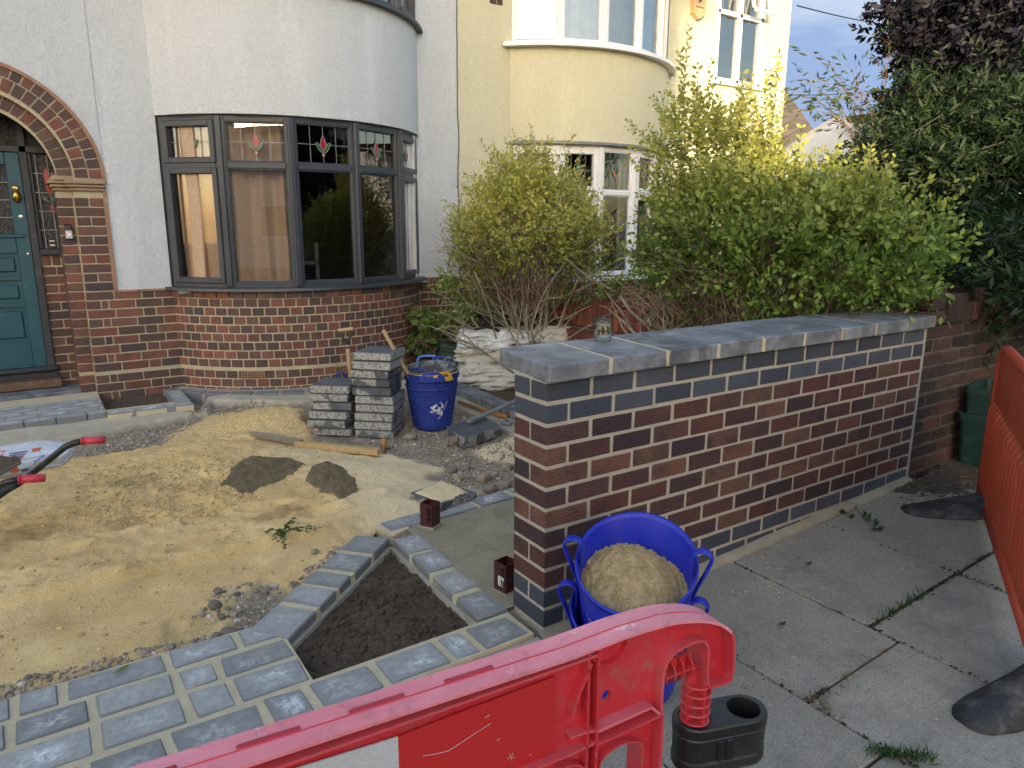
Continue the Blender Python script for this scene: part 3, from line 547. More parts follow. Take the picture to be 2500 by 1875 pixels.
# pavement flags
def pz(x): return -.035+.045*max(x,-0.2)
mb=MB(); cols=[-4.9,-4.2,-3.5,-2.8,-2.1,-1.4,-.72,-.10,.50,1.08,1.78,2.42,3.05,3.7,4.4,5.1,5.8,6.5]
yj={7:[-.06,-.50,-1.12,-1.9,-2.7,-3.15],8:[-.045,-.84,-1.62,-2.4,-3.15],9:[-.045,-.72,-1.42,-2.2,-3.15],10:[-.045,-.72,-1.35,-2.1,-3.15],11:[-.045,-.98,-1.7,-2.5,-3.15]}
for i in range(len(cols)-1):
    ys=yj.get(i,[-.165 if i<7 else -.045,-.8-.1*(i%2),-1.5,-2.3,-3.15])
    for j in range(len(ys)-1):
        x0,x1,y1,y0=cols[i],cols[i+1],ys[j],ys[j+1]; g=.0045; zc=random.uniform(-.003,.003)
        tx=Matrix(((1,0,0,0),(0,1,0,0),(.045 if x0>=-.2 else 0,0,1,-.035+zc),(0,0,0,1))); ty=Matrix.Shear
        mb.rbox(x0+g,x1-g,y0+g,y1-g,-.07,0,.005,0,random.random(),tx,.002)
mb.box(-4.9,-.15,-3.15,-.17,-.15,-.052,1)
T=Matrix(((1,0,0,0),(0,1,0,0),(.045,0,1,-.035),(0,0,0,1))); mb.box(-.15,6.5,-3.15,-.05,-.12,-.016,1,.5,T)
tag(mb.build('pavement',['flagstone','earth']),kind='structure')
mb=MB()
for i in range(16): mb.rbox(-6+i*.92,-5.09+i*.92,-3.32,-3.16,-.16,-.03,.01,0,random.random())
tag(mb.build('kerb','flagstone'),kind='structure')
# mortar fillet along the wall foot
mb=MB(); N=54; vs=[]; fs=[]
for i in range(N+1):
    x=-.02+2.72*i/N; z=pz(x); a=.045+.012*nz3(x*7,0)
    vs+=[(x,.004,z+.026+.006*nz3(x*9,3)),(x,-.012,z+.018),(x,-a,z+.003),(x,-a,z-.03)]
for i in range(N):
    for k in range(3): fs.append((i*4+k,i*4+k+1,i*4+k+5,i*4+k+4))
mb.add(vs,[f[::-1] for f in fs]); tag(mb.build('mortar_fillet','concrete_damp',None,True),kind='structure')
# ================================================================ NEW FRONT WALL
H=.0842; VJ=.013; wall=thing('front_garden_wall','new red brown brick garden wall with blue brick bands and thick slate grey coping','wall',(0,0,0))
mb=MB(); L=2.69; BH=.0710
for k in range(12):
    z0=k*H; z1=z0+BH; mi=1 if k in (0,1,10,11) else 0
    def br(x0,x1,y0,y1):
        a,b=random.uniform(0,.003)*(x0>.01),random.uniform(0,.003)
        mb.rbox(x0+a,x1-b,y0,y1,z0+random.uniform(-.0015,.002),z1+random.uniform(-.002,.0015),.0035,mi,random.random(),None,.0011)
    if k%2==1:
        x=0
        while x<L-.02:
            e=min(x+.212,L)
            br(x,e,0,.1025); br(x,e,.1125,.215); x+=.225
    else:
        br(0,.1025,0,.215); x=.1125
        while x<L-.02:
            e=min(x+.212,L); br(x,e,0,.1025); br(x,e,.1125,.215); x+=.225
mb.box(.0035,L+.03,.0035,.2115,-.12,12*H,2)
mb.build('brickwork',['brick_new','brick_blue','mortar_new'],wall)
sk_=(.055,.42); n9=9; zc0=1.006; zc1=1.074
for i in range(9):
    x0=-.012+i*.3065; x1=x0+.2885; mb=MB()
    T=Matrix(((1,sk_[0]/sk_[1],0,0),(0,1,0,0),(0,0,1,0),(0,0,0,1)))
    mb.rbox(x0+random.uniform(-.002,.002),x1+random.uniform(-.002,.002),-.036+random.uniform(-.003,.003),.384,zc0,zc1+random.uniform(-.0015,.003),.006,0,random.random(),T,.002)
    mb.build('coping_stone','slab_blue',wall)
mb=MB(); mb.box(0,2.735,-.031,.379,zc0+.003,zc1-.003,0,.5,T); mb.box(.004,2.69,.006,.21,12*H-.01,zc0+.004,0); mb.build('coping_mortar','mortar_joint',wall)
# ================================================================ OLD WALL (right) and party wall
def flatbricks(mb,x0,x1,zrows,y,depth,fn,bl=.225,mi=0,jit=.002,b=.004,mort=.010,off0=0,hd=False):
    """courses on a plane; fn(u,d,z)->point ; u along, d outward"""
    for k,(z0,z1) in enumerate(zrows):
        x=x0-(off0+(k%2)*bl/2)
        while x<x1:
            a=max(x,x0); e=min(x+bl-mort,x1)
            if e-a>.02:
                tmp=MB(); tmp.rbox(a,e,-depth,0,z0,z1,b,mi,random.random(),None,jit)
                mb.add([fn(v[0],v[1],v[2]) for v in tmp.v],tmp.f,mi,random.random())
            x+=bl
oldw=thing('old_front_wall','old weathered dark brick wall with notched top, joined to the right end of the new wall','wall',(2.75,.1,0))
mb=MB(); rows_=[(-.05+k*.0815,.02+k*.0815) for k in range(13)]
flatbricks(mb,2.728,7.5,rows_,0,.2,lambda u,d,z:(u,.012-d,z),bl=.222,jit=.004,b=.006); mb.box(2.728,7.5,.017,.22,-.1,1.0,1)
for v in range(0): pass
x=2.93; k=0
tops=[1.17,1.165,1.21,1.205,1.14,1.20,1.22,1.15,1.19,1.2]
for j in range(40):
    t=1.10+[.075,.075,.075,.02,.02,.10,.10,.10,.03,.03][j%10]
    mb.rbox(x,x+.07,-.005,.21,1.006,t,.007,0,random.random(),None,.005); x+=.078
mb.rbox(2.74,2.92,.0,.22,1.006,1.085,.008,0,.7,None,.005); mb.rbox(2.755,2.90,.01,.22,1.09,1.235,.01,0,.4,None,.006)
o_=mb.build('brickwork',['brick_old','mortar_old'],oldw)
party=thing('party_wall','low red brick dividing wall topped with bricks on end, running back between the shrubs','wall',(2.9,2.6,0))
mb=MB(); rows_=[(-.05+k*.08,.02+k*.08) for k in range(8)]
flatbricks(mb,.2,5.3,rows_,0,.1,lambda u,d,z:(2.86+d*1.0,u,z),bl=.222,jit=.003); mb.box(2.865,3.06,.22,5.3,-.1,.60,1)
y=.26;j=0
hs=[.80,.80,.80,.80,.86,.86,.86,.78,.78,.78,.90,.90,.90,.90,.80,.80,.80]
while y<4.6:
    h=.80+[.0,.0,.0,.075,.075,.075,.0,.0,.0,.08,.08,.08,.08][j%13]
    if y<1.2: h+=.2
    mb.rbox(2.855,3.07,y,y+.066,.61 if y>=1.2 else .5,h,.005,0,random.random(),None,.004); y+=.074; j+=1
o_=mb.build('brickwork',['brick_red','mortar_old'],party)
mb=MB(); mb.rbox(2.80,3.08,.25,.62,.98,1.06,.01,0,.5,None,.008); mb.rbox(2.74,3.0,.235,.42,.5,.98,.01,0,.3,None,.006); mb.build('brick_pier','brick_old',party)
# ================================================================ WHITE HOUSE
YF=5.346
ZB=[.052+.0815*k+(.025 if k>=2 else 0) for k in range(11)]
brow=[(z,z+.0695) for z in ZB]; plinth=[(-.11,-.04),(-.029,.041)]
wh=thing('white_house','white rendered house with red brick base, curved grey bay window and arched brick porch','house',(.5,5.35,0))
def arcfn(cx,cy,Rr): return lambda a,r=0,z=0:(cx+(Rr+r)*math.sin(a),cy-(Rr+r)*math.cos(a),z)
BX,BY,BR_=.865,6.116,1.496; AH=math.asin(1.285/BR_); barc=arcfn(BX,BY,BR_)
# brick base: flat part with varied bond
mb=MB()
def courses(mb,x0,x1,rows,seqs,y=YF,mi=0,depth=.06,b=.003,jit=.0015):
    for k,(z0,z1) in enumerate(rows):
        x=x0-(0 if k%2==0 else 0); sq=seqs[k%len(seqs)]; i=0
        while x<x1-.015:
            wd=sq[i%len(sq)]; e=min(x+wd,x1)
            if e-x>.02: mb.rbox(x,e,y-.006,y+depth,z0,z1,b,mi,random.random(),None,jit)
            x=e+.011; i+=1
courses(mb,-1.14,-.425,plinth+brow,[[.215,.215,.095,.19],[.105,.05,.205,.215,.2]])
mb.box(-1.14,-.42,YF,YF+.2,-.12,.98,1); 
mb.build('brick_base',['brick_house','mortar_house'],wh); mb=MB()
courses(mb,2.16,2.70,plinth+brow,[[.10,.215,.215],[.215,.10,.215]]); mb.box(2.15,2.72,YF,YF+.2,-.12,.98,1)
mb.build('brick_base',['brick_house','mortar_house'],wh)
def curved_bricks(mb,fn,Rr,AH,rows,n,mi=0,pr=.006):
    for k,(z0,z1) in enumerate(rows):
        w_=2*AH/n; off=(k%2)*w_*.5
        for j in range(-1,n+1):
            a0=-AH+j*w_+off; a1=a0+w_-.012/Rr; a0=max(a0,-AH); a1=min(a1,AH)
            if a1-a0<.012: continue
            tmp=MB(); tmp.rbox(a0*Rr,a1*Rr,-.05,pr,z0,z1,.003,mi,0,None,.0015)
            mb.add([fn(v[0]/Rr,v[1],v[2]) for v in tmp.v],[f[::-1] for f in tmp.f],mi,random.random())
def curved_sheet(mb,fn,AH,r,z0,z1,n=40,mi=0,thick=0):
    vs=[]; 
    for i in range(n+1):
        a=-AH+2*AH*i/n; vs+=[fn(a,r,z0),fn(a,r,z1)]
    fs=[(i*2,i*2+2,i*2+3,i*2+1) for i in range(n)]
    mb.add(vs,fs,mi)
    if thick:
        vs=[]
        for i in range(n+1):
            a=-AH+2*AH*i/n; vs+=[fn(a,r,z0),fn(a,r-thick,z0),fn(a,r,z1),fn(a,r-thick,z1)]
        fs=[(i*4,i*4+1,i*4+5,i*4+4) for i in range(n)]+[(i*4+2,i*4+6,i*4+7,i*4+3) for i in range(n)]
        mb.add(vs,fs,mi)
mb=MB(); curved_bricks(mb,barc,BR_,AH,plinth+brow[:-1],27); curved_bricks(mb,arcfn(BX,BY,BR_+.012),BR_+.012,AH,brow[-1:],25,pr=.012)
curved_sheet(mb,barc,AH,0,-.12,.97,40,1); mb.build('bay_brick_base',['brick_house','mortar_house'],wh)
# air bricks in the bay base
for a in (-.52,.06):
    mb=MB(); ang=a
    for i in range(7):
        for j in range(3): pass
    tmp=MB(); tmp.rbox(-.107,.107,-.01,.011,0,.068,.002)
    T=Matrix.Translation(Vector(barc(ang,0,brow[1][0])))@Matrix.Rotation(ang,4,'Z')
    def loc(u,d,z): return T@Vector((u,-d,z))
    mb.box(-.107,.107,-.012,.0,0,.068,0,.6,T)
    for j in range(4): z=.004+j*.0187; mb.box(-.107,.107,-.018,-.012,z-.003,z+.003,0,.6,T)
    for i in range(9): u=-.105+i*.02625; mb.box(u-.004,u+.004,-.018,-.012,.001,.067,0,.6,T)
    mb.box(-.10,.10,-.0125,-.0122,.002,.066,1,.5,T)
    mb.build('air_brick',['terracotta','dark_room'],wh)
# bay render between the two windows, soffit and upper part
ZH=2.505; ZU=3.55
mb=MB(); curved_sheet(mb,barc,AH,.03,ZH,ZU,60,0,.12)
mb.build('bay_render',['render_white'],wh,True)
# flat render with the arch cut out
ACX,ACZ,AR=-1.84,1.91,.955
mb=MB(); TOP=6.6
def wq(x0,x1,z0,z1,y=YF-.008,mi=0): mb.add([(x0,y,z0),(x1,y,z0),(x1,y,z1),(x0,y,z1)],[(0,1,2,3)],mi)
wq(-.888,BX-1.30,.972,TOP); wq(BX+1.27,2.675,.972,TOP); wq(-6,-2.80,.972,TOP); wq(BX-1.30,BX+1.27,5.2,TOP)
n=36
for i in range(n):
    a0=PI*i/n; a1=PI*(i+1)/n; x0=ACX+AR*math.cos(a1); x1=ACX+AR*math.cos(a0)
    mb.add([(x0,YF-.008,ACZ+AR*math.sin(a1)),(x1,YF-.008,ACZ+AR*math.sin(a0)),(x1,YF-.008,TOP),(x0,YF-.008,TOP)],[(0,1,2,3)])
mb.box(-.885,BX-1.30,YF-.008,YF+.02,.960,.972,1); mb.box(BX+1.27,2.675,YF-.008,YF+.02,.960,.972,1)
mb.box(-6,2.68,YF+.25,YF+.27,2.95,TOP,0); mb.box(2.66,2.68,YF-.006,YF+6,-.1,TOP,0)
mb.build('render_wall',['render_white','terracotta'],wh)
# tile edging round the arch and along the bottom of the render
mb=MB(); pts=[(ACX+(AR-.004)*math.cos(a),YF-.008,ACZ+(AR-.004)*math.sin(a)) for a in [PI*i/40 for i in range(41)]]
mb.strip(pts,(0,-.012,0),(0,.03,0),.028); mb.box(-.915,-.885,YF-.02,YF+.03,.965,1.84)
x=-.885
while x<-.43: mb.rbox(x,min(x+.16,-.43),YF-.02,YF+.02,.952,.972,.003,0,.5,None,.001); x+=.165
mb.build('tile_edging','terracotta',wh)
# porch pier and arch
mb=MB(); zr=plinth+brow+[(ZB[10]+.0815*(j+1),ZB[10]+.0815*(j+1)+.0695) for j in range(11)]
zr=[r for r in zr if r[1]<1.84]
courses(mb,-1.135,-.918,zr[13:],[[.215],[.1025,.1025]]); mb.box(-1.135,-.915,YF+.001,YF+.3,.985,1.84,1)
courses(mb,-1.262,-1.150,zr,[[.2]],y=YF+.07); mb.box(-1.262,-1.13,YF+.075,YF+.5,-.1,1.84,1)
for z0,z1 in zr: mb.rbox(-1.268,-1.262+.01,YF+.075,YF+.45,z0,z1,.003,0,random.random(),None,.001)

mb.build('porch_pier',['brick_house','mortar_house'],wh)
mb=MB()
def archring(r0,r1,y,n,dep):
    for i in range(n):
        a0=PI*i/n+.012/r0*.5; a1=PI*(i+1)/n-.012/r0*.5; vs=[]
        j=lambda: random.uniform(-.002,.002)
        P8=[(r,yy,a) for yy in (y-.006,y+dep) for r in (r0,r1) for a in (a0,a1)]
        vs=[(ACX+(r+j())*math.cos(a),yy,ACZ+.03+(r+j())*math.sin(a)) for r,yy,a in P8]
        mb.add(vs,[(0,1,3,2),(4,6,7,5),(0,4,5,1),(2,3,7,6),(0,2,6,4),(1,5,7,3)],0,random.random())
archring(.838,.932,YF,33,.1); archring(.728,.828,YF,29,.3); archring(.600,.712,YF+.05,25,.42)
def disc(y,r0,r1,mi=1):
    n=48; vs=[]
    for i in range(n+1): a=PI*i/n; vs+=[(ACX+r0*math.cos(a),y,ACZ+.0+r0*math.sin(a)+.0),(ACX+r1*math.cos(a),y,ACZ+r1*math.sin(a))]
    mb.add(vs,[(i*2,i*2+2,i*2+3,i*2+1) for i in range(n)],mi)
disc(YF,.72,.95); disc(YF+.055,.595,.73)
n=40; vs=[]
for i in range(n+1):
    a=PI*i/n; vs+=[(ACX+.61*math.cos(a),YF+.06,ACZ+.03+.61*math.sin(a)),(ACX+.61*math.cos(a),YF+.5,ACZ+.03+.61*math.sin(a)),(ACX+.724*math.cos(a),YF,ACZ+.03+.724*math.sin(a)),(ACX+.724*math.cos(a),YF+.1,ACZ+.03+.724*math.sin(a))]
mb.add(vs,[(i*4,i*4+1,i*4+5,i*4+4) for i in range(n)]+[(i*4+2,i*4+3,i*4+7,i*4+6) for i in range(n)],1)
mb.build('porch_arch',['brick_house','mortar_house'],wh)
mb=MB()
for (z0,z1,e) in [(1.835,1.862,.012),(1.866,1.890,.028),(1.894,1.925,.045)]:
    mb.rbox(-1.15-e,-.90+e*.4,YF-.012-e,YF+.2,z0,z1,.006,0,.5,None,.002); mb.rbox(-1.27-e,-1.12,YF+.055-e,YF+.4,z0,z1,.006,0,.5,None,.002)
mb.add([(-1.30,YF+.0,1.925),(-.885,YF-.05,1.925),(-.885,YF+.05,1.97),(-1.28,YF+.05,1.965)],[(0,1,2,3)])
mb.build('stone_capital','stone_tile',wh)
# back of the porch: door, frame, sidelight and brick panel
YD=5.80
mb=MB(); courses(mb,-1.428,-1.20,[(-.02+.0815*k+.06,-.02+.0815*k+.1295) for k in range(14)],[[.24],[.10,.12]],y=YD)
for x in (-1.42,-1.345,-1.27): mb.rbox(x,x+.064,YD-.006,YD+.06,1.185,1.275,.004,0,random.random(),None,.001)
mb.box(-1.43,-1.2,YD,YD+.1,-.1,1.28,1); mb.build('porch_panel',['brick_house','mortar_house'],wh)
fr=MB(); fr.rbox(-1.49,-1.43,YD-.03,YD+.07,.25,2.6,.006); fr.rbox(-2.28,-2.22,YD-.03,YD+.07,.25,2.6,.006); fr.rbox(-2.7,-1.2,YD-.03,YD+.07,2.165,2.225,.006)
fr.rbox(-1.43,-1.22,YD-.05,YD+.07,1.28,1.335,.006); fr.rbox(-1.43,-1.405,YD-.015,YD+.06,1.335,2.165,.004)
fr.rbox(-2.32,-1.40,YD-.07,YD+.07,.215,.262,.018); fr.rbox(-2.3,-1.42,YD-.03,YD+.07,.155,.215,.004); fr.rbox(-1.50,-1.475,YD-.02,YD+.06,2.22,2.6,.004); fr.box(-2.7,-1.2,YD+.06,YD+.08,.1,2.7)
fr.build('door_frame','door_frame',wh)
mb=MB(); mb.box(-1.43,-1.2,YD+.01,YD+.016,1.335,2.165); mb.box(-2.25,-1.45,YD+.01,YD+.016,2.225,2.6); 
sg=mb.build('sidelight','obscure_glass',wh)
mb=MB()
for u in (-1.375,-1.285): mb.box(u-.004,u+.004,YD+.002,YD+.01,1.335,2.165)
for z in (1.50,1.665,1.83,1.995): mb.box(-1.43,-1.2,YD+.001,YD+.01,z-.004,z+.004)
mb.poly([[(-1.37,1.80),(-1.33,1.79),(-1.30,1.74),(-1.335,1.755)]],lambda a,b:(a,YD-.001,b),1); mb.poly([[(-1.30,1.74),(-1.27,1.80),(-1.235,1.79),(-1.265,1.75)]],lambda a,b:(a,YD-.001,b),1)
mb.poly([[(-1.305,2.06),(-1.325,1.98),(-1.315,1.86),(-1.30,1.79),(-1.285,1.86),(-1.282,1.98)]],lambda a,b:(a,YD-.001,b),2); mb.poly([[(-1.31,1.72),(-1.30,1.62),(-1.285,1.70)]],lambda a,b:(a,YD-.001,b),2)
mb.box(-1.355,-1.30,YD-.002,YD+.001,1.345,1.415,3); mb.box(-1.348,-1.307,YD-.003,YD-.002,1.40,1.409,4); mb.box(-1.348,-1.307,YD-.003,YD-.002,1.36,1.372,4)
mb.build('leaded_light',['lead','glass_green','glass_red','bell_black','white_paint'],sg)
dr=MB(); dx0,dx1=-2.215,-1.492; dr.box(dx0,dx1,YD+.012,YD+.05,.262,2.165)
Xm=(dx0+dx1)/2
def stile(x0,x1,z0,z1,p=.0): dr.rbox(x0,x1,YD-.012+p,YD+.02,z0,z1,.004)
stile(dx1-.105,dx1,.262,2.165); stile(dx0,dx0+.105,.262,2.165); stile(dx0+.106,dx1-.106,2.06,2.164); stile(dx0+.106,dx1-.106,1.30,1.44); stile(dx0+.106,dx1-.106,.263,.50); stile(dx0+.106,dx1-.106,.82,.86); stile(dx0+.106,dx1-.106,1.06,1.10); stile(Xm-.04,Xm+.04,1.101,1.299)
for (a,b,z0,z1) in [(Xm+.05,dx1-.115,1.115,1.285),(dx0+.115,Xm-.05,1.115,1.285),(dx0+.115,dx1-.115,.875,1.045),(dx0+.115,dx1-.115,.515,.805),]: dr.rbox(a+.02,b-.02,YD-.008,YD+.02,z0+.02,z1-.02,.012)
dr.box(dx0+.115,dx1-.115,YD-.02,YD+.0,.655,.675) if False else None
dr.rbox(dx0+.05,dx1-.04,YD-.035,YD+.0,1.435,1.465,.006)
dro=dr.build('front_door','teal_paint',wh)
mb=MB(); mb.box(dx0+.105,dx1-.105,YD+.004,YD+.011,1.46,2.06); mb.build('door_glass','obscure_glass',dro)
mb=MB()
for z in (1.61,1.76,1.91): mb.box(dx0+.105,dx1-.105,YD-.002,YD+.005,z-.004,z+.004)
for x in (dx0+.28,dx1-.28): mb.box(x-.004,x+.004,YD-.002,YD+.005,1.46,2.06)
mb.build('glazing_lead','lead',dro)
mb=MB(); mb.lathe([(.0,-.062),(.022,-.058),(.036,-.035),(.040,-.01),(.034,.02),(.018,.036),(.012,.04)],(0,0,0),14,fn=lambda p,r,z,a:Vector((dx1-.055+p.x*.9,YD-.03-abs(p.y)*.7,1.80+z)))
for k in range(7): a=-1.2+k*.4; mb.tube([(dx1-.055,YD-.03,1.83),(dx1-.055+.014*math.sin(a),YD-.04,1.855+.01*math.cos(a)),(dx1-.055+.034*math.sin(a),YD-.038,1.86+.035*math.cos(a))],[.009,.007,.001],6)
mb.build('door_knocker','brass',dro,True)
mb=MB(); mb.lathe([(.0,-.012),(.018,-.010),(.02,0)],(0,0,0),14,fn=lambda p,r,z,a:Vector((dx1-.045+p.x,YD-.014+z,1.615+p.y))); mb.build('door_lock','chrome',dro); mb=MB(); mb.lathe([(.0,-.010),(.012,-.008),(.015,0)],(0,0,0),14,fn=lambda p,r,z,a:Vector((dx1-.03+p.x,YD-.014+z,1.29+p.y))); mb.build('door_lock','chrome',dro)
mb=MB(); mb.rbox(-2.45,-1.40,YD-.16,YD+.05,.085,.155,.004); mb.build('wooden_threshold','wood_step',wh)
mb=MB(); mb.rbox(-3.2,-1.12,YF+.09,YD,-.05,.075,.004); mb.build('doorstep','slab_blue',wh)
# doorbell
bell=thing('doorbell','black and silver video doorbell on the brick pier beside the teal door','doorbell',(-1.205,YF+.06,1.48))
mb=MB(); mb.rbox(-1.236,-1.176,YF+.035,YF+.062,1.425,1.555,.008); mb.build('bell_case','bell_black',bell)
mb=MB(); mb.rbox(-1.232,-1.180,YF+.030,YF+.04,1.43,1.50,.004); mb.lathe([(.0,-.002),(.014,-.002),(.016,.002)],(0,0,0),20,1,fn=lambda p,r,z,a:Vector((-1.206+p.x,YF+.030+z,1.468+p.y))); mb.build('bell_button',['bell_grey','chrome'],bell)
# ---------------------------------------------------------------- curved bay windows
def bay_window(parent,fn,Rr,AH,z0,z1,zt,mats,rin=.03,name='bay_window',open_k=(),leads=True,leadcol='lead',frame_w=.05,sash=(0,4),tulip=True,glass='glass',n=5,mw=.035,dg=.05):
    P=[Vector(fn(-AH+2*AH*i/n,rin,0)) for i in range(n+1)]
    for k in range(n):
        a,b=P[k],P[k+1]; d=(b-a); Ln=d.length; d.normalize(); out=Vector((d.y,-d.x,0))
        def T_(off=0): return Matrix(((d.x,-out.x,0,a.x),(d.y,-out.y,0,a.y),(0,0,1,0),(0,0,0,1)))
        T=T_()
        w=MB(); e=.012; fw=frame_w
        def bar(u0,u1,za,zb,dp0=-.0,dp1=.07,b=.004): w.rbox(u0,u1,dp0,dp1,za,zb,b,0,.5,T)
        bar(0-e,fw,z0,z1); bar(Ln-fw,Ln+e,z0,z1); bar(fw,Ln-fw,z0,z0+fw); bar(fw,Ln-fw,z1-fw,z1)
        bar(-.028,.028,z0+.01,z1-.005,-.024,.05,.008) if k>0 else None
        bar(fw,Ln-fw,zt-.03,zt+.03,-.006,.07,.008)
        openings=[(fw,Ln-fw,z0+fw,zt-.03),(fw,Ln-fw,zt+.03,z1-fw)]
        root=w.build(name,mats,parent)
        for oi,(u0,u1,za,zb) in enumerate(openings):
            sw=.012; s_=MB()
            if k in sash: sw=.042
            dp=-.018 if k in sash else .004
            def sb(a0,a1,zc,zd): s_.rbox(a0,a1,dp,.06,zc,zd,.006,0,.5,T)
            sb(u0-.01,u0+sw,za-.01,zb+.01); sb(u1-sw,u1+.01,za-.01,zb+.01); sb(u0+sw,u1-sw,za-.01,za+sw); sb(u0+sw,u1-sw,zb-sw,zb+.01)
            s_.build('window_sash',mats,root)
            g=MB(); g.add([T@Vector(p) for p in ((u0+sw,.035,za+sw),(u1-sw,.035,za+sw),(u1-sw,.035,zb-sw),(u0+sw,.035,zb-sw))],[(0,1,2,3)]); g.build('window_pane',glass,root)
            if oi==1 and leads:
                l=MB(); cx=(u0+u1)/2; cz=za+(zb-za)*.50; hh=zb-sw; ll=za+sw; W2=(u1-u0)/2-sw
                def LB(a0,a1,zc,zd): l.box(a0,a1,.027,.031,zc,zd,0,.5,T)
                for q in (-.5,.5): LB(cx+q*W2-.0025,cx+q*W2+.0025,ll,hh)
                LB(cx-.0025,cx+.0025,cz+.07,hh); LB(cx-.0025,cx+.0025,ll,cz-.09); LB(cx-W2,cx-.05,cz-.0025,cz+.0025); LB(cx+.05,cx+W2,cz-.0025,cz+.0025)
                def pl(pts,mi,yy=.026): l.poly([[(cx+x*sc,cz+z*sc) for x,z in pts]],lambda a,b:T@Vector((a,yy,b)),mi)
                def ln(pts): l.tube([T@Vector((cx+x*sc,.025,cz+z*sc)) for x,z in pts],.0035,5,0)
                sc=min(1,W2/.10)
                red=[(0,.085),(-.012,.055),(-.026,.02),(-.028,-.01),(-.018,-.035),(0,-.045),(.018,-.035),(.028,-.01),(.026,.02),(.012,.055)]
                lg=[(-.03,-.012),(-.048,.016),(-.066,.020),(-.078,.005),(-.062,-.002),(-.05,-.035),(-.028,-.062),(-.006,-.072),(-.004,-.05)]
                if tulip==1: pl(red,1); pl(lg,2); pl([(-x,z) for x,z in lg[::-1]],2); pl([(.013*math.cos(t),-.088+.016*math.sin(t)) for t in [2*PI*i/10 for i in range(10)]],3)
                elif tulip==2: pl(red,2); pl(lg,4); pl([(-x,z) for x,z in lg[::-1]],4)
                ln(red+[red[0]]); ln(lg); ln([(-x,z) for x,z in lg]); ln([(.013*math.cos(t),-.088+.016*math.sin(t)) for t in [2*PI*i/8 for i in range(9)]])
                l.build('leaded_light',[leadcol,'glass_red','glass_green','glass_amber','glass_amber'],root)
def sill(parent,fn,AH,z0,z1,r0,r1,mat,n=48,ext=.05):
    m=MB(); A=AH+ext; vs=[]
    for i in range(n+1):
        a=-A+2*A*i/n; vs+=[fn(a,r0,z0),fn(a,r1,z0),fn(a,r1-.004,z1-.004),fn(a,r1-.012,z1),fn(a,r0,z1+.006)]
    fs=[]
    for i in range(n):
        for k in range(5): fs.append((i*5+k,i*5+(k+1)%5,(i+1)*5+(k+1)%5,(i+1)*5+k))
    fs+=[tuple(range(5)),tuple(n*5+k for k in range(5))[::-1]]
    m.add(vs,fs); return m.build('window_sill',mat,parent)
bay_window(wh,barc,BR_,AH,.985,2.50,2.075,'anthracite',rin=.0)
sill(wh,barc,AH,.955,.985,-.08,.075,'anthracite')
mb=MB(); curved_sheet(mb,barc,AH,-.02,2.49,2.51,40,0,.2); mb.build('bay_soffit','anthracite',wh)
sill(wh,barc,AH,ZU,ZU+.035,-.08,.10,'anthracite'); bay_window(wh,barc,BR_,AH,ZU+.035,4.95,4.5,'anthracite',rin=.02)
# inside: floor, back wall, curtain
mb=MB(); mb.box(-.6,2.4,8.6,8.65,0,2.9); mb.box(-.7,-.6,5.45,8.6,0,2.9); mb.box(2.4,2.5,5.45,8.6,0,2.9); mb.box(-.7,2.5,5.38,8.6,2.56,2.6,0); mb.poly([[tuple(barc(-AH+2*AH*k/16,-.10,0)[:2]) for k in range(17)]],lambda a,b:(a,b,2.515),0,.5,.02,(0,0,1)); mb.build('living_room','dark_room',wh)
mb=MB(); mb.box(-.4,2.15,5.15,5.42,.93,.955,0); mb.build('inner_sill','room',wh)
def curtain(parent,x0,x1,y0,y1,z0,z1,mat,name='curtain',waves=7,amp=.03,n=120):
    m=MB(); vs=[]
    for i in range(n+1):
        t=i/n; x=x0+(x1-x0)*t; y=y0+(y1-y0)*t+amp*math.sin(t*waves*2*PI+.6*math.sin(t*9))*(1+.4*math.sin(t*17)); 
        for z in (z0,(z0+z1)/2,z1): vs.append((x+.01*math.sin(z*3+t*20),y,z))
    fs=[]
    for i in range(n):
        for k in range(2): fs.append((i*3+k,i*3+3+k,i*3+4+k,i*3+1+k))
    m.add(vs,fs); return m.build(name,mat,parent,True)
curtain(wh,-.30,.0,5.24,5.02,.96,2.5,'curtain',waves=2.2,amp=.035)
curtain(wh,.0,.62,5.0,4.84,.96,2.5,'curtain',waves=3.2,amp=.03)
curtain(wh,1.74,2.10,5.05,5.28,.96,2.5,'curtain_white',waves=4,amp=.02)
mb=MB(); mb.box(1.0,1.04,6.3,6.34,.0,1.35,0); mb.box(1.28,1.32,6.3,6.34,0,1.35,0); mb.box(1.0,1.32,6.3,6.34,1.1,1.14,0); mb.build('chair','room',wh)
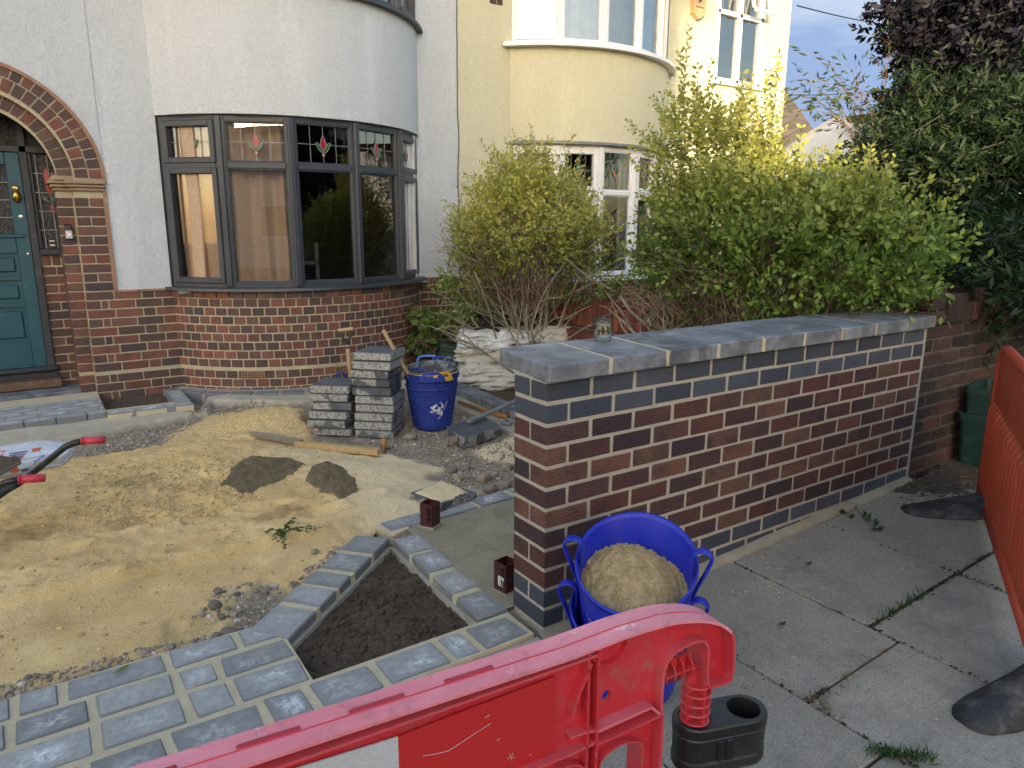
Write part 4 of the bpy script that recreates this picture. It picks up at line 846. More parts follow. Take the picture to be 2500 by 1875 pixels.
# path and edging in front of the door
mb=MB(); x=-3.4
mb.box(-3.4,-1.145,4.50,5.34,-.1,.062,1); mb.box(-1.145,-.50,4.36,4.56,-.1,.058,1)
for r_ in range(5):
    xx=-3.4+(r_%2)*.1
    while xx<-1.16:
        e=min(xx+.205,-1.15); y0=4.42+r_*.128
        mb.rbox(xx,e,y0,y0+.12,-.04,.066+random.uniform(-.001,.002),.003,0,.5+.5*random.random(),None,.001); xx+=.212
for k in range(3): mb.rbox(-1.14+k*.213,-1.14+k*.213+.203,4.36,4.48,-.04,.066,.004,0,.6+.3*random.random(),None,.001)
mb.rbox(-.62,-.50,4.49,5.0,-.04,.067,.004,0,.7); 
tag(mb.build('path',['sett','mortar_joint']),kind='structure')
mb=MB()
for (p,q) in [((-.56,5.0),(-.34,5.14))]: pass
w_=2*AH/15
for j in range(15):
    a0=-AH+j*w_; a1=a0+w_-.02; tmp=MB(); tmp.rbox(a0*1.6,a1*1.6,.10,.20,-.06,.035+random.uniform(-.002,.003),.004,0,0,None,.001)
    mb.add([barc(v[0]/1.6,v[1]+.03,v[2]) for v in tmp.v],[f[::-1] for f in tmp.f],0,random.random())
curved_sheet(mb,barc,AH,.22,-.1,.025,40,1,.22)
rr=thing('bay_edging','thin grey block edging following the curved foot of the bay','edging',(.865,4.5,0)); mb.build('edging_blocks',['sett','haunch'],rr)
# ================================================================ YELLOW HOUSE
yh=thing('yellow_house','pale yellow rendered house with white curved bay windows on two storeys','house',(5,5.35,0))
YX,YS,YH=4.65,.54,1.27; YR=(YH*YH+YS*YS)/(2*YS); YY=YF-YS+YR; yarc=arcfn(YX,YY,YR); YA=math.asin(YH/YR)
def wy(mb,x0,x1,z0,z1,y=YF-.004): mb.add([(x0,y,z0),(x1,y,z0),(x1,y,z1),(x0,y,z1)],[(0,1,2,3)])
mb=MB(); wy(mb,2.68,YX-YH+.02,.93,6.6); XR=8.43
wy(mb,YX+YH-.02,6.82,.90,5.5); wy(mb,7.80,XR,.90,5.5); wy(mb,6.82,7.80,.90,3.56); wy(mb,YX-YH,YX+YH,5.2,6.6); wy(mb,6.82,7.80,5.2,5.5)
mb.box(XR-.02,XR,YF-.002,YF+7,-.1,5.5)
mb.build('render_wall','render_yellow',yh)
mb=MB(); curved_sheet(mb,yarc,YA,.012,2.50,3.56,48); mb.build('bay_render','render_yellow',yh,True)
mb=MB(); courses(mb,YX+YH-.02,XR,brow,[[.215],[.105,.215,.215]],y=YF); mb.box(YX+YH-.05,XR,YF,YF+.2,-.1,.91,1); courses(mb,2.72,YX-YH+.02,brow,[[.215],[.105,.215,.215]],y=YF); mb.box(2.7,YX-YH+.02,YF,YF+.2,-.1,.94,1)
curved_bricks(mb,yarc,YR,YA,[(z-.02,z+.05) for z in ZB],26); curved_sheet(mb,yarc,YA,0,-.1,.90,40,1); mb.build('brick_base',['brick_red','mortar_house'],yh)
bay_window(yh,yarc,YR,YA,.93,2.49,1.95,'upvc',rin=-.02,tulip=2,frame_w=.055,sash=(0,1,3,4))
sill(yh,yarc,YA,.885,.93,-.1,.07,'upvc',ext=.02)
bay_window(yh,yarc,YR,YA,3.60,5.15,4.72,'upvc',rin=-.02,tulip=2,frame_w=.055,sash=(0,),glass='glass_mirror')
sill(yh,yarc,YA,3.555,3.60,-.1,.11,'upvc',ext=.03)
mb=MB(); 
for i in range(40):
    a0=-YA+2*YA*i/40; a1=-YA+2*YA*(i+1)/40; j=.006*nz3(i*.5,1)
    mb.add([yarc(a0,-.02,2.49),yarc(a0,.05,2.50+j),yarc(a1,.05,2.50+.006*nz3(i*.5+.5,1)),yarc(a1,-.02,2.49),yarc(a0,.05,2.515+j),yarc(a1,.05,2.515),yarc(a0,0,2.54),yarc(a1,0,2.54)],[(0,1,2,3),(1,4,5,2),(4,6,7,5)])
mb.build('lead_flashing','lead',yh)
# flat first-floor window on the right
def flat_window(parent,x0,x1,z0,z1,zt,y,mats,glass,name='window',div=1,openleft=True):
    w=MB(); f=.055; bars=[(x0,x0+f,z0,z1),(x1-f,x1,z0,z1),(x0,x1,z0,z0+f),(x0,x1,z1-f,z1),((x0+x1)/2-f*.6,(x0+x1)/2+f*.6,z0,z1),(x0,x1,zt-.03,zt+.03)]
    for a,b,c,d in bars: w.rbox(a,b,y-.02,y+.06,c,d,.006)
    w.rbox(x0-.06,x1+.06,y-.07,y+.04,z0-.04,z0,.006)
    o=w.build(name,mats,parent); xm=(x0+x1)/2
    for (a,b) in ((x0+f,xm-.03),(xm+.03,x1-f)):
        for (c,d) in ((z0+f,zt-.03),(zt+.03,z1-f)):
            g=MB(); g.add([(a,y+.03,c),(b,y+.03,c),(b,y+.03,d),(a,y+.03,d)],[(0,1,2,3)]); g.build('window_pane',glass,o)
            if c>zt:
                l=MB(); cx=(a+b)/2
                for q in (-.12,0,.12): l.box(cx+q-.003,cx+q+.003,y+.02,y+.026,c,d)
                l.tube([(cx+.05*math.sin(t)*(1 if math.cos(t)<.5 else .6),y+.02,(c+d)/2+.08*math.cos(t)) for t in [2*PI*i/14 for i in range(15)]],.004,5); l.build('leaded_light','lead',o)
    return o
flat_window(yh,6.82,7.80,3.56,5.2,4.47,YF-.004,'upvc','glass_mirror')
sh=MB(); T=Matrix.Translation(Vector((7.33,YF-.03,5.15)))@Matrix.Rotation(R(-14),4,'X')
for a,b,c,d in [(0,.42,-.68,-.62),(0,.42,-.05,0),(0,.05,-.68,0),(.37,.42,-.68,0)]: sh.rbox(a,b,-.03,.0,c,d,.005,0,.5,T)
sh.build('window_sash','upvc',yh)
mb=MB(); mb.rbox(3.10,3.27,YF-.012,YF,3.98,4.2,.003,0,.1); mb.box(3.183,3.19,YF-.014,YF,3.98,4.2,1); mb.build('vent_brick',['brick_house','mortar_house'],yh)
mb=MB(); mb.box(2.68,XR+.35,YF-.35,YF+.1,5.42,5.5); mb.box(XR+.02,XR+.35,YF-.35,YF+7,5.42,5.5); mb.build('eaves','bell_black',yh)
mb=MB(); mb.add([(2.6,YF-.4,5.5),(XR+.4,YF-.4,5.5),(XR+.4,YF+7,5.5),(2.6,YF+7,5.5),(2.6,YF+3.3,7.4),(XR-2.2,YF+3.3,7.4)],[(0,1,5,4),(1,2,5),(2,3,4,5)]); mb.build('roof','opp_roof',yh)
mb=MB(); mb.box(3.3,6.1,8.2,8.25,0,5.4); mb.box(3.0,6.3,5.5,8.2,2.56,2.6); mb.box(6.3,6.35,5.45,8.2,0,5.4); mb.box(6.4,8.3,6.2,6.25,3.2,5.5); mb.box(2.72,2.75,5.45,8.2,0,5.4);mb.build('rooms','room',yh)
curtain(yh,4.95,5.40,5.16,5.28,.95,2.45,'curtain_white',waves=7,amp=.02); curtain(yh,3.6,5.7,5.45,5.45,3.6,5.1,'curtain_white',waves=12,amp=.03)
curtain(yh,3.5,4.0,5.35,5.2,.95,2.45,'curtain_white',waves=5,amp=.02)
mb=MB(); mb.rbox(5.55,5.75,5.50,5.52,.95,1.25,.01); mb.build('red_ornament','brick_red',yh)
al=thing('alarm_box','orange burglar alarm box on the sunlit yellow wall beside the upper bay window','alarm box',(6.38,YF,4.4))
mb=MB(); vs=[(6.28,4.35),(6.38,4.28),(6.50,4.35),(6.50,4.8),(6.28,4.8)]; mb.poly([vs],lambda a,b:(a,YF-.075,b),0,.5,.07,(0,1,0)); mb.build('alarm_case','cream_box',al)
mb=MB()
for i,(z,wd) in enumerate([(4.70,.14),(4.665,.11),(4.63,.13),(4.42,.15)]): 
    x=6.39-wd/2
    while x<6.39+wd/2: q=random.uniform(.006,.014); mb.box(x,x+q,YF-.077,YF-.075,z,z+.018); x+=q+.005
mb.poly([[(6.36,4.47),(6.42,4.5),(6.44,4.57),(6.40,4.61),(6.37,4.55)]],lambda a,b:(a,YF-.0765,b)); mb.build('printed_text','ink',al)
# cable down the party line
mb=MB(); pts=[]
z=5.6
while z>.1: pts.append((2.665+.02*nz3(z*2.2,4),YF-.02,z)); z-=.08
mb.tube(pts,.005,6); tag(mb.build('drop_cable','cable'),'thin black cable hanging down the joint between the white and yellow houses','cable')
# overhead wires
def wire(a,b,label,sag=.25,r=.007):
    m=MB(); a=Vector(a); b=Vector(b); m.tube([a.lerp(b,t)-Vector((0,0,sag*4*t*(1-t))) for t in [i/20 for i in range(21)]],r,5); tag(m.build('overhead_wire','cable'),label,'wire')
wire(ony(1722,12,5.2),CAM+ray(2120,52).normalized()*26,'upper overhead wire leaving the corner of the yellow house under its eave',.2,.010)
wire(CAM+ray(1700,205).normalized()*14,CAM+ray(1960,180).normalized()*26,'lower overhead wire crossing the sky above the slate roof',.1,.008)
# ================================================================ BACKGROUND
nb=thing('neighbour_house','distant house with a dark slate hipped roof beyond the yellow house','house',(22,18,0))
dist=17
P1=CAM+ray(1688,200).normalized()*19; P2=CAM+ray(1808,258).normalized()*21; 
mb=MB(); rz=P1.z; ez=2.55
A=Vector((P1.x-6,P1.y+4,rz)); B=Vector(P1)+Vector((.2,0,.05)); Cc=CAM+ray(1850,292).normalized()*20; D=CAM+ray(1640,292).normalized()*16
mb.add([A,B,(Cc.x,Cc.y,ez),(D.x,D.y,ez),(Cc.x+5,Cc.y+8,ez)],[(0,3,2,1),(1,2,4)]); mb.build('roof','slate',nb)
mb=MB(); mb.add([(D.x,D.y,0),(Cc.x-.3,Cc.y,0),(Cc.x-.3,Cc.y,ez+.02),(D.x,D.y,ez+.02),(Cc.x+5,Cc.y+8,0),(Cc.x+5,Cc.y+8,ez)],[(0,1,2,3),(1,4,5,2)]); mb.build('wall','opp_wall',nb)
# gazebo
ap=CAM+ray(1808,246).normalized()*12.5; gz_=thing('gazebo','cream pitched gazebo canopy behind the shrubs','gazebo',(ap.x,ap.y,0))
mb=MB(); hw=1.55; ez=ap.z-1.0; c4=[(ap.x+hw*math.cos(t)*1.2,ap.y+hw*math.sin(t)*1.2,ez) for t in (R(190),R(280),R(10),R(100))]
mb.add([tuple(ap)]+c4+[(p[0],p[1],p[2]-.25) for p in c4],[(0,1,2),(0,2,3),(0,3,4),(0,4,1),(1,5,6,2),(2,6,7,3),(3,7,8,4),(4,8,5,1)]); mb.build('canopy','canopy',gz_)
for p in c4: m=MB(); m.tube([(p[0],p[1],-.15),(p[0],p[1],ez-.1)],.03,8); m.build('leg','upvc',gz_)
# pale panel and tarp glimpsed right
t1=thing('garden_shed','pale green shed wall half hidden at the right edge behind the dark maple','shed',(11.5,3.4,0))
q=CAM+ray(2190,290).normalized()*12; mb=MB(); mb.box(q.x-.9,q.x+2,q.y-.6,q.y+1.5,-.1,q.z+.25); mb.build('wall','render_white',t1); mb=MB(); mb.box(q.x-1.1,q.x+2.2,q.y-.8,q.y+1.7,q.z+.25,q.z+.33); mb.build('roof','opp_roof',t1)
q=CAM+ray(2130,590).normalized()*6.2; tp=MB(); tp.rbox(q.x-.3,q.x+.9,q.y-.1,q.y+.7,-.1,q.z-.02,.05,0,.5,None,.03); tag(tp.build('parked_car_cover','blue_tarp'),'bright blue covered shape glimpsed low behind the dark maple','cover')
# ---- houses across the street (seen in the reflections, shading the garden; low block added)
def opp(x0,x1,y0,h,label,roof=2.2,dp=8):
    t=thing('house',label,'house',((x0+x1)/2,y0,0)); m=MB(); m.box(x0,x1,y0-dp,y0,-.2,h); m.build('wall','opp_wall',t)
    m=MB(); m.add([(x0-.3,y0+.4,h),(x1+.3,y0+.4,h),(x1+.3,y0-dp-.4,h),(x0-.3,y0-dp-.4,h),(x0+1,y0-dp/2,h+roof),(x1-1,y0-dp/2,h+roof)],[(0,1,5,4),(1,2,5),(2,3,4,5),(3,0,4)]); m.build('roof','opp_roof',t)
    x=x0+.8
    while x<x1-1.4:
        for z in (1,3.6):
            if z+1.3<h: m=MB(); m.rbox(x,x+1.3,y0-.02,y0+.05,z,z+1.3,.01); w_=m.build('window','upvc',t); m=MB(); m.box(x+.08,x+1.22,y0+.05,y0+.055,z+.08,z+1.22); m.build('window_pane','obscure_glass',w_)
        x+=2.6
opp(-46,-26.5,-15,9.2,'tall pale house across the street to the far left, reflected in the bay window')
opp(-26,-16.0,-14.2,9.4,'tall pale house across the street behind the camera, reflected in the bay window',2.6,5)
opp(-15.5,-5.5,-14.6,4.9,'low block added across the street behind the camera to cast shade',.8)  # unseen block, added and raised to set the shadow height on the shrubs
opp(3,13,-16,5.2,'pale house across the street to the right, reflected in the bay window')
# ================================================================ VEGETATION
def limb(mb,p,d,L,r0,r1,seg=6,wob=.12,mi=0,n=6,bend=(0,0,0)):
    p=Vector(p); d=Vector(d).normalized(); pts=[p.copy()]; rs=[r0]
    for i in range(seg):
        d=(d+Vector((random.gauss(0,wob),random.gauss(0,wob),random.gauss(0,wob)))+Vector(bend)).normalized(); p=p+d*(L/seg); pts.append(p.copy()); rs.append(r0+(r1-r0)*(i+1)/seg)
    mb.tube(pts,rs,n,mi); return pts,d
def sprays(C,rad,n,per,tl,shell=.55,zmin=-1,up=.35,lo=None,jit=.05,dirf=None,clump=.055):
    P=[];D=[];base=[];prev=None
    C=np.array(C); rad=np.array(rad); k=0
    while k<n:
        v=rng.normal(size=3); v/=np.linalg.norm(v); 
        if v[2]<zmin: continue
        rr=(shell+(1-shell)*rng.random()**.6); 
        lump=1+.22*noise.noise(Vector((v[0]*2.3,v[1]*2.3,v[2]*2.3+C[0])))+.12*noise.noise(Vector((v[0]*6,v[1]*6,v[2]*6)))
        if k%5 and prev is not None and clump: v,rr,lump=prev; p=C+v*rad*rr*lump+rng.normal(size=3)*clump
        else: prev=(v,rr,lump); p=C+v*rad*rr*lump
        if lo is not None and not lo(p): prev=None; continue
        d=v*.8+np.array([0,0,up])+rng.normal(size=3)*.35; d/=np.linalg.norm(d); base.append((p,d)); L=tl*rng.uniform(.6,1.3)
        for j in range(per):
            t=(j+.5)/per; q=p+d*L*t; s=rng.normal(size=3); s-=d*s.dot(d); s/=np.linalg.norm(s); P.append(q+s*.004); D.append(d*.7+s*.9)
        k+=1
    return np.array(P),np.array(D),base
def shoot(P,D,tips,p,d,L,step,mb,r=.004,curve=.04):
    """long leafy shoot: opposite leaves along a stem"""
    pts=[Vector(p)]; d=Vector(d).normalized(); n=int(L/step); cv=Vector((random.gauss(0,curve),random.gauss(0,curve),-.01)); ax=0
    for i in range(n):
        d=(d+cv*.3+Vector((random.gauss(0,.02),random.gauss(0,.02),0))).normalized(); pts.append(pts[-1]+d*step); ax+=1.57+random.uniform(-.3,.3)
        s=Vector((math.cos(ax),math.sin(ax),0)); s=(s-d*s.dot(d)).normalized()
        for sg in (-1,1):
            P.append(tuple(pts[-1])); D.append(tuple(d*.7+s*sg)); tips.append(min(1,.25+.75*i/n)*random.uniform(.3,.9))
    if len(pts)>2: mb.tube(pts,[r*(1-.7*i/len(pts)) for i in range(len(pts))],4)
# ---- left shrub
def shrub(name,label,base,C,rad,nsp,shoots,stems,zlow,leaf=.036,tipz=(1.6,2.5),tipamt=.9,twigs=260,extra=None,seed=1):
    random.seed(seed); root=thing(name,label,'shrub',base,None); st=MB(); tips_=[]
    def lo(p): return p[2]>zlow+.22*noise.noise(Vector((p[0]*3,p[1]*3,5)))
    P,D,bs=sprays(C,rad,nsp,9,.20,.50,-.75,.45,lo)
    if extra:
        for (c2,r2,n2) in extra: P2,D2,b2=sprays(c2,r2,n2,9,.2,.4,-1,.5); P=np.vstack([P,P2]); D=np.vstack([D,D2]); bs+=b2
    tips=list(np.clip((P[:,2]-tipz[0])/(tipz[1]-tipz[0]),0,1)*tipamt*rng.uniform(.3,1,len(P)))
    P=list(map(tuple,P)); D=list(map(tuple,D))
    for (p,d,L) in shoots: shoot(P,D,tips,p,d,L,.030,st)
    leafcloud('foliage',P,D,leaf,'privet',root,np.array(tips),.55)
    tw=MB(); ends=[]
    for (bx,by,dx,dy,L,r) in stems:
        pts,d=limb(st,(base[0]+bx,base[1]+by,-.05),(dx,dy,1),L,r,r*.5,8,.10,0,7); ends.append((pts,d,r))
        for q in range(4):
            i=random.randint(4,8); pp,dd=limb(st,pts[min(i,len(pts)-1)],(dx*2+random.gauss(0,.6),dy*2+random.gauss(0,.6),.8),L*.5,r*.5,r*.15,5,.16,0,5); ends.append((pp,dd,r*.3))
    for i in range(twigs):
        pts,d,r=random.choice(ends); s=pts[random.randint(len(pts)//3,len(pts)-1)]
        p,dd=random.choice(bs); t=Vector(p)-s
        if t.length>.95: continue
        m=s.lerp(Vector(p),.5)+Vector((random.gauss(0,.04),random.gauss(0,.04),-.03)); tw.tube([s,m,p,Vector(p)+Vector(dd)*.2],[.004,.003,.002,.001],3,0,.5,False)
    for i in range(int(twigs*2.4)):
        th=random.uniform(0,2*PI); rr=random.uniform(.35,.98); p=Vector((C[0]+rad[0]*rr*math.cos(th),C[1]+rad[1]*rr*math.sin(th),zlow+random.uniform(-.38,.30))); d=Vector((math.cos(th)*.5,math.sin(th)*.5,random.uniform(.3,1.2)))
        limb(tw,p,d,random.uniform(.2,.45),.003,.0012,3,.25,0,3)
    st.build('stems','bark',root,True); tw.build('twigs','bark_brown',root); return root
sh1=[]
for (x,y,L,dx,dy) in [(1160,262,.85,-.05,.0),(1150,300,.6,.1,0),(1180,320,.55,-.1,0),(1240,300,.5,.12,.05),(1045,300,.55,-.45,.2),(1070,320,.5,-.4,.1),(1020,380,.35,-.4,.2),(1130,330,.6,0,0),(1200,350,.5,.1,.1),(1270,370,.4,.2,.1),(1345,480,.35,.6,-.3),(1330,560,.3,.7,-.3),(1000,400,.3,-.6,.3),(1165,290,.8,.02,0),(1140,275,.7,-.05,0),(1185,330,.6,.05,0),(1110,345,.5,-.1,0),(1215,335,.55,.1,0),(1095,300,.6,-.2,.1),(1280,400,.4,.3,0),(1300,440,.35,.4,-.1),(1035,340,.45,-.35,.2),(1225,290,.6,.05,0),(1175,300,.7,0,.05),(1060,350,.5,-.25,.1),(1250,310,.5,.05,0)]:
    tipp=onx(x,y,2.62 if x>1100 else 2.5); d=Vector((dx,dy,1)) if y<400 else Vector((dx,dy,.5)); d.normalize(); sh1.append((tipp-d*L,d,L))
B1=(2.58,3.66,0)
st1=[(random.uniform(-.18,.18),random.uniform(-.2,.2),random.gauss(0,.20),random.gauss(0,.22),random.uniform(.9,1.4),random.uniform(.008,.019)) for i in range(38)]+[(-.05,.1,-.9,.35,1.0,.024),(-.1,0,-.8,.1,.9,.018)]
shrub('privet_shrub','yellow green privet shrub with bare grey stems against the white and yellow house join',B1,(2.58,3.80,1.48),(.64,.68,.50),1900,sh1,st1,1.14,.040,(.95,1.7),1.0,420,[((2.52,3.85,1.90),(.34,.36,.36),330),((2.22,4.2,1.0),(.30,.30,.34),260),((2.85,3.25,1.12),(.25,.25,.35),200),((2.1,4.2,.72),(.28,.25,.25),50)],seed=3)
sh2=[]
for (x,y,L,X) in [(1460,66,1.15,2.6),(1475,110,.8,2.62),(1500,140,.7,2.6),(1450,200,.6,2.55),(1362,238,.8,2.6),(1395,230,.6,2.6),(1420,260,.5,2.6),(1580,150,.9,2.6),(1600,190,.6,2.7),(1640,180,.7,2.6),(1690,110,.95,2.6),(1700,140,.8,2.6),(1665,170,.7,2.6),(1610,140,.8,2.6),(1560,230,.5,2.6),(1520,260,.5,2.6),(1735,270,.35,2.6),(1770,318,.3,2.6),(1905,315,.4,2.6),(1880,345,.3,2.6),(1925,355,.3,2.6),(1680,205,.6,2.6),(1655,150,.9,2.6),(1700,170,.8,2.65),(1630,250,.5,2.5),(1585,215,.6,2.6),(1540,240,.5,2.6),(1510,190,.7,2.6),(1640,220,.6,2.6),(1620,170,.8,2.6),(1590,120,.95,2.65),(1685,200,.7,2.6),(1405,380,.3,2.5),(1400,500,.22,2.45),(2015,470,.25,2.7)]:
    tipp=onx(x,y,X); lean=(x-1640)/900.; d=Vector((.63*lean*.8+random.gauss(0,.05),-.78*lean*.8+random.gauss(0,.05),1 if y<400 else .5)); 
    if x<1430 and y>220: d=Vector((-.35,.5,.75))
    d.normalize(); sh2.append((tipp-d*L,d,L))
B2=(2.58,1.28,0)
st2=[(random.uniform(-.15,.12),random.uniform(-.42,.6),random.gauss(-.03,.10),random.gauss(.05,.12),random.uniform(.85,1.3),random.uniform(.010,.022)) for i in range(26)]
shrub('privet_shrub','large broad golden topped privet shrub overhanging the new coping',B2,(2.50,1.05,1.46),(.50,.80,.46),1900,sh2,st2,1.16,.044,(1.45,2.2),.9,520,[((2.55,1.55,2.02),(.34,.34,.36),420),((2.45,.55,1.40),(.5,.5,.38),620),((2.55,.25,1.35),(.35,.35,.28),330),((2.45,1.72,1.42),(.26,.22,.45),300),((2.5,1.6,1.0),(.2,.2,.3),80)],seed=5)
# ---- dark maple
random.seed(11); mr=thing('maple_tree','dense dark green feathery maple filling the right edge behind the old wall','tree',(5.6,1.9,0))
def dense(centres,leaf,mat,parent,per,tl,aspect,up,tipamt=.4,zmax=3.,shell=.5,clump=.10):
    P=[];D=[]; st=MB()
    for (c,r,n) in centres:
        a,b,bs=sprays(c,r,n,per,tl,shell,-1,up,clump=clump); P.append(a); D.append(b)
        for p,d in bs[::9]: st.tube([Vector(p)-Vector(d)*.25,p,Vector(p)+Vector(d)*tl],[.006,.004,.001],3,0,.5,False)
    P=np.vstack(P); D=np.vstack(D); tips=np.clip(rng.random(len(P))*1.6-1,0,1)*tipamt
    leafcloud('foliage',P,D,leaf,mat,parent,tips,aspect,None,.1); st.build('branches','bark_dark',parent)
def rp_(x,y,d): return tuple(CAM+Vector(ray(x,y)).normalized()*d)
mc=[(rp_(2010,430,7.2),(.62,.62,.75),620),(rp_(2120,480,7.3),(.75,.7,.8),700),(rp_(1975,385,7.4),(.45,.45,.42),330),(rp_(2030,285,7.6),(.42,.45,.40),280),(rp_(2100,350,7.8),(.8,.7,.7),520),(rp_(2060,590,6.2),(.6,.5,.28),330),(rp_(2190,600,5.9),(.6,.4,.26),300),(rp_(2200,560,6.9),(.6,.5,.5),330),(rp_(2230,400,7),(.6,.5,.7),380)]
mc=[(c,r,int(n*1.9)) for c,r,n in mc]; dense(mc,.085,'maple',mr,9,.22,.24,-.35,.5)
ms=MB()
for i in range(6): limb(ms,(5.4+random.gauss(0,.1),1.9+random.gauss(0,.1),-.1),(random.gauss(0,.25),random.gauss(0,.25),1),2.6,.035,.012,8,.08)
ms.build('trunk','bark_dark',mr)
# ---- copper beech hanging in from top right
cr=thing('copper_beech','dark purple leaved tree hanging in from the top right corner','tree',(9.6,2.5,0))
mc=[(rp_(2215,110,8.5),(1.0,.9,.75),620),(rp_(2130,180,8.3),(.55,.5,.40),300),(rp_(2050,235,8.2),(.42,.4,.22),170),(rp_(2180,260,8.4),(.6,.55,.3),220),(rp_(2020,30,8.4),(.38,.38,.20),120),(rp_(1985,75,8.3),(.2,.2,.14),40),(rp_(2120,20,8.4),(.5,.5,.3),170),(rp_(2140,10,8.4),(.5,.5,.2),150),(rp_(2000,240,8.2),(.22,.22,.15),50),(rp_(2060,150,8.3),(.18,.18,.1),24),(rp_(2030,60,8.3),(.12,.12,.08),14)]
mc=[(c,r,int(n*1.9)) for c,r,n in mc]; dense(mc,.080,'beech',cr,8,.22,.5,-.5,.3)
ms=MB(); tp_=Vector(rp_(2300,150,9)); limb(ms,(tp_.x,tp_.y,-.1),(0,0,1),5.5,.16,.06,8,.03)
for q in [(2020,30),(2050,235),(2130,180),(2120,20)]: e=Vector(rp_(*q,8.4)); s_=Vector((tp_.x,tp_.y,e.z-.4)); ms.tube([s_,s_.lerp(e,.5)+Vector((0,0,.15)),e],[.05,.025,.008],6)
ms.build('trunk','bark_dark',cr,True)
# ---- bamboo shoots arching over
br_=thing('bamboo','thin arching bamboo shoots with narrow leaves against the sky','bamboo',(5.2,2.1,0)); mb=MB(); P=[];D=[]
for (x,y,dd) in [(1745,178,7.6),(1790,135,7.8),(1850,170,7.7),(1925,85,8),(1760,240,7.5),(1735,210,7.6),(1870,210,7.6),(1820,190,7.7)]:
    e=Vector(rp_(x,y,dd)); s_=Vector(rp_(1880+random.uniform(-20,20),330,dd)); m=s_.lerp(e,.5)+Vector((0,0,.18)); pts=[s_*(1-t)**2+m*2*t*(1-t)+e*t*t for t in [i/14 for i in range(15)]]; mb.tube(pts,[.006*(1-.8*i/15) for i in range(15)],4)
    for i in range(3,15):
        for k in range(3):
            d=(pts[i]-pts[i-1]).normalized(); L=random.uniform(.06,.2); sd_=Vector((random.gauss(0,.6),random.gauss(0,.6),random.gauss(-.1,.4))); q=pts[i]+(d+sd_)*L
            if random.random()<.6: mb.tube([pts[i],q],.0015,3,0,.5,False); 
            for _ in range(2): P.append(tuple(q)); D.append(tuple(d*.6+sd_+Vector((0,0,-.3))))
mb.build('canes','bark_brown',br_); leafcloud('foliage',P,D,.085,'bamboo_leaf',br_,None,.18)
lr=thing('lime_shrub','bright yellow green shrub between the dark maple and the purple tree','shrub',rp_(2140,600,9.4)); 
P,D,_=sprays(rp_(2150,262,9.4),(.30,.30,.30),110,9,.16,.3,-1,.8); P2,D2,_=sprays(rp_(2085,245,9.6),(.35,.3,.12),40,9,.16,.3,-1,.8); leafcloud('foliage',np.vstack([P,P2]),np.vstack([D,D2]),.045,'lime_leaf',lr); mb=MB(); e=rp_(2150,262,9.4); mb.tube([(e[0],e[1],-.1),e],[.05,.02],6); mb.build('stem','bark_dark',lr)
# back hedge behind the maple, a dark mass low down
hr=thing('evergreen_hedge','dark evergreen hedge low behind the old front wall at the right edge','hedge',(7,1.0,0))
P=rng.uniform(size=(9000,3))*np.array([5.5,.9,1.35])+np.array([3.9,.65,.1]); leafcloud('foliage',P,rng.normal(size=P.shape),.07,'maple',hr,None,.4); mb=MB()
for i in range(20): mb.tube([(3.9+i*.28,1.1,-.1),(3.9+i*.28+random.gauss(0,.1),1.1,1.2)],[.02,.008],5)
mb.build('stems','bark_dark',hr)
# trees across the street, for the reflections
tr=thing('tree','dark leafy street tree behind the camera, reflected in the bay window panes','tree',(3.5,-8,0)); P,D,_=sprays((3.5,-8,3.2),(2.2,2.0,2.4),1500,8,.4,.4,-1,.2); leafcloud('foliage',P,D,.22,'maple',tr,None,.5); mb=MB(); limb(mb,(3.5,-8,-.2),(0,0,1),3.5,.2,.08,8,.03,0,8); mb.build('trunk','bark_dark',tr)
# ---- hydrangea and dead twigs by the bay
random.seed(21); hy=thing('hydrangea','hydrangea bush with faded flower heads beside the end of the bay','shrub',(2.2,4.75,0)); P=[];D=[];T_=[];PP=[];PD=[]; mb=MB()
for i in range(34):
    q=Vector(ony(random.uniform(893,990),random.uniform(668,770),random.uniform(4.6,5.0))); mb.tube([(2.25+random.gauss(0,.06),4.8+random.gauss(0,.06),-.05),(q.x*.5+1.12,q.y*.5+2.4,q.z*.6),q],[.006,.005,.003],5)
    for k in range(9): a=random.uniform(0,2*PI); P.append(tuple(q+Vector((random.gauss(0,.03),random.gauss(0,.03),random.gauss(0,.05))))); D.append((math.cos(a),math.sin(a)-.3,random.uniform(-.5,.3))); T_.append(random.random()*.5)
for (x,y) in [(900,672),(912,700),(925,735),(930,757),(905,745),(945,690),(960,730)]:
    q=Vector(ony(x,y,4.6))
    PP=[];PD=[]
    for k in range(60): v=rng.normal(size=3); v/=np.linalg.norm(v); PP.append(tuple(q+Vector(v)*.045)); PD.append(tuple(v))
    leafcloud('flower_head',PP,PD,.018,'petal',hy,None,.8)
mb.build('stems','bark_brown',hy); leafcloud('foliage',P,D,.10,'hydrangea_leaf',hy,np.array(T_),.65)
dt=thing('dead_twigs','tangle of bare dry twigs beside the hydrangea under the white wall','shrub',(2.45,4.7,0)); mb=MB()
for i in range(150): limb(mb,(2.42+random.gauss(0,.13),4.75+random.gauss(0,.10),-.05),(random.gauss(.05,.35),random.gauss(-.05,.25),1),random.uniform(.35,.85),.0045,.0015,6,.13,0,4)
mb.build('twigs','twig_grey',dt)
P,D,_=sprays((2.35,4.95,.25),(.35,.2,.28),70,8,.14,.2,-1,.4); iv=thing('ground_plant','small leafy green plant low against the brick base beside the dead twigs','plant',(2.5,4.95,0)); leafcloud('foliage',P,D,.045,'privet',iv,None,.6)
# ================================================================ PROPS
def gzs(x,y): return float(gz(np.array([x]),np.array([y]))[0])
